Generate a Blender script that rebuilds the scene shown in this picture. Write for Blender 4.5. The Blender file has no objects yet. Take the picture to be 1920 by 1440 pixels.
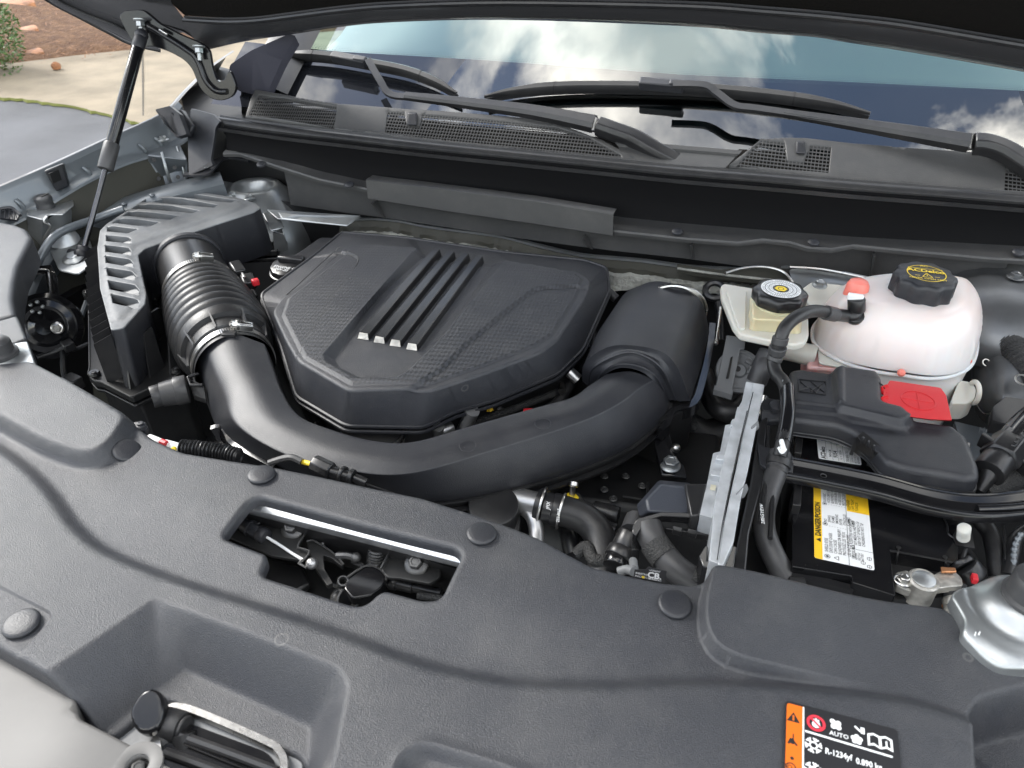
import bpy, bmesh, math, random
import numpy as np
from mathutils import Vector, Matrix, kdtree
from mathutils.geometry import delaunay_2d_cdt
random.seed(7); np.random.seed(7)
SC = bpy.context.scene
COL = SC.collection
R = math.radians
# ------------------------------------------------------------------ camera
FPX, CH, PITCH, YAW = 1450.0, 1.60, R(35.0), R(17.8)
cam = bpy.data.cameras.new('camera'); camo = bpy.data.objects.new('camera', cam); COL.objects.link(camo)
camo.location = (0, 0, CH); camo.rotation_euler = (R(90) - PITCH, 0, YAW)
cam.sensor_width = 36; cam.lens = 36 * FPX / 1920; cam.clip_start = .02; cam.clip_end = 2000
cam.dof.use_dof = True; cam.dof.focus_distance = 1.15; cam.dof.aperture_fstop = 11.0
SC.camera = camo
SC.render.resolution_x = 1024; SC.render.resolution_y = 768
# ------------------------------------------------------------------ world, sun, exposure
SUN_EL, SUN_AZ = 38.0, -76.0        # azimuth measured from +Y towards +X
W = bpy.data.worlds.new('World'); SC.world = W; W.use_nodes = True
nt = W.node_tree; N = nt.nodes; L = nt.links
bg = N['Background']; bg.inputs[1].default_value = .10
sky = N.new('ShaderNodeTexSky'); sky.sky_type = 'NISHITA'; sky.sun_disc = False
sky.sun_elevation = R(SUN_EL); sky.sun_rotation = R(SUN_AZ); sky.air_density = 1.0; sky.dust_density = .6; sky.ozone_density = 1.5
tc = N.new('ShaderNodeTexCoord'); sep = N.new('ShaderNodeSeparateXYZ'); L.new(tc.outputs['Generated'], sep.inputs[0])
mz = N.new('ShaderNodeMath'); mz.operation = 'MAXIMUM'; mz.inputs[1].default_value = 0; L.new(sep.outputs[2], mz.inputs[0])
az = N.new('ShaderNodeMath'); az.inputs[1].default_value = .25; L.new(mz.outputs[0], az.inputs[0])
dv = N.new('ShaderNodeVectorMath'); dv.operation = 'DIVIDE'; L.new(tc.outputs['Generated'], dv.inputs[0])
cb = N.new('ShaderNodeCombineXYZ'); L.new(az.outputs[0], cb.inputs[0]); L.new(az.outputs[0], cb.inputs[1]); cb.inputs[2].default_value = 1e6
L.new(cb.outputs[0], dv.inputs[1])
mp = N.new('ShaderNodeMapping'); mp.inputs['Location'].default_value = (0.2, 5.1, 0); L.new(dv.outputs[0], mp.inputs[0])
cn = N.new('ShaderNodeTexNoise'); cn.inputs['Scale'].default_value = 3.2; cn.inputs['Detail'].default_value = 9; cn.inputs['Roughness'].default_value = .6; cn.inputs['Distortion'].default_value = .35
L.new(mp.outputs[0], cn.inputs['Vector'])
crp = N.new('ShaderNodeValToRGB'); crp.color_ramp.elements[0].color = (.03, .03, .03, 1); crp.color_ramp.elements[0].position = .46; crp.color_ramp.elements[1].position = .58
L.new(cn.outputs['Fac'], crp.inputs[0])
# thin or thick cloud: two whites
cn2 = N.new('ShaderNodeTexNoise'); cn2.inputs['Scale'].default_value = 5; cn2.inputs['Detail'].default_value = 6; L.new(mp.outputs[0], cn2.inputs['Vector'])
cc = N.new('ShaderNodeMixRGB'); cc.inputs[1].default_value = (6.2, 6.3, 6.4, 1); cc.inputs[2].default_value = (27, 26, 23.5, 1)
cm = N.new('ShaderNodeMapRange'); cm.inputs[1].default_value = .38; cm.inputs[2].default_value = .68; L.new(cn2.outputs['Fac'], cm.inputs[0]); L.new(cm.outputs[0], cc.inputs[0])
mx = N.new('ShaderNodeMixRGB'); L.new(crp.outputs[0], mx.inputs[0]); L.new(sky.outputs[0], mx.inputs[1]); L.new(cc.outputs[0], mx.inputs[2])
L.new(mx.outputs[0], bg.inputs[0])
sun = bpy.data.lights.new('sun', 'SUN'); suno = bpy.data.objects.new('sun', sun); COL.objects.link(suno)
sun.energy = 1.5; sun.angle = R(18.0); sun.color = (1, .97, .92)
sd = Vector((math.sin(R(SUN_AZ)) * math.cos(R(SUN_EL)), math.cos(R(SUN_AZ)) * math.cos(R(SUN_EL)), math.sin(R(SUN_EL))))
suno.rotation_euler = sd.to_track_quat('Z', 'Y').to_euler(); suno.location = (0, 0, 10)
SC.view_settings.view_transform = 'Standard'; SC.view_settings.look = 'None'
SC.view_settings.gamma = 1; SC.view_settings.use_curve_mapping = False
SC.view_settings.exposure = 1.8
# ------------------------------------------------------------------ ray helpers (pixels of the 1920x1440 photograph -> points on real planes)
_f = np.array([-math.sin(YAW) * math.cos(PITCH), math.cos(YAW) * math.cos(PITCH), -math.sin(PITCH)])
_r = np.array([math.cos(YAW), math.sin(YAW), 0.0]); _u = np.cross(_r, _f); CP = np.array([0, 0, CH])
def ray(px, py): return _f + (px - 960) / FPX * _r + (720 - py) / FPX * _u
def U(px, py, z): d = ray(px, py); return CP + d * (z - CH) / d[2]
def UY(px, py, y): d = ray(px, py); return CP + d * y / d[1]
def UX(px, py, x): d = ray(px, py); return CP + d * x / d[0]
def UP(px, py, o, n, off=0):
    d = ray(px, py); n = np.array(n, float); n = n / np.linalg.norm(n)
    return CP + d * (np.dot(np.array(o) + n * off - CP, n) / np.dot(d, n))
def UF(px, py, yf):
    y = 1.3
    for _ in range(6): p = UY(px, py, y); y = yf(p[0])
    return p
def US(pts, z): return [U(a, b, z) for a, b in pts]
def UZ(pts): return [U(a, b, c) for a, b, c in pts]
def UXY(pts, z): return np.array([U(a, b, z)[:2] for a, b in pts])
def proj(P):
    d = np.asarray(P) - CP; k = d @ _f
    return np.stack([960 + FPX * (d @ _r) / k, 720 - FPX * (d @ _u) / k], -1)
# ------------------------------------------------------------------ materials
def mat(name, col, rough=.5, metal=0, bump=0, bscale=700, spec=.5, var=0, vscale=8, coat=0, sss=0, trans=0, emit=None, col2=None, detail=2, bdist=.001, rvar=0, dust=0, aniso=None):
    m = bpy.data.materials.new(name); m.use_nodes = True
    n = m.node_tree.nodes; l = m.node_tree.links; b = n['Principled BSDF']
    b.inputs['Base Color'].default_value = (*col, 1); b.inputs['Roughness'].default_value = rough
    b.inputs['Metallic'].default_value = metal; b.inputs['Specular IOR Level'].default_value = spec
    b.inputs['Coat Weight'].default_value = coat; b.inputs['Transmission Weight'].default_value = trans
    if sss: b.inputs['Subsurface Weight'].default_value = sss; b.inputs['Subsurface Radius'].default_value = (.03, .02, .015); b.inputs['Subsurface Scale'].default_value = .6
    t = n.new('ShaderNodeNewGeometry')
    src = t.outputs['Position']
    if var or col2:
        nz = n.new('ShaderNodeTexNoise'); nz.inputs['Scale'].default_value = vscale; nz.inputs['Detail'].default_value = 5; l.new(src, nz.inputs['Vector'])
        rp = n.new('ShaderNodeValToRGB'); rp.color_ramp.elements[0].position = .35; rp.color_ramp.elements[1].position = .65
        c2 = col2 or tuple(min(1, c * (1 + var)) for c in col)
        rp.color_ramp.elements[0].color = (*[c * (1 - var) for c in col], 1); rp.color_ramp.elements[1].color = (*c2, 1)
        l.new(nz.outputs['Fac'], rp.inputs[0]); base = rp.outputs[0]
        l.new(base, b.inputs['Base Color'])
    else: base = None
    if dust:      # light specks of dust and dry marks that lie on the surface
        dn = n.new('ShaderNodeTexNoise'); dn.inputs['Scale'].default_value = 14; dn.inputs['Detail'].default_value = 8; dn.inputs['Roughness'].default_value = .7; l.new(src, dn.inputs['Vector'])
        dr = n.new('ShaderNodeValToRGB'); dr.color_ramp.elements[0].position = .45; dr.color_ramp.elements[1].position = .75; l.new(dn.outputs['Fac'], dr.inputs[0])
        vo = n.new('ShaderNodeTexVoronoi'); vo.inputs['Scale'].default_value = 90; l.new(src, vo.inputs['Vector'])
        vr = n.new('ShaderNodeMapRange'); vr.inputs[1].default_value = .035; vr.inputs[2].default_value = .02; vr.inputs[3].default_value = 0; vr.inputs[4].default_value = .55; l.new(vo.outputs['Distance'], vr.inputs[0])
        s1 = n.new('ShaderNodeMath'); s1.operation = 'MULTIPLY'; s1.inputs[1].default_value = dust; l.new(dr.outputs[0], s1.inputs[0])
        s2 = n.new('ShaderNodeMath'); s2.operation = 'MAXIMUM'; l.new(s1.outputs[0], s2.inputs[0]); l.new(vr.outputs[0], s2.inputs[1])
        if name.startswith('grained'):      # rings left by dried drops
            v2 = n.new('ShaderNodeTexVoronoi'); v2.inputs['Scale'].default_value = 11; l.new(src, v2.inputs['Vector'])
            r1 = n.new('ShaderNodeMath'); r1.operation = 'SUBTRACT'; r1.inputs[1].default_value = .062; l.new(v2.outputs['Distance'], r1.inputs[0])
            r2 = n.new('ShaderNodeMath'); r2.operation = 'ABSOLUTE'; l.new(r1.outputs[0], r2.inputs[0])
            r3 = n.new('ShaderNodeMapRange'); r3.inputs[1].default_value = .012; r3.inputs[2].default_value = .004; r3.inputs[3].default_value = 0; r3.inputs[4].default_value = .22; l.new(r2.outputs[0], r3.inputs[0])
            s3_ = n.new('ShaderNodeMath'); s3_.operation = 'MAXIMUM'; l.new(s2.outputs[0], s3_.inputs[0]); l.new(r3.outputs[0], s3_.inputs[1]); s2 = s3_
        mxx = n.new('ShaderNodeMixRGB'); mxx.inputs[1].default_value = (*col, 1); mxx.inputs[2].default_value = (.26, .25, .23, 1)
        if base: l.new(base, mxx.inputs[1])
        l.new(s2.outputs[0], mxx.inputs[0]); l.new(mxx.outputs[0], b.inputs['Base Color'])
    if rvar:
        rn = n.new('ShaderNodeTexNoise'); rn.inputs['Scale'].default_value = 12; rn.inputs['Detail'].default_value = 6; l.new(src, rn.inputs['Vector'])
        rm = n.new('ShaderNodeMapRange'); rm.inputs[3].default_value = rough - rvar; rm.inputs[4].default_value = rough + rvar; l.new(rn.outputs['Fac'], rm.inputs[0]); l.new(rm.outputs[0], b.inputs['Roughness'])
    if bump:
        bn = n.new('ShaderNodeTexNoise'); bn.inputs['Scale'].default_value = bscale; bn.inputs['Detail'].default_value = detail; l.new(src, bn.inputs['Vector'])
        bp = n.new('ShaderNodeBump'); bp.inputs['Strength'].default_value = bump; bp.inputs['Distance'].default_value = bdist
        l.new(bn.outputs['Fac'], bp.inputs['Height']); l.new(bp.outputs[0], b.inputs['Normal'])
    if emit: b.inputs['Emission Color'].default_value = (*emit[0], 1); b.inputs['Emission Strength'].default_value = emit[1]
    return m
M = {}
M['grain'] = mat('grained black plastic', (.024, .025, .029), .38, bump=.75, bscale=1100, dust=.09, rvar=.04, detail=3, col2=(.036, .038, .045), var=.10, vscale=1100)
M['plastic'] = mat('matt black plastic', (.015, .016, .020), .43, bump=.4, bscale=900, dust=.06, rvar=.04)
M['satin'] = mat('satin black plastic', (.013, .013, .014), .32, bump=.08, bscale=400, dust=.06, rvar=.06)
M['gloss'] = mat('gloss black paint', (.007, .007, .008), .16, bump=.05, bscale=60, dust=.03)
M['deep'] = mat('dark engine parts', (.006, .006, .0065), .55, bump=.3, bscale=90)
M['rubber'] = mat('black rubber', (.014, .014, .015), .42, bump=.2, bscale=300, dust=.08)
M['rubgrey'] = mat('worn grey rubber', (.04, .04, .042), .42, bump=.15, bscale=300, dust=.1)
M['cowl'] = mat('grey cowl plastic', (.044, .044, .044), .45, bump=.25, bscale=500, dust=.08)
M['zincb'] = mat('bright zinc beam', (.66, .67, .68), .28, metal=.9, bump=.1, bscale=25)
M['dusty'] = mat('dusty filter box plastic', (.07, .075, .08), .5, bump=.35, bscale=160, col2=(.15, .158, .165), var=.1, vscale=9, dust=.3)
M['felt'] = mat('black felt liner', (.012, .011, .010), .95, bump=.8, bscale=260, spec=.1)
M['paint'] = mat('silver grey car paint', (.115, .112, .11), .32, metal=.25, bump=.02, bscale=2500, coat=.4, dust=.05)
M['primer'] = mat('blue grey inner paint', (.135, .15, .163), .36, metal=.25, coat=.25, bump=.06, bscale=90, rvar=.08)
M['trimdark'] = mat('dark pillar trim', (.05, .05, .065), .4, bump=.1, bscale=300)
M['zinc'] = mat('zinc plated steel', (.38, .395, .40), .38, metal=.85, bump=.05, bscale=25, rvar=.10, var=.12, vscale=14, detail=5, bdist=.003)
M['steel'] = mat('bare steel', (.55, .54, .52), .28, metal=1, bump=.2, bscale=120, rvar=.1)
M['alu'] = mat('cast aluminium', (.48, .50, .52), .42, metal=.4, bump=.18, bscale=260, var=.15, vscale=40, rvar=.1)
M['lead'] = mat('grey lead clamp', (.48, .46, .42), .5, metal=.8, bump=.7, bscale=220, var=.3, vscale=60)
M['chrome'] = mat('chrome', (.8, .8, .82), .07, metal=1)
M['copper'] = mat('copper', (.62, .30, .15), .4, metal=1, bump=.3, bscale=200)
M['tank'] = mat('milky tank plastic', (.75, .64, .60), .28, sss=.5, bump=.12, bscale=70, spec=.5, col2=(.76, .745, .73), vscale=5, var=.02)
M['tankpink'] = mat('pink tank plastic', (.88, .50, .48), .35, sss=.5, bump=.1, bscale=70)
M['nip'] = mat('coral cap', (.85, .22, .17), .4, sss=.2)
M['milk'] = mat('translucent white plastic', (.60, .58, .52), .35, sss=.4, bump=.1, bscale=90)
M['fluid'] = mat('yellowed reservoir plastic', (.62, .55, .36), .3, sss=.5, bump=.1, bscale=80)
M['red'] = mat('red terminal cover', (.52, .008, .012), .4, bump=.1, bscale=500)
M['yellow'] = mat('yellow print', (.86, .62, .03), .5)
M['lblyellow'] = mat('yellow label', (.85, .52, .02), .45)
M['white'] = mat('white label', (.78, .79, .79), .45)
M['ink'] = mat('black ink', (.012, .012, .012), .5)
M['inkred'] = mat('red ink', (.62, .03, .05), .5)
M['orange'] = mat('orange label', (.62, .125, .004), .5)
M['lblblack'] = mat('black label', (.016, .016, .018), .4)
M['wirered'] = mat('red plastic', (.55, .02, .03), .4)
M['insul'] = mat('silver grey insulation', (.30, .30, .27), .55, metal=.3, bump=1, bscale=160, var=.4, vscale=30, detail=6, bdist=.004)
M['wall'] = mat('smooth black wall', (.006, .006, .0065), .5, bump=.03, bscale=60, spec=.04)
M['rodm'] = mat('dark polished rod', (.10, .10, .105), .2, metal=.9)
M['trimb'] = mat('bright trim', (.75, .75, .76), .22, metal=.6)
M['boltm'] = mat('dark phosphated bolt', (.10, .10, .10), .4, metal=.7, bump=.3, bscale=200)
M['railm'] = mat('dark satin hood paint', (.035, .035, .037), .26, bump=.04, bscale=50, coat=.3)
M['bluebl'] = mat('blue black plastic', (.03, .034, .044), .42, bump=.2, bscale=500)
M['grey'] = mat('mid grey plastic', (.16, .165, .17), .5, bump=.2, bscale=300)
M['pipe'] = mat('dull aluminium pipe', (.45, .45, .45), .38, metal=.9, bump=.2, bscale=80)
M['khaki'] = mat('dark olive liner', (.035, .034, .026), .7, bump=.3, bscale=120)
M['sock'] = mat('braided sleeve', (.028, .028, .028), .6, bump=1, bscale=420, bdist=.003)
M['steeld'] = mat('dull dark steel panel', (.17, .175, .18), .42, metal=.85, bump=.15, bscale=25, rvar=.12, var=.3, vscale=9, detail=5, bdist=.003)
M['facia'] = mat('pale silver front panel', (.105, .102, .098), .48, metal=0, bump=.03, bscale=900, spec=.35, dust=.08)
M['dash'] = mat('dashboard', (.42, .43, .42), .7, bump=.2, bscale=200)
M['frit'] = mat('dark glass band', (.012, .013, .016), .02, spec=.9)
M['asphalt'] = mat('asphalt', (.085, .087, .095), .9, bump=.8, bscale=160, var=.25, vscale=1.2, bdist=.006)
M['concrete'] = mat('concrete', (.205, .17, .12), .9, bump=.5, bscale=60, var=.16, vscale=3.5, bdist=.006)
M['straw'] = mat('pine straw bed', (.085, .036, .014), .95, bump=1, bscale=40, col2=(.125, .062, .026), var=.15, vscale=9, bdist=.02)
M['needle'] = mat('pine needles', (.17, .075, .026), .8, var=.4, vscale=30)
M['leaf'] = mat('shrub leaves', (.055, .11, .02), .5, var=.5, vscale=14)
M['dryleaf'] = mat('dry leaf', (.28, .12, .05), .7, var=.4, vscale=20)
M['moss'] = mat('moss edge', (.12, .13, .03), .95, bump=1, bscale=60)
M['soil'] = mat('dark joint', (.05, .045, .035), .95)
# twill weave on the engine cover: relief, its shading also painted into the colour
def twill():
    m = M['grain'].copy(); m.name = 'twill pattern plastic'; n = m.node_tree.nodes; l = m.node_tree.links
    b = n['Principled BSDF']; g = [x for x in n if x.type == 'NEW_GEOMETRY'][0]
    mpn = n.new('ShaderNodeMapping'); mpn.inputs['Rotation'].default_value = (0, 0, R(38)); mpn.inputs['Scale'].default_value = (240, 130, 0)
    l.new(g.outputs['Position'], mpn.inputs[0])
    mxn = n.new('ShaderNodeTexChecker'); bc_ = b.inputs['Base Color'].links[0].from_socket; mm = n.new('ShaderNodeMixRGB'); mm.blend_type = 'MULTIPLY'; mm.inputs[0].default_value = 1; l.new(bc_, mm.inputs[1]); rr__ = n.new('ShaderNodeMapRange'); rr__.inputs[3].default_value = .55; rr__.inputs[4].default_value = 1.35; l.new(mxn.outputs[1], rr__.inputs[0]); l.new(rr__.outputs[0], mm.inputs[2]); l.new(mm.outputs[0], b.inputs['Base Color']); rq = n.new('ShaderNodeMapRange'); rq.inputs[3].default_value = .36; rq.inputs[4].default_value = .5; l.new(mxn.outputs[1], rq.inputs[0]); l.new(rq.outputs[0], b.inputs['Roughness']); mxn.inputs['Scale'].default_value = 1; mxn.inputs[1].default_value = (1, 1, 1, 1); mxn.inputs[2].default_value = (0, 0, 0, 1)
    l.new(mpn.outputs[0], mxn.inputs[0])
    bp = [x for x in n if x.type == 'BUMP'][0]
    bp2 = n.new('ShaderNodeBump'); bp2.inputs['Strength'].default_value = 1.0; bp2.inputs['Distance'].default_value = .0016
    l.new(mxn.outputs[0], bp2.inputs['Height']); l.new(bp.outputs[0], bp2.inputs['Normal']); l.new(bp2.outputs[0], b.inputs['Normal'])
    return m
M['twill'] = twill()
# windscreen glass: tinted, see-through, with the reflectance of two glass surfaces
def glassmat():
    m = bpy.data.materials.new('windscreen glass'); m.use_nodes = True; n = m.node_tree.nodes; l = m.node_tree.links; n.clear()
    o = n.new('ShaderNodeOutputMaterial'); t = n.new('ShaderNodeBsdfTransparent'); t.inputs[0].default_value = (.62, .86, .83, 1)
    g = n.new('ShaderNodeBsdfGlossy'); g.inputs['Roughness'].default_value = .012; g.inputs[0].default_value = (1, 1, 1, 1)
    fr = n.new('ShaderNodeFresnel'); fr.inputs[0].default_value = 2.2
    mxs = n.new('ShaderNodeMixShader'); l.new(fr.outputs[0], mxs.inputs[0]); l.new(t.outputs[0], mxs.inputs[1]); l.new(g.outputs[0], mxs.inputs[2]); l.new(mxs.outputs[0], o.inputs[0])
    return m
M['glass'] = glassmat()
# ------------------------------------------------------------------ objects
def tag(o, label=None, cat=None, group=None, kind=None):
    if label: o['label'] = label
    if cat: o['category'] = cat
    if group: o['group'] = group
    if kind: o['kind'] = kind
    return o
def thing(name, label, cat, loc, group=None):
    o = bpy.data.objects.new(name, None); COL.objects.link(o); o.location = tuple(float(c) for c in loc); o.empty_display_size = .02
    return tag(o, label, cat, group)
def wloc(o):
    v = Vector((0, 0, 0))
    while o is not None: v = v + o.location; o = o.parent
    return v
def merge(shapes):
    Vs, Fs, k = [], [], 0
    for v, f in shapes:
        v = np.asarray(v, float).reshape(-1, 3); Vs.append(v); Fs += [tuple(i + k for i in q) for q in f]; k += len(v)
    return np.concatenate(Vs), Fs
def part(name, shapes, m, parent=None, bevel=0, seg=2, sharp=38, label=None, cat=None, group=None, kind=None, subs=0, flat=False, fixn=True):
    if isinstance(shapes, tuple): shapes = [shapes]
    V, F = merge(shapes)
    if parent is None: off = np.array([V[:, 0].mean(), V[:, 1].mean(), V[:, 2].min()])
    else: off = np.array(wloc(parent))
    me = bpy.data.meshes.new(name); me.from_pydata((V - off).tolist(), [], F); me.update()
    if fixn:
        bm = bmesh.new(); bm.from_mesh(me); bmesh.ops.recalc_face_normals(bm, faces=bm.faces); bm.to_mesh(me); bm.free()
    me.materials.append(M[m] if isinstance(m, str) else m)
    o = bpy.data.objects.new(name, me); COL.objects.link(o)
    if parent is None: o.location = off.tolist()
    else: o.parent = parent
    if not flat:
        me.shade_smooth()
        if sharp: me.set_sharp_from_angle(angle=R(sharp))
    if bevel:
        b = o.modifiers.new('bevel', 'BEVEL'); b.width = bevel; b.segments = seg; b.limit_method = 'ANGLE'; b.angle_limit = R(30); b.harden_normals = False
        me.shade_smooth()
    if subs:
        s = o.modifiers.new('sub', 'SUBSURF'); s.levels = s.render_levels = subs
    return tag(o, label, cat, group, kind)
def each(name, shapes, m, parent=None, **k):      # alike pieces, each a part of its own
    return [part(name, s_, m, parent, **k) for s_ in shapes]
# ------------------------------------------------------------------ 2D / curve helpers
def A(x): return np.array(x, float)
def nrm(v): v = A(v); return v / (np.linalg.norm(v) + 1e-12)
def cr(P, n=8, closed=False):
    P = A(P); m = len(P); out = []
    seq = range(m) if closed else range(m - 1)
    for i in seq:
        g = (lambda k: P[k % m]) if closed else (lambda k: P[min(max(k, 0), m - 1)])
        p0, p1, p2, p3 = g(i - 1), g(i), g(i + 1), g(i + 2)
        for t in np.arange(n) / n:
            out.append(.5 * (2 * p1 + (p2 - p0) * t + (2 * p0 - 5 * p1 + 4 * p2 - p3) * t * t + (3 * p1 - p0 - 3 * p2 + p3) * t ** 3))
    if not closed: out.append(P[-1])
    return A(out)
def rnd(P, r, n=5, closed=True):
    P = A(P); m = len(P); out = []
    for i in range(m):
        if not closed and i in (0, m - 1): out.append(P[i]); continue
        p = P[i]; a = P[i - 1]; b = P[(i + 1) % m]; la = np.linalg.norm(a - p); lb = np.linalg.norm(b - p)
        rr = r[i] if hasattr(r, '__len__') else r
        k = min(rr, .48 * la, .48 * lb)
        s = p + (a - p) / la * k; e = p + (b - p) / lb * k
        for t in np.linspace(0, 1, n): out.append((1 - t) ** 2 * s + 2 * t * (1 - t) * p + t * t * e)
    return A(out)
def dens(P, step, closed=True):
    P = A(P); out = []; m = len(P)
    for i in range(m if closed else m - 1):
        a = P[i]; b = P[(i + 1) % m]; k = max(1, int(round(np.linalg.norm(b - a) / step)))
        for j in range(k): out.append(a + (b - a) * j / k)
    if not closed: out.append(P[-1])
    return A(out)
def inside(X, P):
    x, y = X[:, 0], X[:, 1]; c = np.zeros(len(X), bool); m = len(P)
    for i in range(m):
        x1, y1 = P[i - 1][:2]; x2, y2 = P[i][:2]
        if y1 == y2: continue
        k = ((y1 > y) != (y2 > y)) & (x < (x2 - x1) * (y - y1) / (y2 - y1) + x1); c ^= k
    return c
def dseg(X, P, closed=False):
    best = np.full(len(X), 1e9); side = np.zeros(len(X)); m = len(P)
    for i in range(m if closed else m - 1):
        a = A(P[i][:2]); b = A(P[(i + 1) % m][:2]); ab = b - a
        t = np.clip(((X - a) @ ab) / (ab @ ab + 1e-15), 0, 1); q = a + t[:, None] * ab; d = np.hypot(*(X - q).T)
        s = np.sign(ab[0] * (X[:, 1] - a[1]) - ab[1] * (X[:, 0] - a[0]))
        k = d < best - 1e-9; best[k] = d[k]; side[k] = s[k]
    return best, side
def sst(x): x = np.clip(x, 0, 1); return x * x * (3 - 2 * x)
def plat(X, P, w):     # 1 inside the polygon, 0 outside, slope of width w straddling its outline
    d, _ = dseg(X, P, True); s = np.where(inside(X, P), d, -d); return sst(s / w + .5)
def platin(X, P, w):
    d, _ = dseg(X, P, True); s = np.where(inside(X, P), d, -d); return sst(s / w)
def ridge(X, P, w): d, _ = dseg(X, P); return np.exp(-(d / w) ** 2)
def stepl(X, P, w):    # 1 on the left of an open polyline, 0 on the right
    d, s = dseg(X, P); return sst(d * s / w + .5)
def relief(outer, zf, holes=(), step=.005, rd=.005, skirt=None, hskirt=None, lines=()):
    """moulded sheet: conforming triangulation of an outline with holes, height from zf, rounded lips and turned-down walls"""
    def ccw(P, want):
        a = sum(P[i - 1][0] * P[i][1] - P[i][0] * P[i - 1][1] for i in range(len(P))); return P if (a > 0) == want else P[::-1]
    outer = A(outer); ob = None
    if outer.shape[1] == 5:     # x, y and the foot of the wall below it
        m_ = len(outer); out_ = []
        for i in range(m_):
            a, b = outer[i], outer[(i + 1) % m_]; k = max(1, int(round(np.linalg.norm((b - a)[:2]) / step)))
            out_ += [a + (b - a) * j / k for j in range(k)]
        o5 = ccw(A(out_), True); l0 = o5[:, :2].copy(); ob = o5[:, 2:]
    else: l0 = ccw(dens(outer[:, :2], step), True)
    loops = [l0] + [ccw(dens(A(h)[:, :2], step * .7), False) for h in holes]
    pts, edges, dist = [], [], []
    kd_n = sum(len(l) for l in loops); kd = kdtree.KDTree(kd_n * 3); ii = 0
    for l in loops:
        nx = np.roll(l, -1, 0)
        for t in (0, .33, .66):
            for p in l + (nx - l) * t: kd.insert((p[0], p[1], 0), ii); ii += 1
    kd.balance()
    k0 = 0; ranges = []
    for l in loops:
        n = len(l); ranges.append((k0, n)); pts += list(l); dist += [0] * n
        edges += [(k0 + i, k0 + (i + 1) % n) for i in range(n)]; k0 += n
    if rd > 0:
        for l in loops:
            tn = np.roll(l, -1, 0) - np.roll(l, 1, 0); tn /= np.linalg.norm(tn, axis=1)[:, None] + 1e-12; nn = np.stack([-tn[:, 1], tn[:, 0]], 1)
            for f in (.1, .35, .7, 1.05):
                q = l + nn * rd * f; ok = inside(q, loops[0])
                for h in loops[1:]: ok &= ~inside(q, h)
                for p in q[ok]:
                    if kd.find((p[0], p[1], 0))[2] > rd * f * .88: pts.append(p); dist.append(rd * f)
    lp = []
    for l in lines:      # feature lines: rows of points along them and at both feet of the slope
        l, w_, cl_ = l if isinstance(l, tuple) else (l, step, True)
        q = dens(A(l)[:, :2], step * .75, cl_)
        tn = np.roll(q, -1, 0) - np.roll(q, 1, 0)
        if not cl_: tn[0] = q[1] - q[0]; tn[-1] = q[-1] - q[-2]
        tn /= np.linalg.norm(tn, axis=1)[:, None] + 1e-12; nn = np.stack([-tn[:, 1], tn[:, 0]], 1)
        for o in ((-.62, -.5, -.2, .2, .5, .62) if w_ < step * 2.5 else (-.5, -.25, 0, .25, .5)):
            r_ = q + nn * o * w_; ok = inside(r_, loops[0])
            for h in loops[1:]: ok &= ~inside(r_, h)
            for p in r_[ok]:
                dd = kd.find((p[0], p[1], 0))[2]
                if dd > rd * 1.15: lp.append(p); pts.append(p); dist.append(dd)
    lk = kdtree.KDTree(len(lp) + 1); lk.insert((99, 99, 0), len(lp))
    for i, p in enumerate(lp): lk.insert((p[0], p[1], 0), i)
    lk.balance()
    lo, hi = loops[0].min(0), loops[0].max(0)
    gx, gy = np.meshgrid(np.arange(lo[0], hi[0], step), np.arange(lo[1], hi[1], step * .866)); gx[1::2] += step / 2
    G = np.stack([gx.ravel(), gy.ravel()], 1); ok = inside(G, loops[0])
    for h in loops[1:]: ok &= ~inside(G, h)
    for p in G[ok]:
        d = kd.find((p[0], p[1], 0))[2]
        if d > max(rd * 1.3, step * .45) and lk.find((p[0], p[1], 0))[2] > step * .5: pts.append(p); dist.append(d)
    r = delaunay_2d_cdt([Vector((float(p[0]), float(p[1]))) for p in pts], edges, [], 0, 1e-7)
    V2 = A([tuple(v) for v in r[0]]); orig = r[3]
    D = A([dist[o[0]] if o else 0 for o in orig])
    F = A(r[2]).astype(int); c = V2[F].mean(1); ok = inside(c, loops[0])
    for h in loops[1:]: ok &= ~inside(c, h)
    F = F[ok]
    z = zf(V2)
    if rd > 0: z = z - (rd - np.sqrt(np.maximum(0, rd * rd - (rd - np.minimum(D, rd)) ** 2)))
    V = np.column_stack([V2, z]); faces = [tuple(f) for f in F.tolist()]
    mp_ = {}
    for i, o in enumerate(orig):
        for q in o: mp_[q] = i
    V = list(V)
    for li, (k, n) in enumerate(ranges):
        sk = skirt if li == 0 else hskirt
        if sk is None and not (li == 0 and ob is not None): continue
        b = len(V)
        if li == 0 and ob is not None:
            for i in range(n): V.append(ob[i])
            for i in range(n):
                j = (i + 1) % n; faces.append((mp_[k + i], b + i, b + j, mp_[k + j]))
            continue
        for i in range(n):
            p = V[mp_[k + i]]; V.append(A([p[0], p[1], sk if sk > .4 else p[2] - sk]))
        for i in range(n):
            j = (i + 1) % n; faces.append((mp_[k + i], b + i, b + j, mp_[k + j]))
    return A(V), faces
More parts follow.
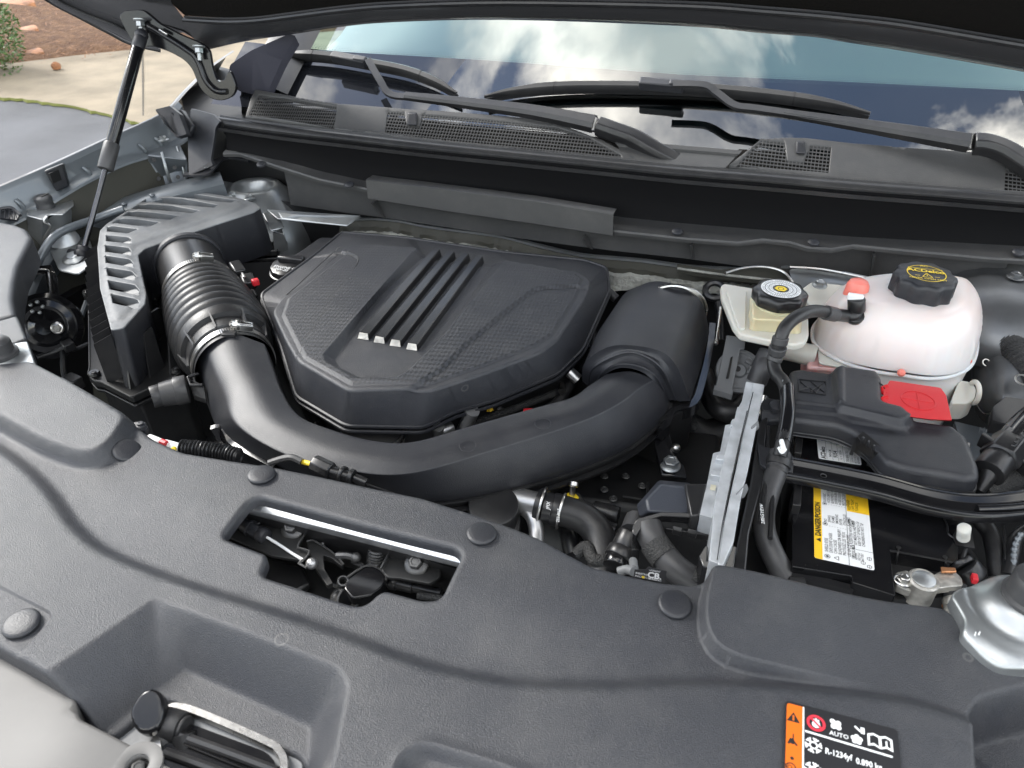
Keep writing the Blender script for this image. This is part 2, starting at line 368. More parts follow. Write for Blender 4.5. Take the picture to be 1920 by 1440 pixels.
# ------------------------------------------------------------------ shapes: each returns (verts, faces)
def grid(rows, closeu=False):
    rows = [A(r_) for r_ in rows]; n = len(rows[0]); V = np.concatenate(rows); F = []
    for i in range(len(rows) - 1):
        for j in range(n if closeu else n - 1): F.append((i * n + j, i * n + (j + 1) % n, (i + 1) * n + (j + 1) % n, (i + 1) * n + j))
    return V, F
def slab(top, h, vec=(0, 0, -1)):
    top = A(top); n = len(top); v = nrm(vec) * h; V = np.concatenate([top, top + v])
    return V, [tuple(range(n)), tuple(range(2 * n - 1, n - 1, -1))] + [(i, i + n, (i + 1) % n + n, (i + 1) % n) for i in range(n)]
def frustum(top, bot):
    top, bot = A(top), A(bot); n = len(top); V = np.concatenate([top, bot])
    return V, [tuple(range(n)), tuple(range(2 * n - 1, n - 1, -1))] + [(i, i + n, (i + 1) % n + n, (i + 1) % n) for i in range(n)]
def basis(ax, up=(0, 0, 1)):
    a = nrm(ax); u = A(up)
    if abs(a @ nrm(u)) > .98: u = A([0, 1, 0])
    e1 = nrm(np.cross(u, a)); e2 = np.cross(a, e1); return e1, e2, a
def box(c, s, ax=(1, 0, 0), up=(0, 0, 1)):
    x = nrm(ax); y = nrm(np.cross(up, x)); z = np.cross(x, y); c = A(c); V = []
    for k in (-1, 1):
        for j in (-1, 1):
            for i in (-1, 1): V.append(c + x * i * s[0] / 2 + y * j * s[1] / 2 + z * k * s[2] / 2)
    return A(V), [(0, 2, 3, 1), (4, 5, 7, 6), (0, 1, 5, 4), (2, 6, 7, 3), (0, 4, 6, 2), (1, 3, 7, 5)]
def lathe(prof, P, ax=(0, 0, 1), n=28, lobes=0, amp=0, up=(0, 0, 1), capb=True, capt=True, sx=1):
    e1, e2, a = basis(ax, up); V = []; P = A(P)
    for q in prof:
        r_, h = q[0], q[1]; am = q[2] if len(q) > 2 else 1
        for i in range(n):
            t = 2 * math.pi * i / n; rr = r_ * (1 + (amp * am * math.cos(lobes * t) if lobes else 0))
            V.append(P + e1 * rr * math.cos(t) * sx + e2 * rr * math.sin(t) + a * h)
    F = []
    for k in range(len(prof) - 1):
        for i in range(n): j = (i + 1) % n; F.append((k * n + i, k * n + j, (k + 1) * n + j, (k + 1) * n + i))
    if capb: F.append(tuple(range(n))[::-1])
    if capt: F.append(tuple((len(prof) - 1) * n + i for i in range(n)))
    return A(V), F
def cyl(P, Q, r_, n=20, r2=None, rb=0):
    P, Q = A(P), A(Q); L_ = np.linalg.norm(Q - P); r2 = r_ if r2 is None else r2; b = min(rb, L_ / 2)
    pr = [(r_, 0), (r2, L_)] if not rb else [(r_ - b, 0), (r_ - b * .3, b * .3), (r_, b), (r2, L_ - b), (r2 - b * .3, L_ - b * .3), (r2 - b, L_)]
    return lathe(pr, P, Q - P, n)
def sphere(P, r_, n=16, s=(1, 1, 1)):
    pr = [(r_ * math.sin(math.pi * k / n), -r_ * math.cos(math.pi * k / n)) for k in range(n + 1)]; pr[0] = (1e-5, -r_); pr[-1] = (1e-5, r_)
    V, F = lathe(pr, (0, 0, 0), (0, 0, 1), n * 2); return V * A(s) + A(P), F
def tube(path, r_, n=12, sm=6, rf=None, prof=None, up=(0, 0, 1), caps=True, closed=False, step=None):
    P = cr(path, sm, closed) if sm > 1 else A(path)
    if step: P = dens(P, step, False)
    m = len(P); s = np.concatenate([[0], np.cumsum(np.linalg.norm(np.diff(P, axis=0), axis=1))])
    V = []
    T = np.zeros_like(P)
    for i in range(m):
        if closed: T[i] = nrm(P[(i + 1) % m] - P[i - 1])
        else: T[i] = nrm(P[min(i + 1, m - 1)] - P[max(i - 1, 0)])
    e1 = None
    for i in range(m):
        t = T[i]
        if prof is not None or e1 is None: e1, e2, _ = basis(t, up)
        else: e1 = nrm(e1 - t * (e1 @ t)); e2 = np.cross(t, e1)
        rr = r_ if not callable(r_) else r_(s[i] / s[-1])
        if rf: rr *= rf(s[i])
        if prof is None: ring = [P[i] + (e1 * math.cos(a) + e2 * math.sin(a)) * rr for a in np.arange(n) * 2 * math.pi / n]
        else: ring = [P[i] + e1 * q[0] * (rr if callable(r_) else 1) + e2 * q[1] * (rr if callable(r_) else 1) for q in prof]
        V += ring
    k = n if prof is None else len(prof); F = []
    for i in range(m - 1 + (1 if closed else 0)):
        for j in range(k): F.append((i * k + j, i * k + (j + 1) % k, ((i + 1) % m) * k + (j + 1) % k, ((i + 1) % m) * k + j))
    if caps and not closed: F += [tuple(range(k))[::-1], tuple((m - 1) * k + j for j in range(k))]
    return A(V), F
def pxt(pts, r_, **k): return tube(UZ(pts), r_, **k)     # pts = (px, py, z)
def ring(P, ax, R_, r_, n=40, k=8, a0=0, a1=2 * math.pi):
    e1, e2, a = basis(ax); c = abs(a1 - a0) > 6.2
    pts = [A(P) + (e1 * math.cos(t) + e2 * math.sin(t)) * R_ for t in (np.arange(n) * 2 * math.pi / n if c else np.linspace(a0, a1, n))]
    return tube(pts, r_, n=k, sm=1, closed=c)
def spring(P, ax, R_, r_, turns, L_, k=6):
    e1, e2, a = basis(ax); n = int(turns * 14)
    return tube([A(P) + (e1 * math.cos(2 * math.pi * turns * i / n) + e2 * math.sin(2 * math.pi * turns * i / n)) * R_ + a * L_ * i / n for i in range(n + 1)], r_, n=k, sm=1)
def hexbolt(P, ax, r_, h=None, fl=1.5):
    h = h or r_ * .9; a = nrm(ax); P = A(P)
    return [lathe([(r_ * fl, 0), (r_ * fl, h * .12), (r_ * fl * .93, h * .22), (r_ * 1.02, h * .32)], P, a, 24), lathe([(r_, h * .3), (r_, h * .92), (r_ * .86, h), (r_ * .6, h), (r_ * .5, h * .9)], P, a, 6)]
_fc = {}
def text(s, O, ex, ey, size, align='LEFT', bold=0.0, sx=1.0, lift=0):
    key = (s, align, bold)
    if key not in _fc:
        c = bpy.data.curves.new('t', 'FONT'); c.body = s; c.align_x = align; c.size = 1; c.offset = bold; c.resolution_u = 2
        o = bpy.data.objects.new('t', c); me = o.to_mesh(); v = A([tuple(x.co) for x in me.vertices]).reshape(-1, 3); f = [tuple(p.vertices) for p in me.polygons]
        _fc[key] = (v, f); o.to_mesh_clear(); bpy.data.objects.remove(o); bpy.data.curves.remove(c)
    v, f = _fc[key]
    ex, ey = nrm(ex), nrm(ey); nz_ = np.cross(ex, ey)
    return A(O) + v[:, :1] * ex * size * sx + v[:, 1:2] * ey * size + nz_ * lift, f
class Lab:      # a flat label: origin at its lower left corner, millimetre coordinates
    def __init__(s, O, ex, ey): s.O = A(O); s.ex = nrm(ex); e = A(ey) - s.ex * (A(ey) @ s.ex); s.ey = nrm(e); s.n = np.cross(s.ex, s.ey); s.n = s.n if s.n[2] > 0 else -s.n
    k = 1.0
    def inv(s, px, py): q = UP(px, py, s.O, s.n) - s.O; return q @ s.ex * 1000 / s.k, q @ s.ey * 1000 / s.k
    def p(s, x, y, l=0): return s.O + s.ex * x * s.k / 1000 + s.ey * y * s.k / 1000 + s.n * l / 1000
    def poly(s, P, l=.5): V = [s.p(x, y, l) for x, y in P]; return A(V), [tuple(range(len(V)))]
    def rect(s, x0, y0, x1, y1, l=.5): return s.poly([(x0, y0), (x1, y0), (x1, y1), (x0, y1)], l)
    def slab(s, P, l=.4, t=.4): return slab([s.p(x, y, l) for x, y in P], t / 1000, -s.n)
    def txt(s, t, x, y, h, l=.55, **k): return text(t, s.p(x, y, l), s.ex, s.ey, h * s.k / 1000 * 1.35, **k)
    def circ(s, x, y, r0, r1, l=.5, n=24):
        V = [s.p(x + r_ * math.cos(2 * math.pi * i / n), y + r_ * math.sin(2 * math.pi * i / n), l) for r_ in (r0, r1) for i in range(n)]
        return A(V), [(i, (i + 1) % n, (i + 1) % n + n, i + n) for i in range(n)]
    def disc(s, x, y, r_, l=.5, n=20): return s.poly([(x + r_ * math.cos(2 * math.pi * i / n), y + r_ * math.sin(2 * math.pi * i / n)) for i in range(n)], l)
    def line(s, a, b, w=.4, l=.5):
        d = nrm([b[0] - a[0], b[1] - a[1]]) * w / 2; q = (-d[1], d[0]); return s.poly([(a[0] + q[0], a[1] + q[1]), (a[0] - q[0], a[1] - q[1]), (b[0] - q[0], b[1] - q[1]), (b[0] + q[0], b[1] + q[1])], l)
def rrect(w, h, r_, n=4): return [tuple(p) for p in rnd([(0, 0), (w, 0), (w, h), (0, h)], r_, n)]
# ================================================================== GROUND
def ext(P, k=14.0):
    P = A(P); a = P[0] + nrm(P[0] - P[2]) * k; b = P[-1] + nrm(P[-1] - P[-3]) * k; return np.vstack([a, P, b])
part('driveway', grid([[(-300, -300, 0), (300, -300, 0)], [(-300, 300, 0), (300, 300, 0)]]), 'asphalt', kind='structure')
eA = ext(cr(US([(-60, 184), (0, 187), (60, 191), (120, 200), (180, 212), (225, 224), (300, 247), (380, 275)], 0), 4))
eB = ext(cr(US([(-60, 136), (0, 128), (130, 112), (240, 100), (330, 90), (420, 82)], 0), 4))
def resamp(P, n):
    s = np.concatenate([[0], np.cumsum(np.linalg.norm(np.diff(P, axis=0), axis=1))]); t = np.linspace(0, s[-1], n)
    return np.stack([np.interp(t, s, P[:, k]) for k in range(3)], 1)
a_, b_ = resamp(eA, 60), resamp(eB, 60); up = A([0, 0, 1])
part('gutter_pan', grid([a_ + up * .004, a_ + up * .012 + (b_ - a_) * .03, a_ + (b_ - a_) * .5 + up * .016, b_ + up * .03]), 'concrete', kind='structure')
away = nrm(b_[30] - a_[30]); away[2] = 0
part('moss_strip', [(lambda P, w_: grid([P + up * .006, P - away * w_[:, None] * .5 + up * .022, P - away * w_[:, None] + up * .005]))(dens(a_, .05, False), .012 + .045 * np.abs(np.random.rand(len(dens(a_, .05, False)))) ** 2)], 'moss', kind='stuff', label='thin mossy edge between the asphalt and the concrete')
rows = []
for k, (d_, h_) in enumerate([(-.03, .02), (.1, .07), (.5, .13), (1.2, .2), (2.5, .35), (5, .7), (9, 1.2), (16, 2.0)]):
    P = dens(b_, .25, False) + away * d_; P = P + up * h_; P[:, 2] += (np.random.rand(len(P)) - .5) * .05 * min(1, d_ + .2); rows.append(P)
part('pine_straw_bed', grid(rows), 'straw', kind='structure')
# joint across the concrete
j0, j1 = U(268, 100, .0), U(268, 246, .0)
part('concrete_joint', grid([[j0 + up * .034, j1 + up * .009], [j0 + up * .034 + A([.012, 0, 0]), j1 + up * .009 + A([.012, 0, 0])]]), 'soil', kind='structure', flat=True)
V_, F_ = [], []
b0 = b_[5]; tdir = nrm(b_[40] - b_[10])
for i in range(15000):
    s_, d_ = random.uniform(-1, 8), random.random() ** 1.3 * 7
    P = b_[22] + tdir * (s_ - 2.5) + away * d_ + up * (.06 + .13 * min(1, d_ / .5) + .09 * max(0, d_ - .5) + random.uniform(-.02, .05))
    a = random.uniform(0, math.pi); dd = A([math.cos(a), math.sin(a), random.uniform(-.2, .2)]) * random.uniform(.04, .1); w_ = nrm(np.cross(dd, up)) * random.uniform(.0015, .004)
    k = len(V_); V_ += [P - w_, P + w_, P + dd + w_, P + dd - w_]; F_.append((k, k + 1, k + 2, k + 3))
part('pine_needles', (A(V_), F_), 'needle', kind='stuff', flat=True, fixn=False, label='loose brown pine needles covering the bed')
# pine cone and a few dry leaves
pc = U(105, 124, .05)
part('pine_cone', [sphere(pc, .024, 8, (1, 1, .8))] + [lathe([(.012, 0), (.022, .008), (.003, .02)], pc + A([math.cos(t) * .02 * math.cos(e), math.sin(t) * .02 * math.cos(e), .016 * math.sin(e)]), (math.cos(t), math.sin(t), .4), 6) for e in (-.4, .2, .8) for t in np.arange(0, 6.28, .8)], 'dryleaf', label='small brown pine cone lying on the pale concrete at the edge of the straw', cat='pine cone')
for n_, (px, py, s_) in enumerate([(66, 103, 1.2), (30, 14, 1.6), (56, 60, 1.1)]):
    P = U(px, py, .16 + .1 * n_ % .3); P = U(px, py, [.15, .9, .4][n_]); V = []
    for t in range(9):
        w_ = math.sin(math.pi * t / 8) * .05 * s_; x = (t / 8 - .5) * .17 * s_
        V.append([P + A([x, -w_, .01 + w_ * .3]), P + A([x, 0, .03]), P + A([x, w_, .015 + w_ * .5])])
    part('dry_leaf', grid(V), 'dryleaf', cat='dry leaf', label=['curled brown leaf on the straw close to the concrete edge', 'large pale brown leaf high on the straw bed beside the shrub', 'brown leaf on the straw halfway between the two other leaves'][n_], group='dry leaves on the straw')
sb = thing('shrub', 'small green leafy shrub at the edge of the pine straw bed', 'shrub', U(-25, 95, .15))
c0 = U(-56, 56, .35); V_, F_ = [], []
for i in range(3600):
    d_ = A([random.gauss(0, 1) for _ in range(3)]); d_ = d_ / np.linalg.norm(d_) * (random.random() ** .4) * A([.36, .36, .36]); P = c0 + d_ * (1 + .25 * math.sin(5 * d_[0]) * math.cos(7 * d_[1]))
    a = nrm([random.gauss(0, 1), random.gauss(0, 1), random.gauss(0, .6)]) * random.uniform(.012, .028); b = nrm(np.cross(a, [random.gauss(0, 1), random.gauss(0, 1), random.gauss(0, 1)])) * .008
    k = len(V_); V_ += [P - a, P + b, P + a, P - b]; F_.append((k, k + 1, k + 2, k + 3))
part('foliage', (A(V_), F_), 'leaf', sb, kind='stuff', flat=True, fixn=False)
part('stem', [tube([c0 - A([0, 0, .55]), c0 - A([0, 0, .2]), c0 + A([math.cos(t) * .2, math.sin(t) * .2, .15])], .012, n=6) for t in range(6)], 'straw', sb)

# ================================================================== CABIN, WINDSCREEN, COWL
GO, GN = A([0, 1.489, 1.148]), A([0, -.5, .866]); G = lambda px, py, off=0: UP(px, py, GO, GN, off)
gs = A([0, .866, .5])
ws = thing('windscreen', 'curved windscreen reflecting clouds and sky behind the wipers', 'windscreen', (-.3, 1.47, 1.12))
def wsx(y0, off, x0=-1.07, x1=.70, n=24):   # gently bowed rows up the glass
    xs = np.linspace(x0, x1, n); return [GO + A([x, 0, 0]) + gs * (y0) + nrm(GN) * (off - .018 * ((x + .1) / 1.0) ** 2) for x in xs]
part('glass_pane', grid([wsx(t, .0) for t in np.linspace(-.03, 1.0, 12)]), 'glass', ws, sharp=0)
# black printed band: from the foot of the glass up to the line seen in the picture
top = [G(px, py, -.005) for px, py in [(460, 78), (530, 86), (640, 97), (900, 112), (1280, 140), (1600, 154), (1920, 170), (2060, 178)]]
bot = [A([p[0], 0, 0]) + GO * A([0, 1, 1]) + gs * -.03 + nrm(GN) * -.006 for p in top]
part('frit_band', grid([top, [(a + b) / 2 for a, b in zip(top, bot)], bot]), 'frit', ws)
V_, F_ = [], []
for px in np.arange(540, 1960, 5.2):
    for r_ in range(3):
        y = np.interp(px, [530, 640, 900, 1280, 1600, 1920], [86, 97, 112, 140, 154, 170]) - 2.5 - 3.2 * r_
        P = G(px + (r_ % 2) * 2.6, y, -.0052); s_ = .0012 - .0003 * r_; k = len(V_)
        V_ += [P + (A([1, 0, 0]) * math.cos(t) + gs * math.sin(t)) * s_ for t in np.arange(6) * math.pi / 3]; F_.append(tuple(range(k, k + 6)))
part('frit_dots', (A(V_), F_), 'frit', ws, kind='stuff', flat=True)
cb_ = thing('cabin', 'car cabin behind the windscreen with pale dashboard top', 'car cabin', (-.2, 2.2, 1.0))
part('dashboard', grid([[(x, y, z + .035 * math.exp(-((x - .35) / .22) ** 2) * min(1, max(0, (y - 1.8) / .2))) for x in np.linspace(-1.1, 1.0, 40)] for y, z in [(1.52, 1.11), (1.62, 1.13), (1.8, 1.145), (1.95, 1.185), (2.08, 1.24), (2.14, 1.25), (2.17, 1.22), (2.18, .9)]]), 'dash', cb_)
part('dash_vent', [slab(rnd([(x0, 1.93, 1.162), (x0 + .2, 1.93, 1.162), (x0 + .19, 1.99, 1.166), (x0 + .01, 1.99, 1.166)], .01), .02) for x0 in (.13,)], 'grey', cb_, bevel=.003)
each('seat', [box((x, 2.75, .95), (.5, .16, .75), up=(0, -.2, 1)) for x in (-.62, .42)] + [box((x, 2.82, 1.42), (.26, .1, .18), up=(0, -.2, 1)) for x in (-.62, .42)], 'deep', cb_, bevel=.03)
part('roof', grid([[(x, y, z - .04 * ((x + .1) / 1.0) ** 2) for x in np.linspace(-1.0, .82, 12)] for y, z in [(2.33, 1.625), (2.5, 1.68), (3.2, 1.73), (4.4, 1.68)]]), 'paint', cb_)
part('rear_wall', [box((-.1, 4.3, 1.1), (1.9, .06, 1.2)), box((-1.08, 3.3, .8), (.05, 2.0, .6)), box((.9, 3.3, .8), (.05, 2.0, .6)), box((-.1, 3.1, .5), (1.9, 2.4, .05))], 'deep', cb_)
steer = thing('steering_wheel', 'dim steering wheel rim behind the right side of the windscreen', 'steering wheel', (.42, 2.3, 1.0))
part('rim', ring((.42, 2.3, 1.06), (0, -.9, .42), .185, .015), 'deep', steer)
part('hub', [sphere((.42, 2.3, 1.06), .06, 8, (1, .5, 1)), box((.42, 2.3, 1.06), (.34, .02, .03))], 'deep', steer)
# pillar trims
for nm, pts, lb in [('left', [(430, 122), (470, 95), (540, 64), (556, 66), (530, 110), (505, 165), (500, 192), (470, 165), (440, 158), (430, 150)], 'dark pillar trim beside the left end of the windscreen')]:
    pt = thing('pillar_trim', lb, 'pillar trim', U(470, 150, 1.14))
    part('trim_panel', slab(rnd(UZ([(a, b, 1.17 + (165 - b) * .0011) for a, b in pts]), .008), .02, (0, .5, -.8)), 'trimdark', pt, bevel=.006, seg=3)
    part('pillar', grid([[GO + A([x, 0, 0]) + gs * t + A([0, 0, .012 + zz]) for x, zz in ((-1.12, -.1), (-1.10, .0), (-1.02, .008), (-.985, -.004))] for t in (.0, .35, .7, 1.0)]), 'satin', pt)
part('pillar_right', [grid([[GO + A([x, 0, 0]) + gs * t + A([0, 0, zz]) for x, zz in ((.66, -.03), (.70, .012), (.78, .0))] for t in (.0, .5, 1.0)])], 'satin', ws)
bpy.data.objects['pillar_right'].name = 'side_seal'

# cowl geometry: rubber seal bar, dark wall under it, ledge, bulkhead
BAR = [(385, 216), (410, 224), (520, 240), (640, 254), (800, 272), (960, 288), (1120, 304), (1280, 320), (1440, 333), (1600, 347), (1760, 359), (1960, 375), (2100, 384)]
bar = A([U(a, b, 1.12) for a, b in BAR]); ywall = lambda x: np.interp(x, bar[:, 0], bar[:, 1])
cp = thing('cowl_cover', 'long grey plastic cowl cover with mesh vents below the windscreen', 'cowl cover', (-.3, 1.42, 1.1))
# top sheet between bar and glass; two stretches
CM = .62
def czf(X): return 1.125 + CM * (X[:, 1] - np.interp(X[:, 0], bar[:, 0], bar[:, 1]) - .008)
def czp(px, py, o=0):
    d = ray(px, py); x = -.3
    for _ in range(10):
        yb_ = np.interp(x, bar[:, 0], bar[:, 1]) + .008; t = (1.125 + o - CM * yb_ - CH) / (d[2] - CM * d[1]); x = d[0] * t
    return CP + d * t
def cxy(pts): return A([czp(a, b)[:2] for a, b in pts])
segL = cxy([(478, 167), (560, 182), (640, 194), (770, 204), (900, 213), (1000, 222), (1060, 235), (1130, 262), (1200, 300), (1180, 299), (1000, 284), (800, 262), (640, 242), (460, 218), (468, 190)])
segR = cxy([(1368, 308), (1428, 259), (1480, 257), (1512, 258), (1600, 268), (1700, 276), (1830, 284), (1880, 296), (1930, 318), (2000, 340), (2000, 366), (1760, 349), (1600, 337), (1440, 322)])
notch = lambda a, b, w_, h_: cxy(rnd([(a - w_, b - 4), (a + w_, b - 4), (a + w_ * .75, b + h_), (a - w_ * .75, b + h_)], 5))
ventA = [(485, 177), (632, 199), (626, 240), (468, 214)]
ventB = [(727, 208), (759, 211), (762, 232), (788, 234), (792, 214), (960, 228), (1045, 238), (1102, 255), (1165, 290), (1165, 294), (1000, 281), (800, 258), (722, 249)]
ventC = [(1380, 311), (1427, 262), (1472, 266), (1476, 300), (1506, 303), (1520, 272), (1559, 275), (1554, 323), (1440, 314)]
ventD = [(1886, 314), (1960, 330), (1960, 360), (1884, 355)]
bot1135 = lambda o: o
part('cowl_panel', relief(segL, czf, holes=[cxy(ventA), cxy(ventB)], step=.012, rd=.0015, skirt=.012, hskirt=.006), 'cowl', cp, label='left stretch of the cowl sheet with two vents')
part('cowl_panel', relief(segR, czf, holes=[cxy(ventC), cxy(ventD)], step=.012, rd=.0015, skirt=.012, hskirt=.006), 'cowl', cp, label='right stretch of the cowl sheet')
def grille(poly, du, dv, nm=0):
    P = cxy(poly); x0, y0 = P.min(0); x1, y1 = P.max(0); sh = []
    d = nrm(P[-1] - P[-2]) if False else None
    ux = nrm(A([*(cxy([poly[0]])[0] - cxy([poly[0]])[0]), 0]) + A([1, .02, 0]))[:2]
    uy = A([-ux[1], ux[0]]); c = P.mean(0)
    for (e, g_, st) in ((ux, uy, dv), (uy, ux, du)):
        s = (P - c) @ g_; k0, k1 = int(math.floor(s.min() / st)), int(math.ceil(s.max() / st))
        for k in range(k0, k1 + 1):
            o = c + g_ * k * st; hit = []
            for i in range(len(P)):
                a, b = P[i - 1] - o, P[i] - o; ta, tb = a @ g_, b @ g_
                if (ta > 0) != (tb > 0): q = a + (b - a) * ta / (ta - tb); hit.append(q @ e)
            hit.sort()
            for a, b in zip(hit[::2], hit[1::2]):
                if b - a < .003: continue
                pts = [o + e * (a - .001), o + e * (b + .001)]; w_ = g_ * .00062
                V = []
                for q in (pts[0] - w_, pts[1] - w_, pts[1] + w_, pts[0] + w_): V.append([q[0], q[1], czf(q[None])[0] - .0012])
                sh.append(slab(V, .0014))
    return sh
for v_, l_ in ((ventA, 'fine slotted vent at the left end of the cowl'), (ventB, 'long tapering square mesh vent'), (ventC, 'triangular square mesh vent in the middle'), (ventD, 'small mesh vent at the far right end')):
    part('vent_mesh', grille(v_, .0052 if v_ is ventA else .0062, .0072 if v_ is ventA else .0066), 'cowl', cp, flat=True, label=l_, kind='stuff')
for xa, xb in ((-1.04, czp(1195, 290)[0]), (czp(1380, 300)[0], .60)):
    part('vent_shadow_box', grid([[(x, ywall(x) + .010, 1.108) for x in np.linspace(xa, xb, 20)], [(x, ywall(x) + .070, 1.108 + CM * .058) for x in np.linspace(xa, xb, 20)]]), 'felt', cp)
part('middle_strip', grid([[czp(*q) for q in [(1150, 262), (1270, 272), (1392, 282)]], [czp(*q) for q in [(1155, 270), (1268, 279), (1386, 289)]], [czp(*q, -.004) for q in [(1160, 275), (1266, 283), (1380, 293)]], [czp(*q) for q in [(1165, 300), (1264, 309), (1360, 315)]]]), 'cowl', cp)
for i, (a, b) in enumerate([(773, 208), (1501, 262)]):
    q = czp(a, b + 10, .001)
    part('jet_nozzle', [frustum([czp(a + dx, b + dy, hh) for dx, dy, hh in [(-9, 26, .004), (9, 27, .004), (8, 4, .012), (-8, 3, .012)]], [czp(a + dx, b + dy, -.012) for dx, dy in [(-11, 28), (11, 29), (10, 2), (-10, 1)]])], 'plastic', cp, bevel=.003, seg=3)
# seal bar
prof = [(-.011, -.006), (-.012, .002), (-.008, .007), (-.002, .0085), (.004, .006), (.006, .009), (.010, .008), (.012, .003), (.012, -.006), (0, -.009)]
sl = thing('hood_seal', 'black rubber hood seal running along the front of the cowl', 'seal', bar[5])
part('seal_strip', tube(bar[1:] + A([0, 0, -.004]), 1, sm=3, prof=[(a * 1.25, b * 1.25) for a, b in prof]), 'rubber', sl)
part('seal_carrier', tube(bar[1:] + A([0, -.016, -.014]), 1, sm=3, prof=[(-.004, -.003), (-.004, .004), (.004, .004), (.004, -.003)]), 'satin', sl)
# wall
WB = [(425, 278), (470, 284), (560, 305), (640, 328), (690, 338), (830, 355), (960, 372), (1150, 402), (1280, 415), (1440, 428), (1600, 440), (1760, 449), (1960, 460), (2100, 468)]
wall = thing('cowl_wall', 'smooth black cowl wall below the rubber seal', 'cowl wall', (-.3, 1.35, 1.02))
wb = A([UF(a, b, lambda x: ywall(x) - .022) for a, b in WB]); wt = A([(p[0], ywall(p[0]) - .018, 1.112) for p in wb])
part('wall_panel', grid([wt + A([0, .004, .004]), wt, wt * .5 + wb * .5 + A([0, .005, 0]), wb, wb + A([0, -.002, -.004])]), 'wall', wall)
LE = [(418, 286), (450, 286), (520, 310), (600, 335), (690, 353), (830, 374), (960, 392), (1150, 431), (1280, 445), (1385, 453), (1430, 447), (1480, 452), (1515, 462), (1560, 465), (1600, 458), (1700, 468), (1850, 482), (1960, 488), (2100, 494)]
yb = lambda x: np.interp(x, wb[:, 0], wb[:, 1]); zb = lambda x: np.interp(x, wb[:, 0], wb[:, 2])
le = []
for a, b in LE:
    z = 1.02
    for _ in range(5): p = U(a, b, z); z = zb(p[0]) - .006
    le.append(U(a, b, z))
le = A(le); wbi = A([(p[0], yb(p[0]), zb(p[0]) - .003) for p in le])
part('ledge', grid([wbi, le, le + A([0, -.002, -.003]), le + A([0, -.001, -.009]), le + A([0, .012, -.010])]), 'cowl', wall)
yl = lambda x: np.interp(x, le[:, 0], le[:, 1]) + .015; zl = lambda x: np.interp(x, le[:, 0], le[:, 2]) - .008
for (px, py) in [(490, 307), (655, 345), (1270, 433), (1526, 453), (1910, 472)]:
    z = 1.02
    for _ in range(5): p = U(px, py, z); z = zb(p[0])
    p = U(px, py, z + .002); part('push_pin', lathe([(.010, -.003), (.010, 0), (.008, .0022), (.004, .003)], p, (0, -.2, 1), 18), 'plastic', wall)
BB = [(545, 384), (620, 395), (720, 408), (830, 425), (960, 445), (1100, 464), (1150, 470), (1280, 484), (1440, 506), (1600, 528), (1760, 549), (1850, 556), (1870, 540)]
bb = A([UF(a, b, lambda x: yl(x) + .004) for a, b in BB]); bt = A([(p[0], yl(p[0]), zl(p[0])) for p in bb])
bh = thing('bulkhead_panel', 'mid grey bulkhead panel with ribs below the cowl ledge', 'bulkhead panel', (-.3, 1.33, .95))
part('panel', grid([bt, (bt + bb) / 2 + A([0, .002, 0]), bb, bb + A([0, .03, -.004])]), 'cowl', bh)
for a0, b0, a1, b1 in [(705, 375, 722, 408), (1098, 440, 1110, 466), (1298, 452, 1300, 484), (1638, 470, 1630, 530)]:
    p0, p1 = UF(a0, b0, lambda x: yl(x)), UF(a1, b1, lambda x: yl(x) + .003)
    part('rib', frustum([p0 + A([-.002, .0, 0]), p0 + A([.002, 0, 0]), p0 + A([.002, -.022, 0]), p0 + A([-.002, -.022, 0])], [p1 + A([-.002, 0, 0]), p1 + A([.002, 0, 0]), p1 + A([.002, -.003, 0]), p1 + A([-.002, -.003, 0])]), 'cowl', bh)
# folded flap in front of the wall
fl = thing('cowl_flap', 'long grey folded plastic flap hanging on the cowl wall', 'flap', U(900, 400, 1.0))
yfl = lambda x: np.interp(x, le[:, 0], le[:, 1]) - .008
f0 = A([UF(a, b, lambda x: yfl(x)) for a, b in [(686, 338), (840, 357), (1000, 378), (1150, 403)]]); f1 = A([UF(a, b, lambda x: yfl(x) - .003) for a, b in [(690, 372), (840, 396), (1000, 419), (1149, 442)]])
part('flap_sheet', grid([f0 + A([0, .03, .0]), f0 + A([0, .003, .0015]), f0, f1, f1 + A([0, .003, -.002]), f1 + A([0, .02, .004])]), 'cowl', fl)
# steel flange and torn insulation edge below the bulkhead
FI = [(640, 412), (700, 410), (750, 414), (800, 424), (900, 437), (950, 445), (1000, 458), (1090, 478), (1200, 488), (1290, 500), (1380, 505), (1420, 508), (1450, 500), (1480, 500)]
yi = lambda x: yl(x) + .012
fi = A([UF(a, b, yi) for a, b in FI])
fw = thing('firewall', 'firewall edge with torn silver insulation behind the engine cover', 'firewall', (-.3, 1.33, .9))
part('flange', tube(fi, 1, sm=4, prof=[(-.004, -.0022), (-.004, .0022), (.005, .0022), (.005, -.0022)]), 'zinc', fw)
ins0 = cr(fi[:-1] + A([0, .0, -.003]), 8); n_ = len(ins0)
def jag(s): return A([(0, random.uniform(-.004, .004), random.uniform(-1, 1) * s) for _ in range(n_)])
part('liner_board', grid([ins0, ins0 + A([0, -.012, -.010]) + jag(.001), ins0 + A([0, -.014, -.022]) + jag(.001)]), 'khaki', fw)
tp = np.linspace(0, 1, n_); env = (np.clip(np.sin(tp * math.pi * 1.02 + .25), .15, 1))[:, None] * A([0, 0, 1])
i1 = ins0 + A([0, -.02, -.022]) + jag(.0016)
part('insulation_mat', grid([ins0 + A([0, -.006, -.018]), i1 + A([0, .002, .003]), i1 + A([0, -.003, 0]), i1 + A([0, -.005, -.012]) + jag(.003), i1 - env * .034 + A([0, -.012, 0]) + jag(.004)]), 'insul', fw)
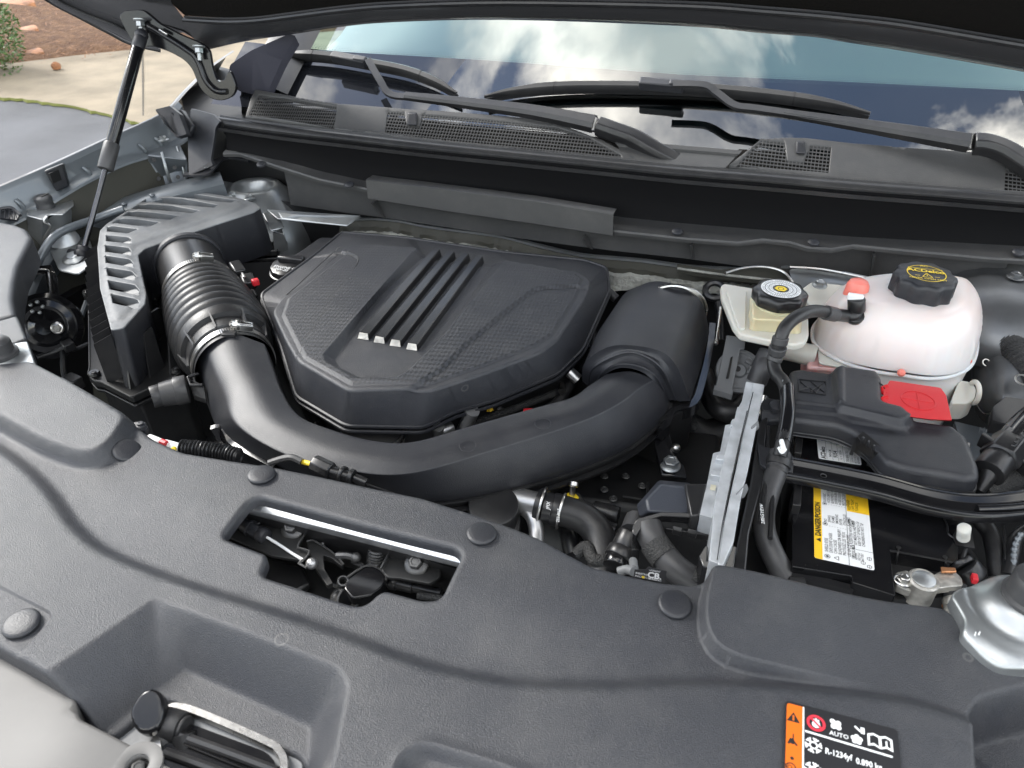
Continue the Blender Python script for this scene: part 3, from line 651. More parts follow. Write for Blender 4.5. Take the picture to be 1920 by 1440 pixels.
part('steel_lip', slab(UZ([(520, 396, .985), (528, 410, .98), (650, 422, .985), (675, 405, .99), (560, 402, .99)]), .004), 'zinc', fw, bevel=.002)
part('dashmat', grid([[(x, 1.36, .97) for x in np.linspace(-1.2, .74, 10)], [(x, 1.40, .6) for x in np.linspace(-1.2, .74, 10)], [(x, 1.40, .2) for x in np.linspace(-1.2, .74, 10)]]), 'deep', fw)
bpy.data.objects['dashmat'].name = 'lower_wall'

# ================================================================== HOOD (open, leaning back over the bay)
HA = R(47); HO = A([0, 1.40, 1.35]); HU = A([0, -math.cos(HA), math.sin(HA)]); HN = A([0, -math.sin(HA), -math.cos(HA)])
H = lambda px, py, off=0: UP(px, py, HO, HN, off)
hood = thing('hood', 'open hood with black liner and glossy rear rail overhead', 'hood', (-.35, 1.45, 1.35))
E0 = [(395, 92), (430, 84), (480, 72), (545, 62), (640, 46), (740, 36), (950, 31), (1280, 43), (1430, 57), (1530, 64), (1590, 75), (1700, 93), (1920, 131), (2080, 160)]
E1 = [(345, 34), (420, 38), (480, 36), (545, 28), (640, 16), (740, 8), (950, 2), (1280, 8), (1430, 18), (1530, 26), (1590, 32), (1700, 45), (1920, 82), (2080, 108)]
h0 = cr([H(a, b, 0) for a, b in E0], 4); h1 = cr([H(a, b, .012) for a, b in E1], 4)
part('rear_rail', grid([h0 + HN * -.03, h0 + HN * -.01, h0, h0 * .75 + h1 * .25 + HN * .014, h0 * .4 + h1 * .6 + HN * .016, h1 + HN * .006, h1, h1 + HU * .004 - HN * .003]), 'railm', hood)
part('rail_lip', tube(h1 + HN * .004, .0045, sm=1, n=8), 'satin', hood)
lin = [h1 - HN * .006 + HU * t + HN * .012 * math.sin(min(1, t * 6) * 1.57) for t in (0, .02, .06, .15, .4, .8, 1.1)]
for r_ in lin[3:]:
    c_ = r_[:, 0].mean(); r_[:, 2] = r_[:, 2] * .5 + r_[:, 2].mean() * .5; r_[:, 1] = r_[:, 1] * .5 + r_[:, 1].mean() * .5
part('felt_liner', grid(lin), 'felt', hood)
# outer skin, 45 mm above the inner structure
xs = np.linspace(-1.30, .72, 24)
skin = [[HO + A([x, 0, 0]) + HU * t - HN * (.05 + .02 * (1 - ((x + .32) / 1) ** 2)) for x in xs] for t in (-.02, .1, .4, .8, 1.12)]
part('outer_skin', slab([skin[0][0], skin[0][-1], skin[-1][-1], skin[-1][0]], .004, HN), 'paint', hood)
# side flange with its folded hem seen at the upper left
S0 = [H(a, b, -.01) for a, b in [(40, -40), (88, 0), (150, 33), (205, 62), (245, 82), (300, 95)]]
S1 = [H(a, b, .012) for a, b in [(60, -40), (112, 0), (165, 26), (215, 45), (250, 62), (300, 80)]]
S2 = [H(a, b, .016) for a, b in [(150, -40), (180, 0), (215, 10), (245, 22), (290, 40), (345, 60)]]
S3 = [H(a, b, .012) for a, b in [(320, -40), (320, 0), (330, 15), (345, 34), (370, 60), (395, 92)]]
c4 = lambda P: cr(P, 4)
part('side_flange', grid([c4(S0) - HN * .02, c4(S0), c4(S0) * .3 + c4(S1) * .7 + HN * .010, c4(S1), c4(S1) * .8 + c4(S2) * .2 - HN * .008, c4(S2), c4(S3)]), 'railm', hood)
each('hem_bead', [tube(c4(S0), .004, sm=1, n=8), tube(c4(S1) + HN * .002, .0022, sm=1, n=6), tube(c4(S0) * .5 + c4(S1) * .5 + HN * .007, .0015, sm=1, n=6)], 'satin', hood)
# fibrous sound pad corner hanging at top left of liner
# hinge
hg = thing('gooseneck_hinge', 'black gooseneck hood hinge bolted to the left corner of the hood', 'hood hinge', U(415, 180, 1.12))
HP = (A([-1.1, 1.40, 1.25]), A([.25, -1, .15]))
hp = lambda px, py, o=0: UP(px, py, HP[0], HP[1], o)
out = [(222, 30), (232, 20), (268, 18), (285, 32), (300, 45), (340, 66), (375, 80), (392, 92), (398, 130), (408, 154), (420, 151), (430, 128), (444, 165), (436, 182), (415, 190), (392, 184), (374, 165), (360, 128), (345, 112), (318, 97), (285, 86), (258, 90), (246, 76), (232, 50)]
part('arm', slab(rnd([hp(a, b) for a, b in out], .012, 5), .012, (-.25, 1, -.15)), 'gloss', hg, bevel=.0035, seg=3)
part('stiffener', tube([hp(a, b, .003) for a, b in [(270, 45), (300, 62), (345, 90), (368, 110), (385, 150), (405, 170), (425, 172)]], .006, n=10), 'gloss', hg)
for a, b in [(262, 36), (372, 86)]:
    P = hp(a, b, .012); part('nut', hexbolt(P, (0.1, -.35, -1), .0085, .014, 1.45) + [cyl(P, P + A([.001, -.006, -.026]), .0045, 12)], 'zinc', hg)
part('clip', box(hp(307, 60, .01), (.02, .008, .006), (1, 0, -.5)), 'steel', hg, bevel=.002)

# gas strut
gs_ = thing('gas_strut', 'black gas strut with thin chromed rod holding the hood up at the left', 'gas strut', UZ([(150, 480, .94)])[0])
ga, gb, gc, gd = hp(265, 66, .03), UZ([(203, 272, 1.10)])[0], None, UZ([(154, 478, .95)])[0]
ax = nrm(ga - gd); Lg = np.linalg.norm(ga - gd)
def along(px, py):   # point on the strut axis nearest to a pixel row
    best = min(np.linspace(0, Lg, 400), key=lambda t: abs(proj(gd + ax * t)[1] - py)); return gd + ax * best
part('cylinder', [cyl(along(0, 285), along(0, 82), .0118, 24, rb=.002)], 'gloss', gs_)
part('collar', [cyl(along(0, 318), along(0, 268), .0148, 24, rb=.003)], 'rubgrey', gs_)
part('rod', cyl(along(0, 470), along(0, 310), .0052, 16), 'rodm', gs_)
part('end_socket', [cyl(along(0, 92), along(0, 68), .0125, 20, rb=.003), sphere(along(0, 62), .013, 10)], 'plastic', gs_)
part('end_socket', [cyl(along(0, 486), along(0, 462), .013, 20, rb=.003), sphere(along(0, 486) , .015, 10), cyl(along(0, 482) + A([-.028, .0, 0]), along(0, 482), .009, 16)], 'plastic', gs_)

# ================================================================== LEFT FENDER AND INNER WING
TP = [(-160, 418, 1.045), (-60, 376, 1.06), (0, 350, 1.07), (100, 307, 1.085), (200, 261, 1.10), (310, 211, 1.12), (352, 170, 1.14), (395, 128, 1.16), (440, 96, 1.18)]
tp_ = cr(UZ(TP), 4); fx = lambda y: np.interp(y, tp_[:, 1], tp_[:, 0])
def UFX(px, py, xf):
    x = -1.25
    for _ in range(8): p = UX(px, py, x); x = xf(p[1])
    return p
fd = thing('fender', 'grey front fender with blue grey inner flange along the left side', 'fender', (-1.3, 1.1, .5))
part('outer_panel', grid([tp_, tp_ + A([-.006, 0, .001]), tp_ + A([-.02, 0, -.006]), tp_ + A([-.06, 0, -.05]), tp_ + A([-.09, 0, -.25]), tp_ * A([1, 1, 0]) + A([-.08, 0, .35])]), 'paint', fd)
BP = [(-160, 480), (-60, 440), (0, 415), (60, 385), (97, 362), (150, 332), (217, 301), (277, 283), (330, 258), (352, 230)]
bp_ = cr([UFX(a, b, lambda y: fx(y) + .012) for a, b in BP], 4); tq = A([(fx(p[1]) , p[1], np.interp(p[1], tp_[:, 1], tp_[:, 2])) for p in bp_])
part('inner_flange', grid([tq, tq * .8 + bp_ * .2 + A([.006, 0, 0]), tq * .15 + bp_ * .85, bp_ + A([.004, 0, 0]), bp_ + A([.022, 0, -.004]), bp_ + A([.024, 0, -.008])]), 'primer', fd)
for a, b in [(155, 313), (260, 270), (290, 258), (30, 375)]:
    p = UFX(a, b, lambda y: fx(y) + .012); q = UFX(a + 10, b + 14, lambda y: fx(y) + .014); part('stiffening_rib', tube([p, p * .5 + q * .5 + A([.006, 0, 0]), q + A([.006, 0, 0])], .004, n=8), 'primer', fd)
p = UFX(306, 262, lambda y: fx(y) + .03); part('bolt', hexbolt(p, (0, 0, 1), .008), 'zinc', fd)
part('clip_block', [frustum([UFX(a, b, lambda y: fx(y) + .03) for a, b in [(82, 321), (118, 307), (130, 349), (106, 360)]], [UFX(a, b, lambda y: fx(y) + .004) for a, b in [(84, 318), (120, 304), (132, 346), (108, 357)]]),
   ], 'plastic', fd, bevel=.003)
p0 = UFX(103, 331, lambda y: fx(y) + .032); part('clip_window', box(p0, (.004, .022, .02)), 'deep', fd)
# inner wing: dark olive well behind the air box, boxed upper rail
iw = thing('inner_wing', 'dark inner wing and painted upper rail beside the filter box', 'inner wing', (-1.2, 1.0, .6))
part('well_liner', grid([[p + A([.02, 0, -.004]) for p in bp_], [p + A([.04, 0, -.08]) for p in bp_], [p + A([.10, 0, -.16]) for p in bp_], [p + A([.16, 0, -.5]) for p in bp_]]), 'khaki', iw)
part('upper_rail', tube(UZ([(-60, 690, .86), (20, 590, .89), (62, 510, .92), (130, 440, .945), (210, 405, .965), (300, 375, .985), (420, 345, 1.0)]), 1, sm=5, prof=[(-.032, -.02), (-.034, .012), (-.024, .02), (.018, .022), (.03, .012), (.03, -.03)]), 'primer', iw, sharp=50)
for a, b, z in [(232, 382, .995), (285, 366, 1.005), (190, 402, .98), (150, 425, .972)]: part('rivet', sphere(U(a, b, z), .006, 6, (1, 1, .6)), 'primer', iw)
part('rail_tube', pxt([(60, 520, .93), (100, 445, .985), (180, 410, .99), (232, 392, 1.0)], .008, n=10), 'primer', iw)
tw = thing('strut_tower', 'galvanised suspension tower top behind the filter box', 'strut tower', U(470, 350, .98))
c_ = U(478, 352, .985)
part('tower_dome', lathe([(.125, -.16), (.12, -.10), (.105, -.045), (.075, -.018), (.055, .004), (.045, .006), (.038, .0), (.034, -.02)], c_, (0, 0, 1), 40, capb=False), 'zinc', tw, sharp=60)
part('tower_plate', slab(rnd(UZ([(372, 352, .95), (400, 340, .965), (450, 330, .965), (520, 345, .965), (550, 390, .95), (520, 410, .94), (420, 385, .945), (385, 372, .945)]), .02), .03), 'zinc', tw, bevel=.006, seg=3)
part('bolt', hexbolt(U(402, 356, .985), (0, 0, 1), .013, .022, 1.2), 'plastic', tw)
for a, b in [(468, 372), (436, 366)]: part('stud', hexbolt(U(a, b, .985), (0, 0, 1), .008), 'zinc', tw)
part('drain_strap', [tube(UZ([(505, 398, .97), (520, 430, .95), (528, 470, .9)]), 1, sm=5, prof=[(-.014, -.0015), (-.014, .0015), (.014, .0015), (.014, -.0015)]), slab(UZ([(500, 392, .975), (640, 402, .985), (676, 404, .985), (652, 421, .98), (520, 410, .97)]), .003)], 'zinc', tw, bevel=.0015)
# perforated hinge pillar bracket and dark plastic end pieces of the cowl
hb = thing('hinge_bracket', 'small painted box bracket with round holes under the left end of the cowl', 'bracket', U(310, 350, .98))
part('box_plate', frustum(UZ([(275, 290, 1.06), (300, 282, 1.06), (338, 270, 1.06), (352, 300, 1.05), (345, 262, 1.06)][:4]), UZ([(282, 345, .99), (305, 352, .985), (350, 350, .985), (352, 330, .99)])), 'primer', hb, bevel=.003)
each('rim_strip', [tube(UZ([(303, 285, 1.064), (312, 318, 1.03), (322, 350, .99)]), .0035, n=8), tube(UZ([(332, 275, 1.064), (342, 310, 1.03), (350, 345, .99)]), .003, n=8)], 'zinc', hb)
each('hole', [lathe([(.0045, 0), (.0045, .001)], UZ([(a, b, z)])[0], (.4, -1, .5), 12) for a, b, z in [(289, 300, 1.051), (298, 335, 1.01), (328, 314, 1.035), (334, 332, 1.014)]], 'deep', hb)
ce = thing('cowl_end', 'grey plastic end wall at the left end of the cowl trough', 'cowl end piece', U(390, 260, 1.1))
part('end_plate', [slab(rnd(UZ([(358, 203, 1.13), (400, 215, 1.13), (412, 228, 1.125), (404, 240, 1.11), (395, 300, 1.05), (400, 310, 1.04), (352, 330, 1.03), (372, 315, 1.03), (365, 270, 1.07), (350, 230, 1.11)]), .004), .006, (.3, 1, -.3))], 'plastic', ce, bevel=.002)
part('return_plate', [slab(UZ([(400, 218, 1.122), (442, 286, 1.035), (400, 306, 1.03), (385, 250, 1.09)]), .006, (-.3, .6, -.5))], 'satin', ce, bevel=.002)
part('foot_flange', tube(UZ([(346, 327, 1.03), (382, 326, 1.03), (395, 316, 1.032), (410, 300, 1.035), (432, 294, 1.033), (470, 300, 1.03)]), 1, sm=5, prof=[(-.010, -.002), (-.010, .002), (.008, .002), (.008, -.002)]), 'plastic', ce)
part('bracket_ear', [slab(rnd(UZ([(290, 205, 1.14), (318, 198, 1.14), (335, 212, 1.14), (350, 252, 1.10), (330, 258, 1.09), (308, 232, 1.12)]), .004), .012, (.2, .8, -.5))], 'plastic', ce, bevel=.003)
part('bracket_wing', [slab(UZ([(318, 210, 1.135), (340, 204, 1.135), (362, 236, 1.11), (352, 256, 1.09)]), .010, (.2, .8, -.5))], 'plastic', ce, bevel=.003)
part('screw', hexbolt(U(385, 312, 1.038), (0, 0, 1), .007), 'zinc', ce)
part('fender_gap_liner', [slab(UZ([(340, 185, 1.125), (372, 150, 1.13), (402, 122, 1.135), (432, 130, 1.135), (472, 168, 1.125), (466, 226, 1.10), (400, 226, 1.10), (350, 222, 1.10)]), .05)], 'deep', ce)
rf_ = thing('fender', 'grey front fender at the far right side of the bay, mostly outside the picture', 'fender', (.8, 1.0, .5))
rx = A([(.78 - .04 * max(0, .6 - y), y, 1.06 + .045 * (y - .4)) for y in np.linspace(.3, 1.6, 14)])
part('outer_panel', grid([rx, rx + A([.006, 0, .001]), rx + A([.02, 0, -.006]), rx + A([.06, 0, -.05]), rx + A([.09, 0, -.25]), rx * A([1, 1, 0]) + A([.08, 0, .35])]), 'paint', rf_)
part('inner_flange', grid([rx, rx + A([-.008, 0, -.05]), rx + A([-.03, 0, -.055]), rx + A([-.032, 0, -.20])]), 'primer', rf_)
# body of the car in front of and below the bay
fl_ = thing('bay_floor', 'dark shadowed bottom of the engine bay', 'bay floor', (-.35, .8, .3))
part('undertray', box((-.35, .75, .32), (1.9, 1.4, .04)), 'deep', fl_)
each('side_wall', [box((-1.24, .72, .6), (.02, 1.3, .55)), box((.74, .8, .70), (.02, 1.3, .6)), box((-1.06, 1.44, .92), (.62, .01, .30))], 'deep', fl_)

# ================================================================== WIPERS (stand on the glass)
def blade(nm_label, pts, conn):
    w_ = thing('wiper', nm_label, 'windscreen wiper', G(*pts[len(pts) // 2]), 'windscreen wipers')
    P = [G(a, b, .020) for a, b in pts]; n = len(P)
    m_ = len(cr(P, 6)); pp = cr(P, 6)
    pf = [(-.0125, -.006), (-.0115, .0), (-.006, .008), (.003, .010), (.009, .005), (.0115, -.006)]
    prof_ = lambda t: min(1, .25 + 5 * min(t, 1 - t))
    V, F = tube(P, prof_, sm=6, prof=pf, up=GN)
    part('spoiler', (V, F), 'satin', w_)
    part('rubber_blade', tube([p - nrm(GN) * .011 for p in P], 1, sm=6, prof=[(-.002, -.008), (-.003, .006), (.003, .006), (.002, -.008)], up=GN), 'rubber', w_)
    c = G(*conn, .030); d = nrm(P[n // 2 + 1] - P[n // 2])
    part('connector', [box(c, (.085, .018, .020), d, GN), box(c + d * .03 + nrm(GN) * .009, (.03, .014, .008), d, GN)], 'plastic', w_, bevel=.003)
    for k in (.27, .75):
        q = pp[int(m_ * k)]; part('joint_ring', tube([q - d * .0015, q + d * .0015], 1, sm=1, prof=[(a * 1.06, b * 1.08) for a, b in pf], up=GN), 'deep', w_)
    return w_
w1 = blade('left wiper with short blade and arm sweeping down to the middle of the cowl', [(528, 99), (560, 101), (620, 106), (690, 118), (760, 132), (815, 152), (856, 174)], (655, 112))
part('arm', [tube([G(690, 112, .05), G(712, 150, .045), G(735, 178, .04), G(800, 182, .04), G(900, 194, .04)], 1, sm=5, prof=[(-.007, -.003), (-.007, .003), (.007, .003), (.007, -.003)], up=GN)], 'satin', w1)
part('lower_arm', [tube([G(760, 179, .042), G(900, 195, .042), G(1010, 210, .044), G(1115, 231, .046)], lambda t: .55 + .5 * t, sm=5, prof=[(-.016, -.008), (-.015, .004), (-.008, .010), (.008, .010), (.015, .004), (.016, -.008)], up=GN)], 'satin', w1)  # thicker lower half of the wiper arm itself, built as a second shell
part('arm_head', [tube([G(1122, 233, .046), G(1150, 243, .045), G(1190, 258, .04), G(1235, 284, .03), G(1290, 312, .01)], 1, sm=5, prof=[(-.017, -.014), (-.016, .004), (-.009, .012), (.009, .012), (.016, .004), (.017, -.014)], up=GN)], 'satin', w1, bevel=.002)
part('pivot_pin', cyl(G(1117, 222, .05), G(1112, 246, .04), .006), 'steel', w1)
w2 = blade('right wiper with long blade lying across the dark glass band', [(908, 181), (960, 170), (1060, 162), (1200, 162), (1330, 167), (1450, 178), (1560, 194), (1632, 212)], (1240, 160))
part('arm', [tube([G(1262, 158, .05), G(1320, 160, .05), G(1345, 175, .045), G(1378, 198, .042), G(1420, 204, .042), G(1560, 224, .044)], 1, sm=5, prof=[(-.007, -.003), (-.007, .003), (.007, .003), (.007, -.003)], up=GN)], 'satin', w2)
part('lower_arm', [tube([G(1470, 211, .042), G(1580, 228, .042), G(1700, 247, .044), G(1818, 266, .046)], lambda t: .5 + .55 * t, sm=5, prof=[(-.016, -.008), (-.015, .004), (-.008, .010), (.008, .010), (.015, .004), (.016, -.008)], up=GN)], 'satin', w2)
part('arm_head', [tube([G(1826, 266, .046), G(1850, 268, .046), G(1885, 280, .04), G(1925, 305, .03), G(1970, 340, .01)], 1, sm=5, prof=[(-.018, -.014), (-.017, .004), (-.009, .013), (.009, .013), (.017, .004), (.018, -.014)], up=GN)], 'satin', w2, bevel=.002)
part('pivot_pin', cyl(G(1821, 252, .05), G(1817, 280, .04), .006), 'steel', w2)
# ================================================================== RADIATOR COVER (foreground)
ZC = 1.03
def cxy0(pts): return UXY(pts, ZC)
def z4(ox, oy, k, pts): return [(ox + x / k, oy + y / k) for x, y in pts]
OUT = [(-260, 700), (-60, 702), (0, 704), (68, 697), (160, 742), (250, 792), (286, 822), (345, 848), (440, 864), (520, 876), (600, 892), (700, 914), (790, 932), (880, 960), (960, 988), (1010, 1008), (1060, 1036), (1110, 1062), (1180, 1078), (1240, 1090), (1300, 1096), (1322, 1088), (1338, 1078), (1500, 1102), (1690, 1128), (1765, 1137), (1790, 1152), (1812, 1190), (1850, 1225), (1890, 1244), (2000, 1262), (2420, 1320), (2520, 1800), (1000, 1700), (520, 1560), (548, 1450), (562, 1394), (545, 1368), (420, 1316), (300, 1265), (283, 1260), (266, 1268), (230, 1300), (190, 1330), (172, 1332), (153, 1322), (138, 1300), (60, 1252), (0, 1218), (-260, 1080)]
HOLE = rnd(z4(400, 900, 3.84, [(330, 128), (1745, 492), (1790, 545), (1650, 825), (1600, 852), (1500, 852), (1240, 778), (1180, 800), (1110, 862), (1040, 882), (940, 858), (368, 672), (345, 640), (385, 560), (378, 520), (85, 412), (82, 380), (262, 160)]), 9, 4)
SLINE = cr([(-260, 700), (-60, 812), (0, 847), (50, 885), (92, 930), (130, 985), (180, 1030), (250, 1062), (330, 1092), (480, 1142), (640, 1196), (760, 1240), (860, 1266), (970, 1284), (1120, 1290), (1280, 1285), (1420, 1288), (1560, 1302), (1700, 1320), (1800, 1350), (1860, 1380), (1960, 1460)], 3)
PADL = rnd([(-260, 680), (0, 690), (68, 680), (150, 725), (268, 796), (232, 850), (188, 876), (140, 876), (70, 850), (0, 810), (-60, 775), (-260, 690)], 22, 4)
PADR = cr([(1330, 1060), (1324, 1100), (1316, 1140), (1318, 1185), (1338, 1222), (1380, 1244), (1450, 1258), (1540, 1270), (1640, 1284)], 5)
PADR = np.vstack([PADR, [(2250, 1400), (2250, 1000), (1400, 1020)]])
BAO = rnd([(60, 1280), (100, 1258), (292, 1124), (640, 1258), (656, 1290), (600, 1560), (0, 1560), (60, 1320)], 12, 4)
BAI = rnd([(160, 1330), (322, 1203), (566, 1312), (560, 1560), (100, 1560)], 10, 4)
PAT = rnd([(-260, 980), (0, 1104), (95, 1152), (98, 1162), (36, 1236), (-260, 1160)], 8, 4)
BRO = cr([(1822, 1380), (1820, 1330), (1840, 1303), (1880, 1290), (1960, 1275)], 4); BRO = np.vstack([BRO, [(2200, 1250), (2200, 1700), (1840, 1700)]])
BRI = cr([(1856, 1440), (1848, 1380), (1850, 1353), (1876, 1340), (1960, 1322)], 4); BRI = np.vstack([BRI, [(2200, 1300), (2200, 1700), (1880, 1700)]])
BBO = cr([(735, 1500), (748, 1445), (764, 1420), (795, 1407), (840, 1417), (940, 1448), (1080, 1500)], 4)
BBO = np.vstack([BBO, [(1000, 1690), (760, 1640)]])
P_ = {k: cxy0(v) for k, v in dict(S=SLINE, PL=PADL, PR=PADR, BO=BAO, BI=BAI, PA=PAT, RO=BRO, RI=BRI, BB=BBO).items()}
def blend(X, O, I):
    do, _ = dseg(X, O, True); do = np.where(inside(X, O), do, 0); di, _ = dseg(X, I, True); di = np.where(inside(X, I), 0, di)
    return sst(do / (do + di + 1e-6)) * .25 + .75 * np.clip(do / (do + di + 1e-6), 0, 1)
pxr = U(1330, 1200, ZC)[0]; pxe = U(1640, 1284, ZC)[0]
def zcov(X):
    d, s = dseg(X, P_['S']); sd = d * s          # positive behind the line
    z = ZC + .004 - .010 * (1 - sst(sd / .05)) * (sd > 0) * 1.0 - .004 * (sd > .05) * 0
    z = np.where(sd <= 0, ZC + .004, ZC - .007 + .008 * sst(sd / .075))
    z = z + (.004 - (-.007)) * 0 + np.where(sd <= 0, 0, 0)
    w = .018; t = sst((sd + w * .3) / w); zf_ = ZC + .004; zb_ = ZC - .006 + .007 * sst(np.maximum(sd, 0) / .10); z = zf_ * (1 - t) + zb_ * t
    z = z + .018 * platin(X, P_['PL'], .014)
    z = z + .017 * plat(X, P_['PR'], .007) * (1 - sst((X[:, 0] - pxr) / (pxe - pxr + .02)))
    z = z - .044 * blend(X, P_['BO'], P_['BI'])
    z = z - .0022 * plat(X, P_['PA'], .003)
    z = z - .04 * blend(X, P_['RO'], P_['RI']) - .010 * plat(X, P_['BB'], .010) + .003 * ridge(X, P_['BB'], .006)
    z = z + .0012 * np.sin(X[:, 0] * 19 + 1) * np.sin(X[:, 1] * 23)      # moulding waviness
    return z
rc = thing('radiator_cover', 'large grained black plastic cover across the front of the engine bay', 'radiator cover', U(900, 1150, 1.0))
part('moulded_sheet', relief(cxy0(rnd(OUT, 10, 4)), zcov, holes=[cxy0(HOLE)], step=.0042, rd=.0055, skirt=.022, hskirt=.008,
     lines=[(P_['S'], .018, False), (P_['PL'], .012, True), (P_['PR'], .007, True), (P_['BO'], .006, True), (P_['BI'], .006, True), (P_['PA'], .003, True), (P_['RO'], .006, True), (P_['RI'], .006, True), (P_['BB'], .008, True)]), 'grain', rc, sharp=0)
def czat(px, py, o=0):
    z = ZC
    for _ in range(4): p = U(px, py, z); z = zcov(p[None, :2])[0]
    p = U(px, py, z); p[2] += o; return p
for px, py, r_ in [(238, 847, .0155), (491, 893, .0150), (903, 1004, .0150), (1265, 1136, .0155), (42, 1172, .0158)]:
    q = czat(px, py); gx = (zcov(q[None, :2] + [[.02, 0]])[0] - zcov(q[None, :2] - [[.02, 0]])[0]) / .04; gy = (zcov(q[None, :2] + [[0, .02]])[0] - zcov(q[None, :2] - [[0, .02]])[0]) / .04
    ax = nrm([-gx, -gy, 1])
    part('push_pin', lathe([(r_ * .6, -.004), (r_ * .62, .0012), (r_ * .97, .0014), (r_, .002), (r_, .0031), (r_ * .95, .0042), (r_ * .8, .0050), (r_ * .4, .0054), (.0001, .0055)], q, ax, 36, capt=False), 'plastic', rc)
# air-conditioning label
TL, TR, BL_ = czat(1472, 1318, .0016), czat(1676, 1372, .0016), czat(1455, 1440, .0016)
Lb = Lab(TL, TR - TL, TL - BL_)
Lb.k = .72; Wl = np.linalg.norm(TR - TL) * 1000 / Lb.k
al = thing('warning_label', 'orange and black air conditioning warning label on the front of the cover', 'warning label', TL)
Hh = 95
part('label_sheet', Lb.slab([(x, y - Hh) for x, y in rrect(Wl + 3, Hh + 2, 4.5)], .2, .5), 'lblblack', al, flat=True)
k_ = Wl / 1315     # millimetres per enlarged pixel
ix = lambda zx, zy: Lb.inv(1400 + zx / 6.4, 1290 + zy / 6.4)
ow = ix(672, 300)[0]
part('orange_strip', Lb.poly([(1.5, -Hh + 1), (ow, -Hh + 1), (ow, -1)] + [(4.5, -1), (2.4, -1.8), (1.5, -4)], .35), 'orange', al, flat=True)
pr = [Lb.rect(ow, -Hh + 1, ow + 1.5, -1, .36)]
x0, y0 = ix(700, 518); x1, y1 = ix(1750, 832); pr.append(Lb.line((x0, y0), (x1, y1), 2.2, .37))
cx, cy = ix(1065, 440); pr += [Lb.disc(cx + a * 3.0, cy + b * 3.0, 3.0, .37 + .001 * i) for i, (a, b) in enumerate([(-.95, .95), (.95, .7), (-.7, -.95), (1.0, -1.0)])] + [Lb.disc(cx, cy, 2.2, .38)]
cx, cy = ix(1108, 590); pr.append(Lb.txt('AUTO', cx, cy, 5.2, .38, align='CENTER', bold=.012))
cx, cy = ix(1320, 620); pr += [Lb.disc(cx + 3.6 * math.cos(t), cy + 3.4 * math.sin(t), 2.6, .37 + .001 * i) for i, t in enumerate(np.arange(5) * 1.257 + .3)] + [Lb.disc(cx, cy, 2.6, .38)]
cx, cy = ix(1390, 515); pr += [Lb.rect(cx - 2, cy - 4, cx + 2, cy + 3.6, .39), Lb.line((cx - 2, cy - 2), (cx - 8, cy + 3), 2.2, .392)]
cx, cy = ix(1600, 650); w2_, h2_ = 12.5, 8.5
for s_ in (-1, 1):
    fr = [(cx, cy + h2_ * .75), (cx + s_ * w2_ * .5, cy + h2_), (cx + s_ * w2_, cy + h2_ * .72), (cx + s_ * w2_, cy - h2_ * .95), (cx + s_ * w2_ * .5, cy - h2_ * .7), (cx, cy - h2_)]
    inn = [(cx + s_ * 1.4, cy + h2_ * .5), (cx + s_ * w2_ * .5, cy + h2_ * .72), (cx + s_ * (w2_ - 2.2), cy + h2_ * .5), (cx + s_ * (w2_ - 2.2), cy - h2_ * .6), (cx + s_ * w2_ * .5, cy - h2_ * .4), (cx + s_ * 1.4, cy - h2_ * .7)]
    V = A([Lb.p(*q, .38) for q in fr + inn]); pr.append((V, [(i, (i + 1) % 6, (i + 1) % 6 + 6, i + 6) for i in range(6)]))
pr.append(Lb.txt('i', cx + w2_ * .5, cy - 4.6, 8, .385, align='CENTER', bold=.04))
def flake(cx, cy, r_, l=.38):
    o = []
    for t in np.arange(6) * math.pi / 3 + .2:
        d = A([math.cos(t), math.sin(t)]); e = A([-d[1], d[0]]); c = A([cx, cy])
        o.append(Lb.line(c + d * r_ * .38, c + d * r_, 2.0, l))
        for s_ in (-1, 1): o.append(Lb.line(c + d * r_ * .62, c + d * r_ * .95 + e * s_ * r_ * .34, 1.5, l + .002 * s_ + .004))
    o.append(Lb.circ(cx, cy, r_ * .36, r_ * .56, l + .01, 6)); return o
cx, cy = ix(800, 690); pr += flake(cx, cy, 8.8)
cx, cy = ix(940, 760); pr.append(Lb.txt('R-1234yf', cx, cy - 2.5, 7.0, .38, bold=.02, sx=.78))
cx, cy = ix(1310, 880); pr.append(Lb.txt('0.890 kg', cx, cy - 2.5, 7.0, .38, bold=.02, sx=.78))
cx, cy = ix(795, 990); pr += flake(cx, cy, 8.8)
cx, cy = ix(920, 1090); pr.append(Lb.txt('SAE J639', cx, cy - 6, 7.2, .38, bold=.02, sx=.9))
part('white_print', pr, 'white', al, flat=True, fixn=False)
cx, cy = ix(832, 425); pr = [Lb.circ(cx, cy, 7.0, 9.8, .40, 36), Lb.line((cx - 6, cy + 5.4), (cx + 6, cy - 5.4), 2.4, .42)]
part('red_print', pr, 'inkred', al, flat=True, fixn=False)
part('hand_symbol', [Lb.disc(cx, cy - 1.5, 4.2, .39), Lb.rect(cx - 1, cy, cx + .9, cy + 5.8, .392), Lb.rect(cx + 1.4, cy - 1, cx + 3.2, cy + 4.6, .394), Lb.rect(cx - 3.4, cy - 1, cx - 1.5, cy + 4.6, .396)], 'white', al, flat=True, fixn=False)
cx, cy = ix(560, 370); pr = [Lb.poly([(cx - 7, cy - 4), (cx + 7, cy - 4), (cx, cy + 8)], .38)]
cx2, cy2 = ix(545, 640); pr += [Lb.line((cx2 - 4, cy2 - 4), (cx2 - 1, cy2 + 3), 2.4, .38), Lb.line((cx2 - 1, cy2 + 3), (cx2 + 5, cy2 - 4), 2.2, .382), Lb.line((cx2 + 1, cy2 + 2), (cx2 + 1, cy2 + 9), 1.3, .384), Lb.disc(cx2, cy2 - .5, 3, .386)]
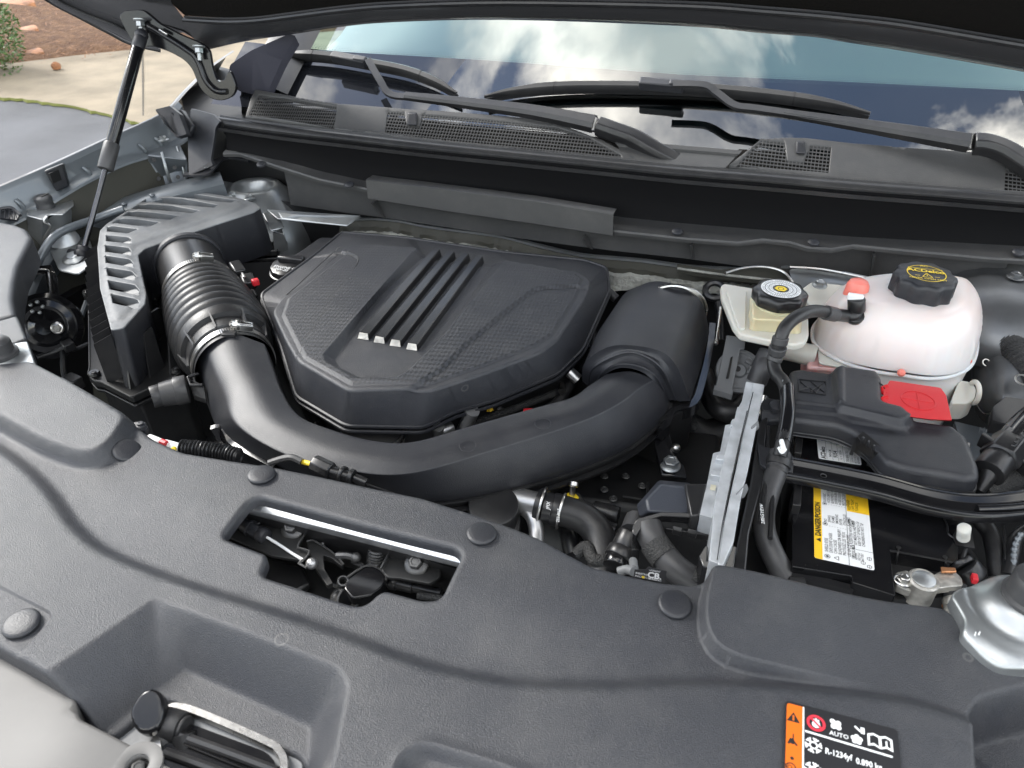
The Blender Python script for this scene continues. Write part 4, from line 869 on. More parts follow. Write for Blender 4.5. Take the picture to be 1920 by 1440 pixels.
cx3, cy3 = ix(530, 890); pr += [Lb.disc(cx3 + 1, cy3 + 4.5, 2.0, .38), Lb.circ(cx3, cy3 - 6, 4, 5.4, .38), Lb.circ(cx3 - 1, cy3 - 6, 1.6, 2.5, .384), Lb.line((cx3 - 10, cy3 - 3), (cx3 - 5, cy3 - 4), 1, .386)]
part('black_print', pr, 'ink', al, flat=True, fixn=False)
part('mark_print', Lb.rect(cx - .9, cy - 2.4, cx + .9, cy + 4.2, .40), 'orange', al, flat=True)

# hood latch in the opening
lt = thing('hood_latch', 'black hood latch with springs, bolts and cable in the cover opening', 'hood latch', U(640, 1040, .95))
Q = lambda x, y, z: U(400 + x / 3.84, 900 + y / 3.84, z)
part('cross_member', grid([[Q(x0, y0, z) for x0, y0 in P] for P, z in [([(60, 60), (600, 200), (1200, 350), (1900, 530)], 1.021), ([(40, 165), (590, 305), (1190, 455), (1880, 640)], 1.012), ([(30, 190), (575, 325), (1175, 478), (1870, 660)], 1.000)]]), 'zincb', lt, subs=1)
part('beam_face', grid([[Q(x0, y0, z) for x0, y0 in P] for P, z in [([(30, 190), (575, 325), (1175, 478), (1870, 660)], .9995), ([(10, 280), (550, 420), (1150, 570), (1850, 740)], .965), ([(0, 330), (520, 500), (1120, 680), (1820, 860)], .925), ([(-20, 420), (500, 700), (1100, 860), (1800, 980)], .88)]]), 'satin', lt, subs=1)
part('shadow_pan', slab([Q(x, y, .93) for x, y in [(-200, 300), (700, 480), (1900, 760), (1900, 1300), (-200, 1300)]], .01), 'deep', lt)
part('left_plate', slab(rnd([Q(x, y, .982) for x, y in [(200, 320), (300, 330), (455, 212), (625, 258), (640, 250), (720, 275), (715, 300), (612, 465), (620, 490), (690, 510), (650, 580), (420, 545), (100, 400)]], .002), .004), 'ink', lt, bevel=.001)
part('right_plate', slab(rnd([Q(x, y, .982) for x, y in [(1205, 640), (1305, 448), (1410, 460), (1430, 485), (1500, 500), (1580, 550), (1640, 650), (1635, 695), (1560, 745), (1340, 705), (1250, 700)]], .003), .004), 'ink', lt, bevel=.001)
each('upturned_edge', [tube([Q(x, y, .985) for x, y in [(285, 345), (455, 214), (630, 262)]], .0012, n=6, sm=1), tube([Q(x, y, .986) for x, y in [(640, 252), (720, 276), (612, 465), (625, 492), (690, 512), (665, 560), (615, 600)]], .0013, n=6, sm=2), tube([Q(x, y, .986) for x, y in [(1205, 640), (1305, 448), (1410, 460)]], .0015, n=6, sm=1)], 'boltm', lt)
for x, y in [(590, 370), (1480, 625)]: part('bolt', hexbolt(Q(x - 15, y - 20, .985), (.05, -.45, .9), .0075, .011, 1.75), 'boltm', lt)
part('coil_spring', spring(Q(870, 470, .955), (.5, -.35, .6), .0165, .0022, 4.5, .018), 'boltm', lt)
part('coil_spring', spring(Q(1165, 610, .965), (.1, .3, .95), .0085, .0017, 5.5, .02), 'boltm', lt)
part('coil_spring', spring(Q(930, 860, .945), (.6, -.3, .5), .0125, .0018, 4.5, .016), 'boltm', lt)
part('coil_spring', spring(Q(930, 760, .955), (.3, -.3, .8), .005, .0011, 7, .02), 'boltm', lt)
part('hook_lever', slab(rnd([Q(x, y, .975) for x, y in [(670, 440), (700, 430), (780, 460), (880, 530), (940, 600), (925, 620), (850, 560), (790, 540), (800, 640), (860, 740), (820, 760), (740, 640), (690, 520)]], .0015), .006), 'ink', lt, bevel=.001)
part('hook_edge', tube([Q(x, y, .9775) for x, y in [(672, 440), (720, 436), (800, 480), (880, 540), (938, 608)]], .0011, n=6), 'boltm', lt)
part('pawl', slab(rnd([Q(x, y, .972) for x, y in [(960, 700), (1080, 620), (1160, 622), (1235, 670), (1245, 720), (1200, 780), (1130, 830), (1000, 850), (940, 780)]], .003), .012), 'gloss', lt, bevel=.0015, seg=3)
part('pawl_edge', tube([Q(x, y, .9735) for x, y in [(965, 700), (1082, 622), (1160, 622), (1235, 672), (1246, 722)]], .0012, n=6, sm=2), 'boltm', lt)
part('linkage', [tube([Q(890, 545, .978), Q(960, 545, .98), Q(1020, 560, .978)], .004, n=8), sphere(Q(1025, 560, .978), .006, 8), tube([Q(1000, 585, .97), Q(1080, 620, .97)], .0025, n=6), tube([Q(820, 740, .958), Q(900, 770, .958), Q(940, 760, .96)], .002, n=6)], 'boltm', lt)
part('cable_ferrule', [cyl(Q(210, 320, .985), Q(330, 385, .985), .0075, 14, rb=.002), cyl(Q(330, 385, .985), Q(385, 415, .985), .009, 14, rb=.003), cyl(Q(262, 345, .985), Q(275, 352, .985), .0095, 14)], 'plastic', lt)
part('cable', tube([Q(385, 412, .985), Q(480, 470, .985), Q(570, 530, .985), Q(645, 575, .985)], .0016, n=8), 'white', lt)
part('cable_end', [sphere(Q(708, 602, .985), .0062, 10)], 'pipe', lt)
part('cable_hook', tube([Q(640, 570, .987), Q(615, 600, .985), Q(670, 630, .985), Q(690, 600, .985)], .0016, n=6, sm=1), 'boltm', lt)
part('striker_stay', [cyl(Q(1250, 725, .955), Q(1440, 770, .955), .007, 14), cyl(Q(1440, 770, .955), Q(1640, 815, .955), .0055, 14), cyl(Q(1270, 725, .955), Q(1330, 740, .955), .009, 14, rb=.002)], 'satin', lt)
part('braided_wire', tube([Q(1470, 830, .96), Q(1620, 850, .96), Q(1700, 870, .96)], .004, n=10), 'sock', lt)
part('lower_tray', slab([Q(x, y, .948) for x, y in [(380, 545), (640, 620), (700, 740), (600, 800), (300, 700)]], .01), 'satin', lt, bevel=.003)

# painted front panel and the grille opening with the release lever
fp = thing('front_panel', 'pale silver painted front panel at the lower left corner of the picture', 'front panel', U(60, 1380, .98))
FPo = rnd([(-300, 1030), (0, 1226), (142, 1310), (150, 1350), (262, 1406), (345, 1452), (480, 1530), (300, 1700), (-300, 1500)], 10, 4)
xf_ = UXY(FPo, 1.012)
def zfp(X): d, s = dseg(X, xf_[:]); c = xf_.mean(0); return 1.012 - .35 * np.clip(.16 - X[:, 1], 0, 1) ** 1.5 + .004 * np.exp(-(np.linalg.norm(X - U(150, 1420, 1.0)[:2], axis=1) / .05) ** 2)
gr = U(258, 1436, 1.012)[:2]
part('painted_sheet', relief(xf_, zfp, step=.008, rd=.003, skirt=.02, holes=[[gr + .008 * A([math.cos(t), math.sin(t)]) for t in np.arange(0, 6.28, .4)]], hskirt=.01), 'facia', fp, sharp=60)
gp = A([*gr, 1.012]); part('grommet', lathe([(.009, -.006), (.009, .0015), (.011, .0025), (.019, .002), (.0195, .0)], gp, (0, 0, 1), 30, capb=False, capt=False), 'facia', fp)
part('bolt_head', hexbolt(gp + A([0, 0, -.006]), (0, 0, 1), .006), 'deep', fp)
gl = thing('grille_opening', 'dark grille opening with chrome trim behind the release lever', 'grille opening', U(400, 1400, .95))
part('recess_tray', [slab(UZ([(120, 1330, .985), (300, 1275, .985), (560, 1375, .985), (590, 1600, .985), (330, 1600, .985), (300, 1460, .985), (140, 1370, .985)]), .004)], 'grey', gl, bevel=.001)
part('trim_surround', tube(UZ([(300, 1440, .989), (296, 1360, .989), (318, 1332, .989), (345, 1330, .989), (400, 1350, .989), (500, 1394, .989), (524, 1410, .989), (534, 1440, .989), (520, 1520, .989)]), 1, sm=6, prof=[(-.0038, -.001), (-.0028, .004), (.0028, .004), (.0038, -.001)]), 'steel', gl)
part('dark_louvre', [slab(rnd(UZ([(304, 1500, .9895), (305, 1365, .9895), (325, 1345, .9895), (500, 1410, .9895), (518, 1430, .9895), (510, 1560, .9895)]), .01), .002)], 'gloss', gl)
part('louvre_edge', [tube(UZ([(345, 1394, .992), (440, 1432, .992), (520, 1462, .992)]), .0014, n=6), tube(UZ([(300, 1420, .992), (280, 1440, .992)]), .001, n=6)], 'chrome', gl)
each('louvre_bar', [tube(UZ([(330, 1376, .9915), (430, 1412, .9915), (520, 1446, .9915)]), .004, n=8), tube(UZ([(310, 1410, .9915), (420, 1450, .9915), (520, 1490, .9915)]), .004, n=8)], 'satin', gl)
lv = thing('release_lever', 'black rubbery hood release lever sticking up in the front opening', 'lever', U(300, 1380, .98))
part('paddle', slab(rnd([U(x, y, z) for x, y, z in [(241, 1335, 1.010), (258, 1302, 1.016), (282, 1287, 1.018), (302, 1298, 1.016), (308, 1335, 1.010), (294, 1370, 1.004), (262, 1377, 1.002), (247, 1360, 1.004)]], .008, 4), .014, (0, .3, -1)), 'gloss', lv, bevel=.005, seg=4)
part('barrel', [cyl(U(300, 1354, .990), U(344, 1366, .990), .0135, 28, rb=.004), cyl(U(342, 1365, .990), U(350, 1368, .990), .011, 24, rb=.003)], 'rubber', lv)
part('shank', tube(UZ([(330, 1366, .985), (300, 1405, .98), (280, 1450, .97)]), .011, n=12), 'rubber', lv)
part('shank_foot', [tube(UZ([(345, 1375, .99), (350, 1410, .98), (360, 1450, .97)]), .010, n=12)], 'deep', lv)

# ================================================================== ENGINE COVER
ZE = 1.0
TB = [((647, 458), (591, 478, .98)), ((690, 453), (641, 436, .98)), ((780, 462), (760, 446, .98)), ((947, 486), (950, 474, .98)), ((1085, 506), (1095, 488, .98)), ((1110, 521), (1137, 502, .975)), ((1098, 552), (1141, 545, .962)),
      ((1047, 628), (1092, 655, .945)), ((1015, 652), (1045, 701, .94)), ((905, 694), (925, 751, .94)), ((832, 719), (852, 772, .94)), ((805, 727), (795, 801, .94)), ((652, 733), (650, 798, .94)), ((559, 677), (557, 743, .94)), ((532, 628), (529, 650, .948)), ((508, 574), (505, 592, .955)), ((524, 550), (490, 553, .975))]
TB5 = A([[*U(a, b, ZE)[:2], *U(*c)] for (a, b), c in TB])
e_ = {k: UXY(v, ZE) for k, v in dict(
    RO=[(784, 420), (780, 466), (606, 667), (609, 680), (663, 713), (747, 711), (768, 697), (828, 638), (947, 490), (960, 440)],
    RI=[(800, 420), (795, 472), (691, 563), (627, 666), (636, 681), (677, 701), (755, 697), (802, 652), (841, 608), (920, 491), (935, 440)],
    LW=[(590, 440), (640, 466), (668, 480), (672, 489), (664, 505), (630, 550), (576, 634), (560, 664), (545, 670), (480, 560)],
    RW=[(1100, 533), (1040, 537), (1002, 542), (957, 577), (873, 647), (826, 694), (700, 770), (1150, 770), (1200, 540)],
    IN=[(655, 466), (690, 460), (947, 497), (1078, 513), (1090, 522), (1080, 550), (1036, 620), (1004, 640), (905, 680), (800, 718), (660, 722), (573, 672), (530, 585), (540, 552)]).items()}
e_['LWr'] = rnd(e_['LW'], .01); e_['RWr'] = rnd(e_['RW'], .01); cE = TB5[:, :2].mean(0)
def zec(X):
    z = ZE + .004 - .25 * ((X[:, 0] - cE[0]) ** 2) * .35
    z = z - .012 * blend(X, e_['RO'], e_['RI'])
    z = z - .0045 * plat(X, e_['LWr'], .0024)
    z = z - .0050 * plat(X, e_['RWr'], .006)
    z = z - .0035 * (1 - plat(X, e_['IN'], .006))
    return z
ec = thing('engine_cover', 'large black engine cover with woven pattern and four ribs in the centre', 'engine cover', A([*cE, .94]))
V5, F5 = relief(rnd(TB5, .016, 4), zec, step=.0045, rd=.0045, lines=[(e_['RO'], .003, True), (e_['RI'], .003, True), (e_['LWr'], .0024, True), (e_['RWr'], .006, True), (e_['IN'], .006, True)])
oc = part('moulding', (V5, F5), 'grain', ec, sharp=40, fixn=True)
oc.data.materials.append(M['twill'])
fcs = A([tuple(p.center) for p in oc.data.polygons]) + A(wloc(ec))
mI = inside(fcs[:, :2], e_['IN']) & ~inside(fcs[:, :2], e_['RO']) & (fcs[:, 2] > .97)
oc.data.polygons.foreach_set('material_index', mI.astype(np.int32))
bt_ = rnd(TB5, .016, 4)[:, 2:]; bt_ = bt_ - A([0, 0, 0])
each('rim_lip', [tube(bt_ + (bt_ - A([*cE, 0])) * A([.004, .004, 0]), .0028, n=6, sm=1, closed=True), tube(bt_ + A([0, 0, -.008]) + (bt_ - A([*cE, 0])) * A([.01, .01, 0]), .0028, n=6, sm=1, closed=True)], 'plastic', ec)
ribs = [((672, 628), (693, 631), (813, 468), (828, 470)), ((702, 635), (723, 638), (841, 472), (855, 474)), ((732, 641), (753, 644), (867, 476), (882, 478)), ((763, 648), (784, 651), (893, 481), (908, 483))]
for bl, br, tl, tr in ribs:
    top = []; bot = []
    zz = lambda p, o: A([p[0], p[1], zec(p[None, :2])[0] + o])
    def PL(a, b, t, o): p = U(a[0] + (b[0] - a[0]) * t, a[1] + (b[1] - a[1]) * t, ZE - .004); q = zz(p, o); return q
    rowsL, rowsR = [], []
    rws = []
    for t in np.linspace(0, .985, 12):
        l, r_ = PL(bl, tl, t, 0), PL(br, tr, t, 0); w_ = (r_ - l); hgt = .0125
        base = ZE - .0115
        lift = base + hgt * (1 if t < .9 else 1) + .001 * math.sin(t * 3.1)
        rws.append([A([*(l - w_ * .12)[:2], base - .002]), A([*(l + w_ * .06)[:2], lift - .0012]), A([*(l + w_ * .14)[:2], lift]), A([*(r_ - w_ * .14)[:2], lift]), A([*(r_ - w_ * .06)[:2], lift - .0012]), A([*(r_ + w_ * .12)[:2], base - .002])])
    V, F = grid(rws); n6 = 6
    F += [(0, 1, 2, 3, 4, 5)[::-1], tuple((len(rws) - 1) * n6 + i for i in range(6))]
    rb = part('rib', (V, F), 'satin', ec, sharp=25)
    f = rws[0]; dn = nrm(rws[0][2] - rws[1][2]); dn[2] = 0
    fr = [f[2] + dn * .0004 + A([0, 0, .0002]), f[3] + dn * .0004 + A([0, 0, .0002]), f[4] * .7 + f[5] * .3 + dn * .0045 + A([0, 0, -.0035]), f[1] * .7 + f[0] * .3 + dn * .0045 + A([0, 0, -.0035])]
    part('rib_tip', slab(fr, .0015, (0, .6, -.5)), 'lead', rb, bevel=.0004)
for P in ([(622, 465), (645, 471), (668, 480), (672, 489), (664, 505), (630, 550), (600, 597), (576, 634), (562, 660)], [(536, 543), (560, 522), (622, 466), (640, 460)]):
    pp_ = cr([U(a, b, ZE) for a, b in P], 5); part('raised_seam', tube([A([q[0], q[1], zec(q[None, :2])[0] + .0004]) for q in pp_], .0009, n=6, sm=1), 'cowl', ec)
# raised plinth behind the cover and oil filler cap
en = thing('engine_block', 'dark engine beneath the cover with pipes and hoses showing at its front', 'engine', U(760, 700, .7))
part('upper_plenum', [slab(rnd(UZ([(480, 560, .93), (620, 470, .93), (1120, 520, .93), (1080, 680, .93), (830, 760, .93), (620, 760, .93), (520, 640, .93)]), .02), .25)], 'deep', en, bevel=.01)
part('rear_shelf', [slab(rnd(UZ([(525, 492, .955), (560, 472, .96), (600, 444, .96), (648, 445, .96), (640, 520, .95), (540, 540, .945)]), .01), .03)], 'plastic', en, bevel=.004, seg=3)
oc_ = thing('oil_filler_cap', 'black oil filler cap with dusty lettering behind the left corner of the engine cover', 'oil filler cap', U(550, 490, .94))
P = U(545, 500, .965); part('cap', lathe([(.036, -.03), (.037, -.002), (.035, .004), (.028, .007), (.0001, .008)], P, (0, -.1, 1), 36, lobes=12, amp=.02, capt=False), 'satin', oc_)
part('cap_ring', ring(P + A([0, 0, -.008]), (0, -.1, 1), .037, .003), 'satin', oc_)
lo = Lab(P + A([0, -.001, .0085]), (1, 0, 0), (0, 1, .1)); part('lettering', [lo.txt('ENGINE OIL', -22, -22 + 2, 7, .1), lo.txt('0W-20', -16, -30 + 2, 7, .1)], 'white', oc_, flat=True)
part('grip_bar', box(P + A([0, .006, .012]), (.05, .014, .012), (1, .1, 0)), 'satin', oc_, bevel=.003)

# ================================================================== AIR FILTER BOX
ZA = 1.0
AT = [(298, 356), (351, 356), (449, 371), (480, 381), (489, 389), (476, 398), (300, 456), (272, 466), (259, 478), (264, 504), (274, 552), (272, 570), (232, 615), (208, 619), (187, 540), (182, 464), (187, 432), (200, 419)]
at2 = A([U(a, b, ZA)[:2] for a, b in AT]); ca = at2.mean(0)
AB = A([[*p, *(p + (p - ca) * .055), .905] for p in at2]); 
AB[8, 2:4] = at2[8] + (at2[8] - at2[12]) * .02; AB[7, 2:4] = at2[7]; AB[6, 2:4] = at2[6]
ab = thing('air_filter_box', 'dusty black air filter box with a row of slots along its top', 'air filter box', A([*ca, .8]))
sl_ = [[(748, 118), (800, 86), (1050, 98), (1465, 160), (1400, 192), (1100, 152), (820, 124)], [(655, 172), (720, 137), (1000, 152), (1300, 206), (1262, 232), (1000, 207), (740, 180)], [(570, 232), (630, 195), (900, 210), (1135, 253), (1085, 276), (850, 253), (650, 239)], [(488, 292), (545, 255), (760, 270), (968, 298), (892, 333), (700, 314)], [(405, 352), (460, 318), (640, 328), (802, 353), (722, 390), (560, 374)], [(365, 383), (420, 385), (622, 410), (542, 445), (365, 428)], [(357, 460), (540, 478), (568, 495), (560, 531), (358, 510)], [(350, 543), (545, 568), (564, 590), (560, 628), (352, 600)], [(350, 633), (560, 666), (580, 690), (572, 730), (355, 692)], [(358, 733), (575, 768), (607, 800), (585, 842), (372, 802)], [(372, 840), (600, 883), (632, 915), (622, 967), (390, 917)], [(400, 956), (620, 1003), (632, 1025), (600, 1072), (492, 1052), (415, 1032)]]
slp = [UXY(z4(120, 340, 4.5, s), ZA) for s in sl_]
inn = UXY([(306, 364), (350, 363), (445, 378), (462, 386), (440, 396), (300, 444), (250, 462), (244, 478), (250, 508), (262, 552), (256, 566), (226, 600), (214, 600), (200, 540), (195, 464), (198, 436), (208, 424)], ZA)
zab = lambda X: ZA + .002 * plat(X, inn, .008)
lidV = relief(rnd(AB, .008, 4), zab, holes=slp, step=.006, rd=.0016, hskirt=.014)
lid = part('lid', lidV, 'plastic', ab, sharp=45)
lid.data.materials.append(M['dusty']); fcs = A([tuple(p.center) for p in lid.data.polygons]) + A(wloc(ab)); lid.data.polygons.foreach_set('material_index', (fcs[:, 2] > ZA - .016).astype(np.int32))
for k, s in enumerate(slp):
    x0, x1 = s[:, 0].min(), s[:, 0].max(); c = s.mean(0); V = []
    q = c + (s - c) * 1.06
    for p in q: t = (p[0] - x0) / (x1 - x0); V.append([p[0], p[1], ZA - .0045 - .020 * (1 - min(1, t * 1.5)) ** 1.0])
    cap_ = slab(V, .002)
    part('slot_floor', cap_, 'dusty', lid, flat=True)
lipx = [(165, 545), (166, 700), (172, 712), (188, 716), (247, 746), (320, 708), (330, 660), (300, 560), (240, 480), (190, 500)]
fl0 = A([U(a, b, .905) for a, b in [(150, 480), (166, 545), (168, 690), (165, 702), (176, 714), (190, 716), (247, 745), (332, 704), (345, 690), (330, 640), (290, 560), (330, 480), (520, 470), (525, 440), (470, 400), (300, 400), (180, 430)]])
part('flange', slab(rnd(fl0, .004), .012), 'deep', ab, bevel=.002)
part('flange_edge', tube(rnd(fl0, .004) + A([0, 0, .001]), .0012, n=6, sm=1, closed=True), 'cowl', ab)
part('lower_flange', slab(rnd(fl0 + A([0, 0, -.016]), .004), .006), 'satin', ab, bevel=.0015)
part('lower_body', frustum(rnd(ca.tolist() + [0] + (fl0 - A([*ca, 0])) * A([.94, .94, 1]) + A([0, 0, -.02]), .004), rnd(ca.tolist() + [0] + (fl0 - A([*ca, 0])) * A([.86, .86, 1]) + A([0, 0, -.28]), .004)), 'satin', ab)
for px, py in [(164, 548), (177, 701), (330, 694)]: part('screw', [lathe([(.009, -.012), (.009, .002), (.0075, .004)], U(px, py, .907), (0, 0, 1), 20)] + hexbolt(U(px, py, .911), (0, 0, 1), .0038, .004, 1.3), 'satin', ab)
for k in range(13):   # fins down the left flank
    t = k / 12; a, b = 184 + 22 * t ** 2, 455 + 170 * t; p = U(a, b, ZA - .006); q = p + A([-.030, -.006, 0])
    part('fin', slab([p + A([.004, 0, 0]), p + A([.004, -.003, 0]), q + A([0, -.003, -.02]), q + A([0, 0, -.02])], .075), 'satin', ab)
for a0, b0, a1, b1 in [(233, 652, 247, 728), (268, 625, 284, 706), (280, 588, 292, 640), (313, 600, 322, 700)]:
    p, q = U(a0, b0, .965), U(a1, b1, .905); part('stiffening_rib', frustum([p + A([-.0015, 0, 0]), p + A([.0015, 0, 0]), p + A([.0015, .02, 0]), p + A([-.0015, .02, 0])], [q + A([-.0015, -.004, 0]), q + A([.0015, -.004, 0]), q + A([.0015, .03, 0]), q + A([-.0015, .03, 0])]), 'satin', ab)
C0, C1, C2 = U(360, 505, .945), U(378, 548, .945), U(443, 692, .940)
C0 = C1 + (C1 - C2) * .42
part('outlet_pipe', tube([C0 + (C1 - C2) * .04, C0, C1 + (C2 - C1) * .06], .0605, n=40, sm=4), 'satin', ab)
part('outlet_collar', tube([C0 + (C1 - C2) * .03, C0 - (C1 - C2) * .03], .0655, n=40, sm=1), 'plastic', ab, bevel=.003)
# flexible bellows
bx_ = thing('intake_bellows', 'ribbed black rubber bellows between the filter box and the intake duct', 'bellows', C1)
axb = nrm(C2 - C1); Lb_ = np.linalg.norm(C2 - C1)
prof = []; n_ = 170
for i in range(n_ + 1):
    t = i / n_
    if t < .08: r_ = .0635
    elif t < .72:
        u_ = (t - .08) / .64; base = .067 + .013 * math.sin(min(1, u_ * 1.25) * math.pi * .5) - .004 * u_; ph = (u_ * 8.0) % 1; r_ = base + .0062 * (abs(math.sin(math.pi * ph)) ** .55) - .004
    elif t < .80: u_ = (t - .72) / .08; r_ = .074 + .001 * math.sin(u_ * math.pi) - .004 * u_
    elif t < .90: r_ = .0635
    else: r_ = .0600
    prof.append((r_, t * Lb_))
part('convoluted_tube', lathe(prof, C1, axb, 72, capb=False, capt=False), 'rubber', bx_, sharp=55)
e1, e2, _ = basis(axb)
for ang in (1.05, 1.75, 2.4, .45, 3.0):
    d = e1 * math.cos(ang) + e2 * math.sin(ang); p = C1 + axb * Lb_ * .76; w_ = nrm(np.cross(axb, d)) * .0013
    part('web', frustum([p + d * .0735 + w_, p + d * .0735 - w_, p + d * .058 - w_, p + d * .058 + w_], [p + axb * Lb_ * .14 + d * .066 + w_, p + axb * Lb_ * .14 + d * .066 - w_, p + axb * Lb_ * .14 + d * .058 - w_, p + axb * Lb_ * .14 + d * .058 + w_]), 'rubgrey', bx_)
def clamp(C, R_, ang0, lab):
    cl = thing('hose_clamp', lab, 'hose clamp', C, 'worm drive hose clamps')
    part('band', tube([C + (e1 * math.cos(t) + e2 * math.sin(t)) * R_ for t in np.arange(64) * 2 * math.pi / 64], 1, n=4, sm=1, closed=True, prof=[(-.0009, -.006), (-.0009, .006), (.0009, .006), (.0009, -.006)], up=axb), 'steel', cl, sharp=30)
    for k in range(12):
        t = ang0 + .08 + k * .055; d = e1 * math.cos(t) + e2 * math.sin(t); part('thread_slot', box(C + d * (R_ + .0013), (.0075, .0012, .001), axb, d), 'deep', cl, flat=True)
    t = ang0 - .14; d = e1 * math.cos(t) + e2 * math.sin(t); tn = nrm(np.cross(axb, d)); P = C + d * (R_ + .0065)
    part('worm_housing', [box(P - tn * .002 - d * .001, (.020, .015, .009), tn, d), cyl(P + tn * -.012, P + tn * .010, .0062, 14, rb=.001)], 'steel', cl, bevel=.001)
    each('screw_head', [cyl(P + tn * .012, P + tn * .019, .0062, 6), cyl(P + tn * .010, P + tn * .0125, .0078, 16), cyl(P + tn * .0185, P + tn * .021, .004, 10)], 'steel', cl)
part_cl = [clamp(C1 + axb * .006, .0650, 1.42, 'steel worm clamp at the upper end of the ribbed bellows'), clamp(C1 + axb * Lb_ * .945, .0618, 1.30, 'steel worm clamp between the ribbed bellows and the lower duct')]
# sensor with red lock beside the bellows
sn = thing('air_flow_sensor', 'black sensor plug with red lock right of the bellows', 'sensor', U(462, 520, .97))
part('sensor_body', [box(U(446, 506, .975), (.035, .02, .02), (1, -.8, -.2)), box(U(466, 528, .97), (.03, .022, .018), (1, -1, -.2)), cyl(U(470, 545, .965), U(478, 560, .955), .007)], 'satin', sn, bevel=.003)
part('red_lock', box(U(479, 529, .975), (.010, .012, .012), (1, -.8, 0)), 'wirered', sn, bevel=.002)
part('metal_pin', box(U(456, 516, .985), (.018, .004, .004), (1, -1, 0)), 'steel', sn, bevel=.001)

# ================================================================== INTAKE DUCT
ST = [ # D0 foot outer, D outer, C crest outer, T top, A inner, A0 foot inner
 [(380, 735, .885), (368, 692, .935), (387, 642, .985), (440, 624, .999), (497, 646, .985), (516, 690, .935)],
 [(395, 775, .885), (384, 735, .93), (404, 692, .977), (458, 672, .990), (513, 692, .978), (530, 732, .93)],
 [(405, 800, .89), (398, 778, .92), (425, 742, .967), (476, 716, .982), (528, 732, .974), (546, 768, .92)],
 [(420, 818, .90), (418, 812, .915), (443, 797, .962), (505, 785, .976), (560, 779, .973), (572, 795, .92)],
 [(500, 868, .90), (500, 862, .915), (532, 852, .962), (582, 828, .974), (624, 806, .973), (628, 816, .92)],
 [(640, 912, .90), (640, 906, .915), (643, 882, .962), (672, 856, .973), (700, 826, .973), (700, 836, .92)],
 [(800, 943, .90), (800, 936, .915), (768, 889, .963), (772, 860, .973), (775, 828, .973), (775, 838, .92)],
 [(985, 912, .90), (985, 904, .915), (940, 840, .965), (908, 820, .974), (880, 799, .974), (878, 810, .92)],
 [(1150, 856, .90), (1150, 848, .915), (1082, 795, .97), (1040, 782, .979), (1000, 765, .977), (996, 776, .92)],
 [(1225, 805, .90), (1222, 796, .915), (1160, 758, .970), (1110, 748, .978), (1072, 745, .972), (1066, 756, .92)],
 [(1250, 775, .905), (1248, 765, .92), (1200, 728, .972), (1150, 716, .980), (1105, 722, .968), (1094, 742, .92)],
 [(1256, 756, .91), (1252, 748, .922), (1228, 712, .968), (1182, 694, .979), (1136, 702, .958), (1118, 726, .92)]]
rows = [cr(UZ([s[k] for s in ST]), 6) for k in range(6)]
# refine across: duplicate crest rows so that the top stays flat and the edge readable
def mixr(a, b, t): return a * (1 - t) + b * t
D0, D_, Cc, Tt, Ai, A0 = rows
bul = A([0, 0, 1])
rr_ = [D0, D_, mixr(D_, Cc, .35) + bul * .006, mixr(D_, Cc, .72) + bul * .004, mixr(D_, Cc, .95) + bul * .0005, Cc + bul * .001, mixr(Cc, Tt, .06) + bul * .0006, mixr(Cc, Tt, .5), Tt, mixr(Tt, Ai, .5), mixr(Tt, Ai, .88) + bul * .0005, Ai, mixr(Ai, A0, .12), mixr(Ai, A0, .5), A0]
wk = sst((np.arange(len(D_)) - 8) / 14)[:, None]        # round pipe at the clamp, flat topped further on
rr_[4] = rr_[4] * wk + (mixr(D_, Cc, .84) + bul * .0045) * (1 - wk); rr_[5] = rr_[5] * wk + (Cc + bul * .001) * (1 - wk)
rr_[6] = rr_[6] * wk + (mixr(Cc, Tt, .30) + bul * .0045) * (1 - wk); rr_[7] = rr_[7] * wk + (mixr(Cc, Tt, .65) + bul * .004) * (1 - wk)
dct = thing('intake_duct', 'long curved black intake duct sweeping in front of the engine cover', 'intake duct', U(800, 880, .9))
part('duct_shell', grid(rr_), 'plastic', dct, sharp=0, subs=1)
lipo = lambda w_, dz: tube(D0[14:] + A([0, 0, dz]) + nrm([.3, -1, 0]) * w_, 1, sm=1, prof=[(-.0035, -.0015), (-.0035, .0015), (.0035, .0015), (.0035, -.0015)])
part('seam_flange', [lipo(.002, .002)], 'satin', dct)
part('lower_flange', [lipo(.004, -.012)], 'satin', dct)
part('duct_underside', grid([D0 + A([0, 0, -.0]), D0 + A([.003, .004, -.04]), D0 * .5 + A0 * .5 + A([0, 0, -.07]), A0 + A([0, 0, -.03]), A0]), 'deep', dct, subs=1)
for px, py, z in [(877, 836, .9745), (1018, 794, .979)]: part('mould_mark', ring(U(px, py, z), (0, -.05, 1), .0105, .0005, 28, 6), 'plastic', dct)
part('collar_tab', box(U(430, 626, 1.0), (.020, .012, .006), (1, .3, 0)), 'satin', dct, bevel=.001)
part('bracket_frame', [tube(UZ([(372, 700, .95), (352, 708, .95), (358, 722, .945), (380, 722, .945)]), .003, n=6, sm=1), slab(UZ([(352, 708, .949), (382, 722, .944), (386, 748, .93), (362, 740, .93)]), .01)], 'satin', dct, bevel=.001)
part('resonator_plug', [cyl(U(284, 745, .93), U(302, 740, .93), .0165, 24, rb=.001), cyl(U(302, 740, .93), U(330, 734, .93), .018, 24, r2=.020), cyl(U(328, 734, .93), U(352, 729, .93), .0215, 24, rb=.0015)], 'rubgrey', dct)
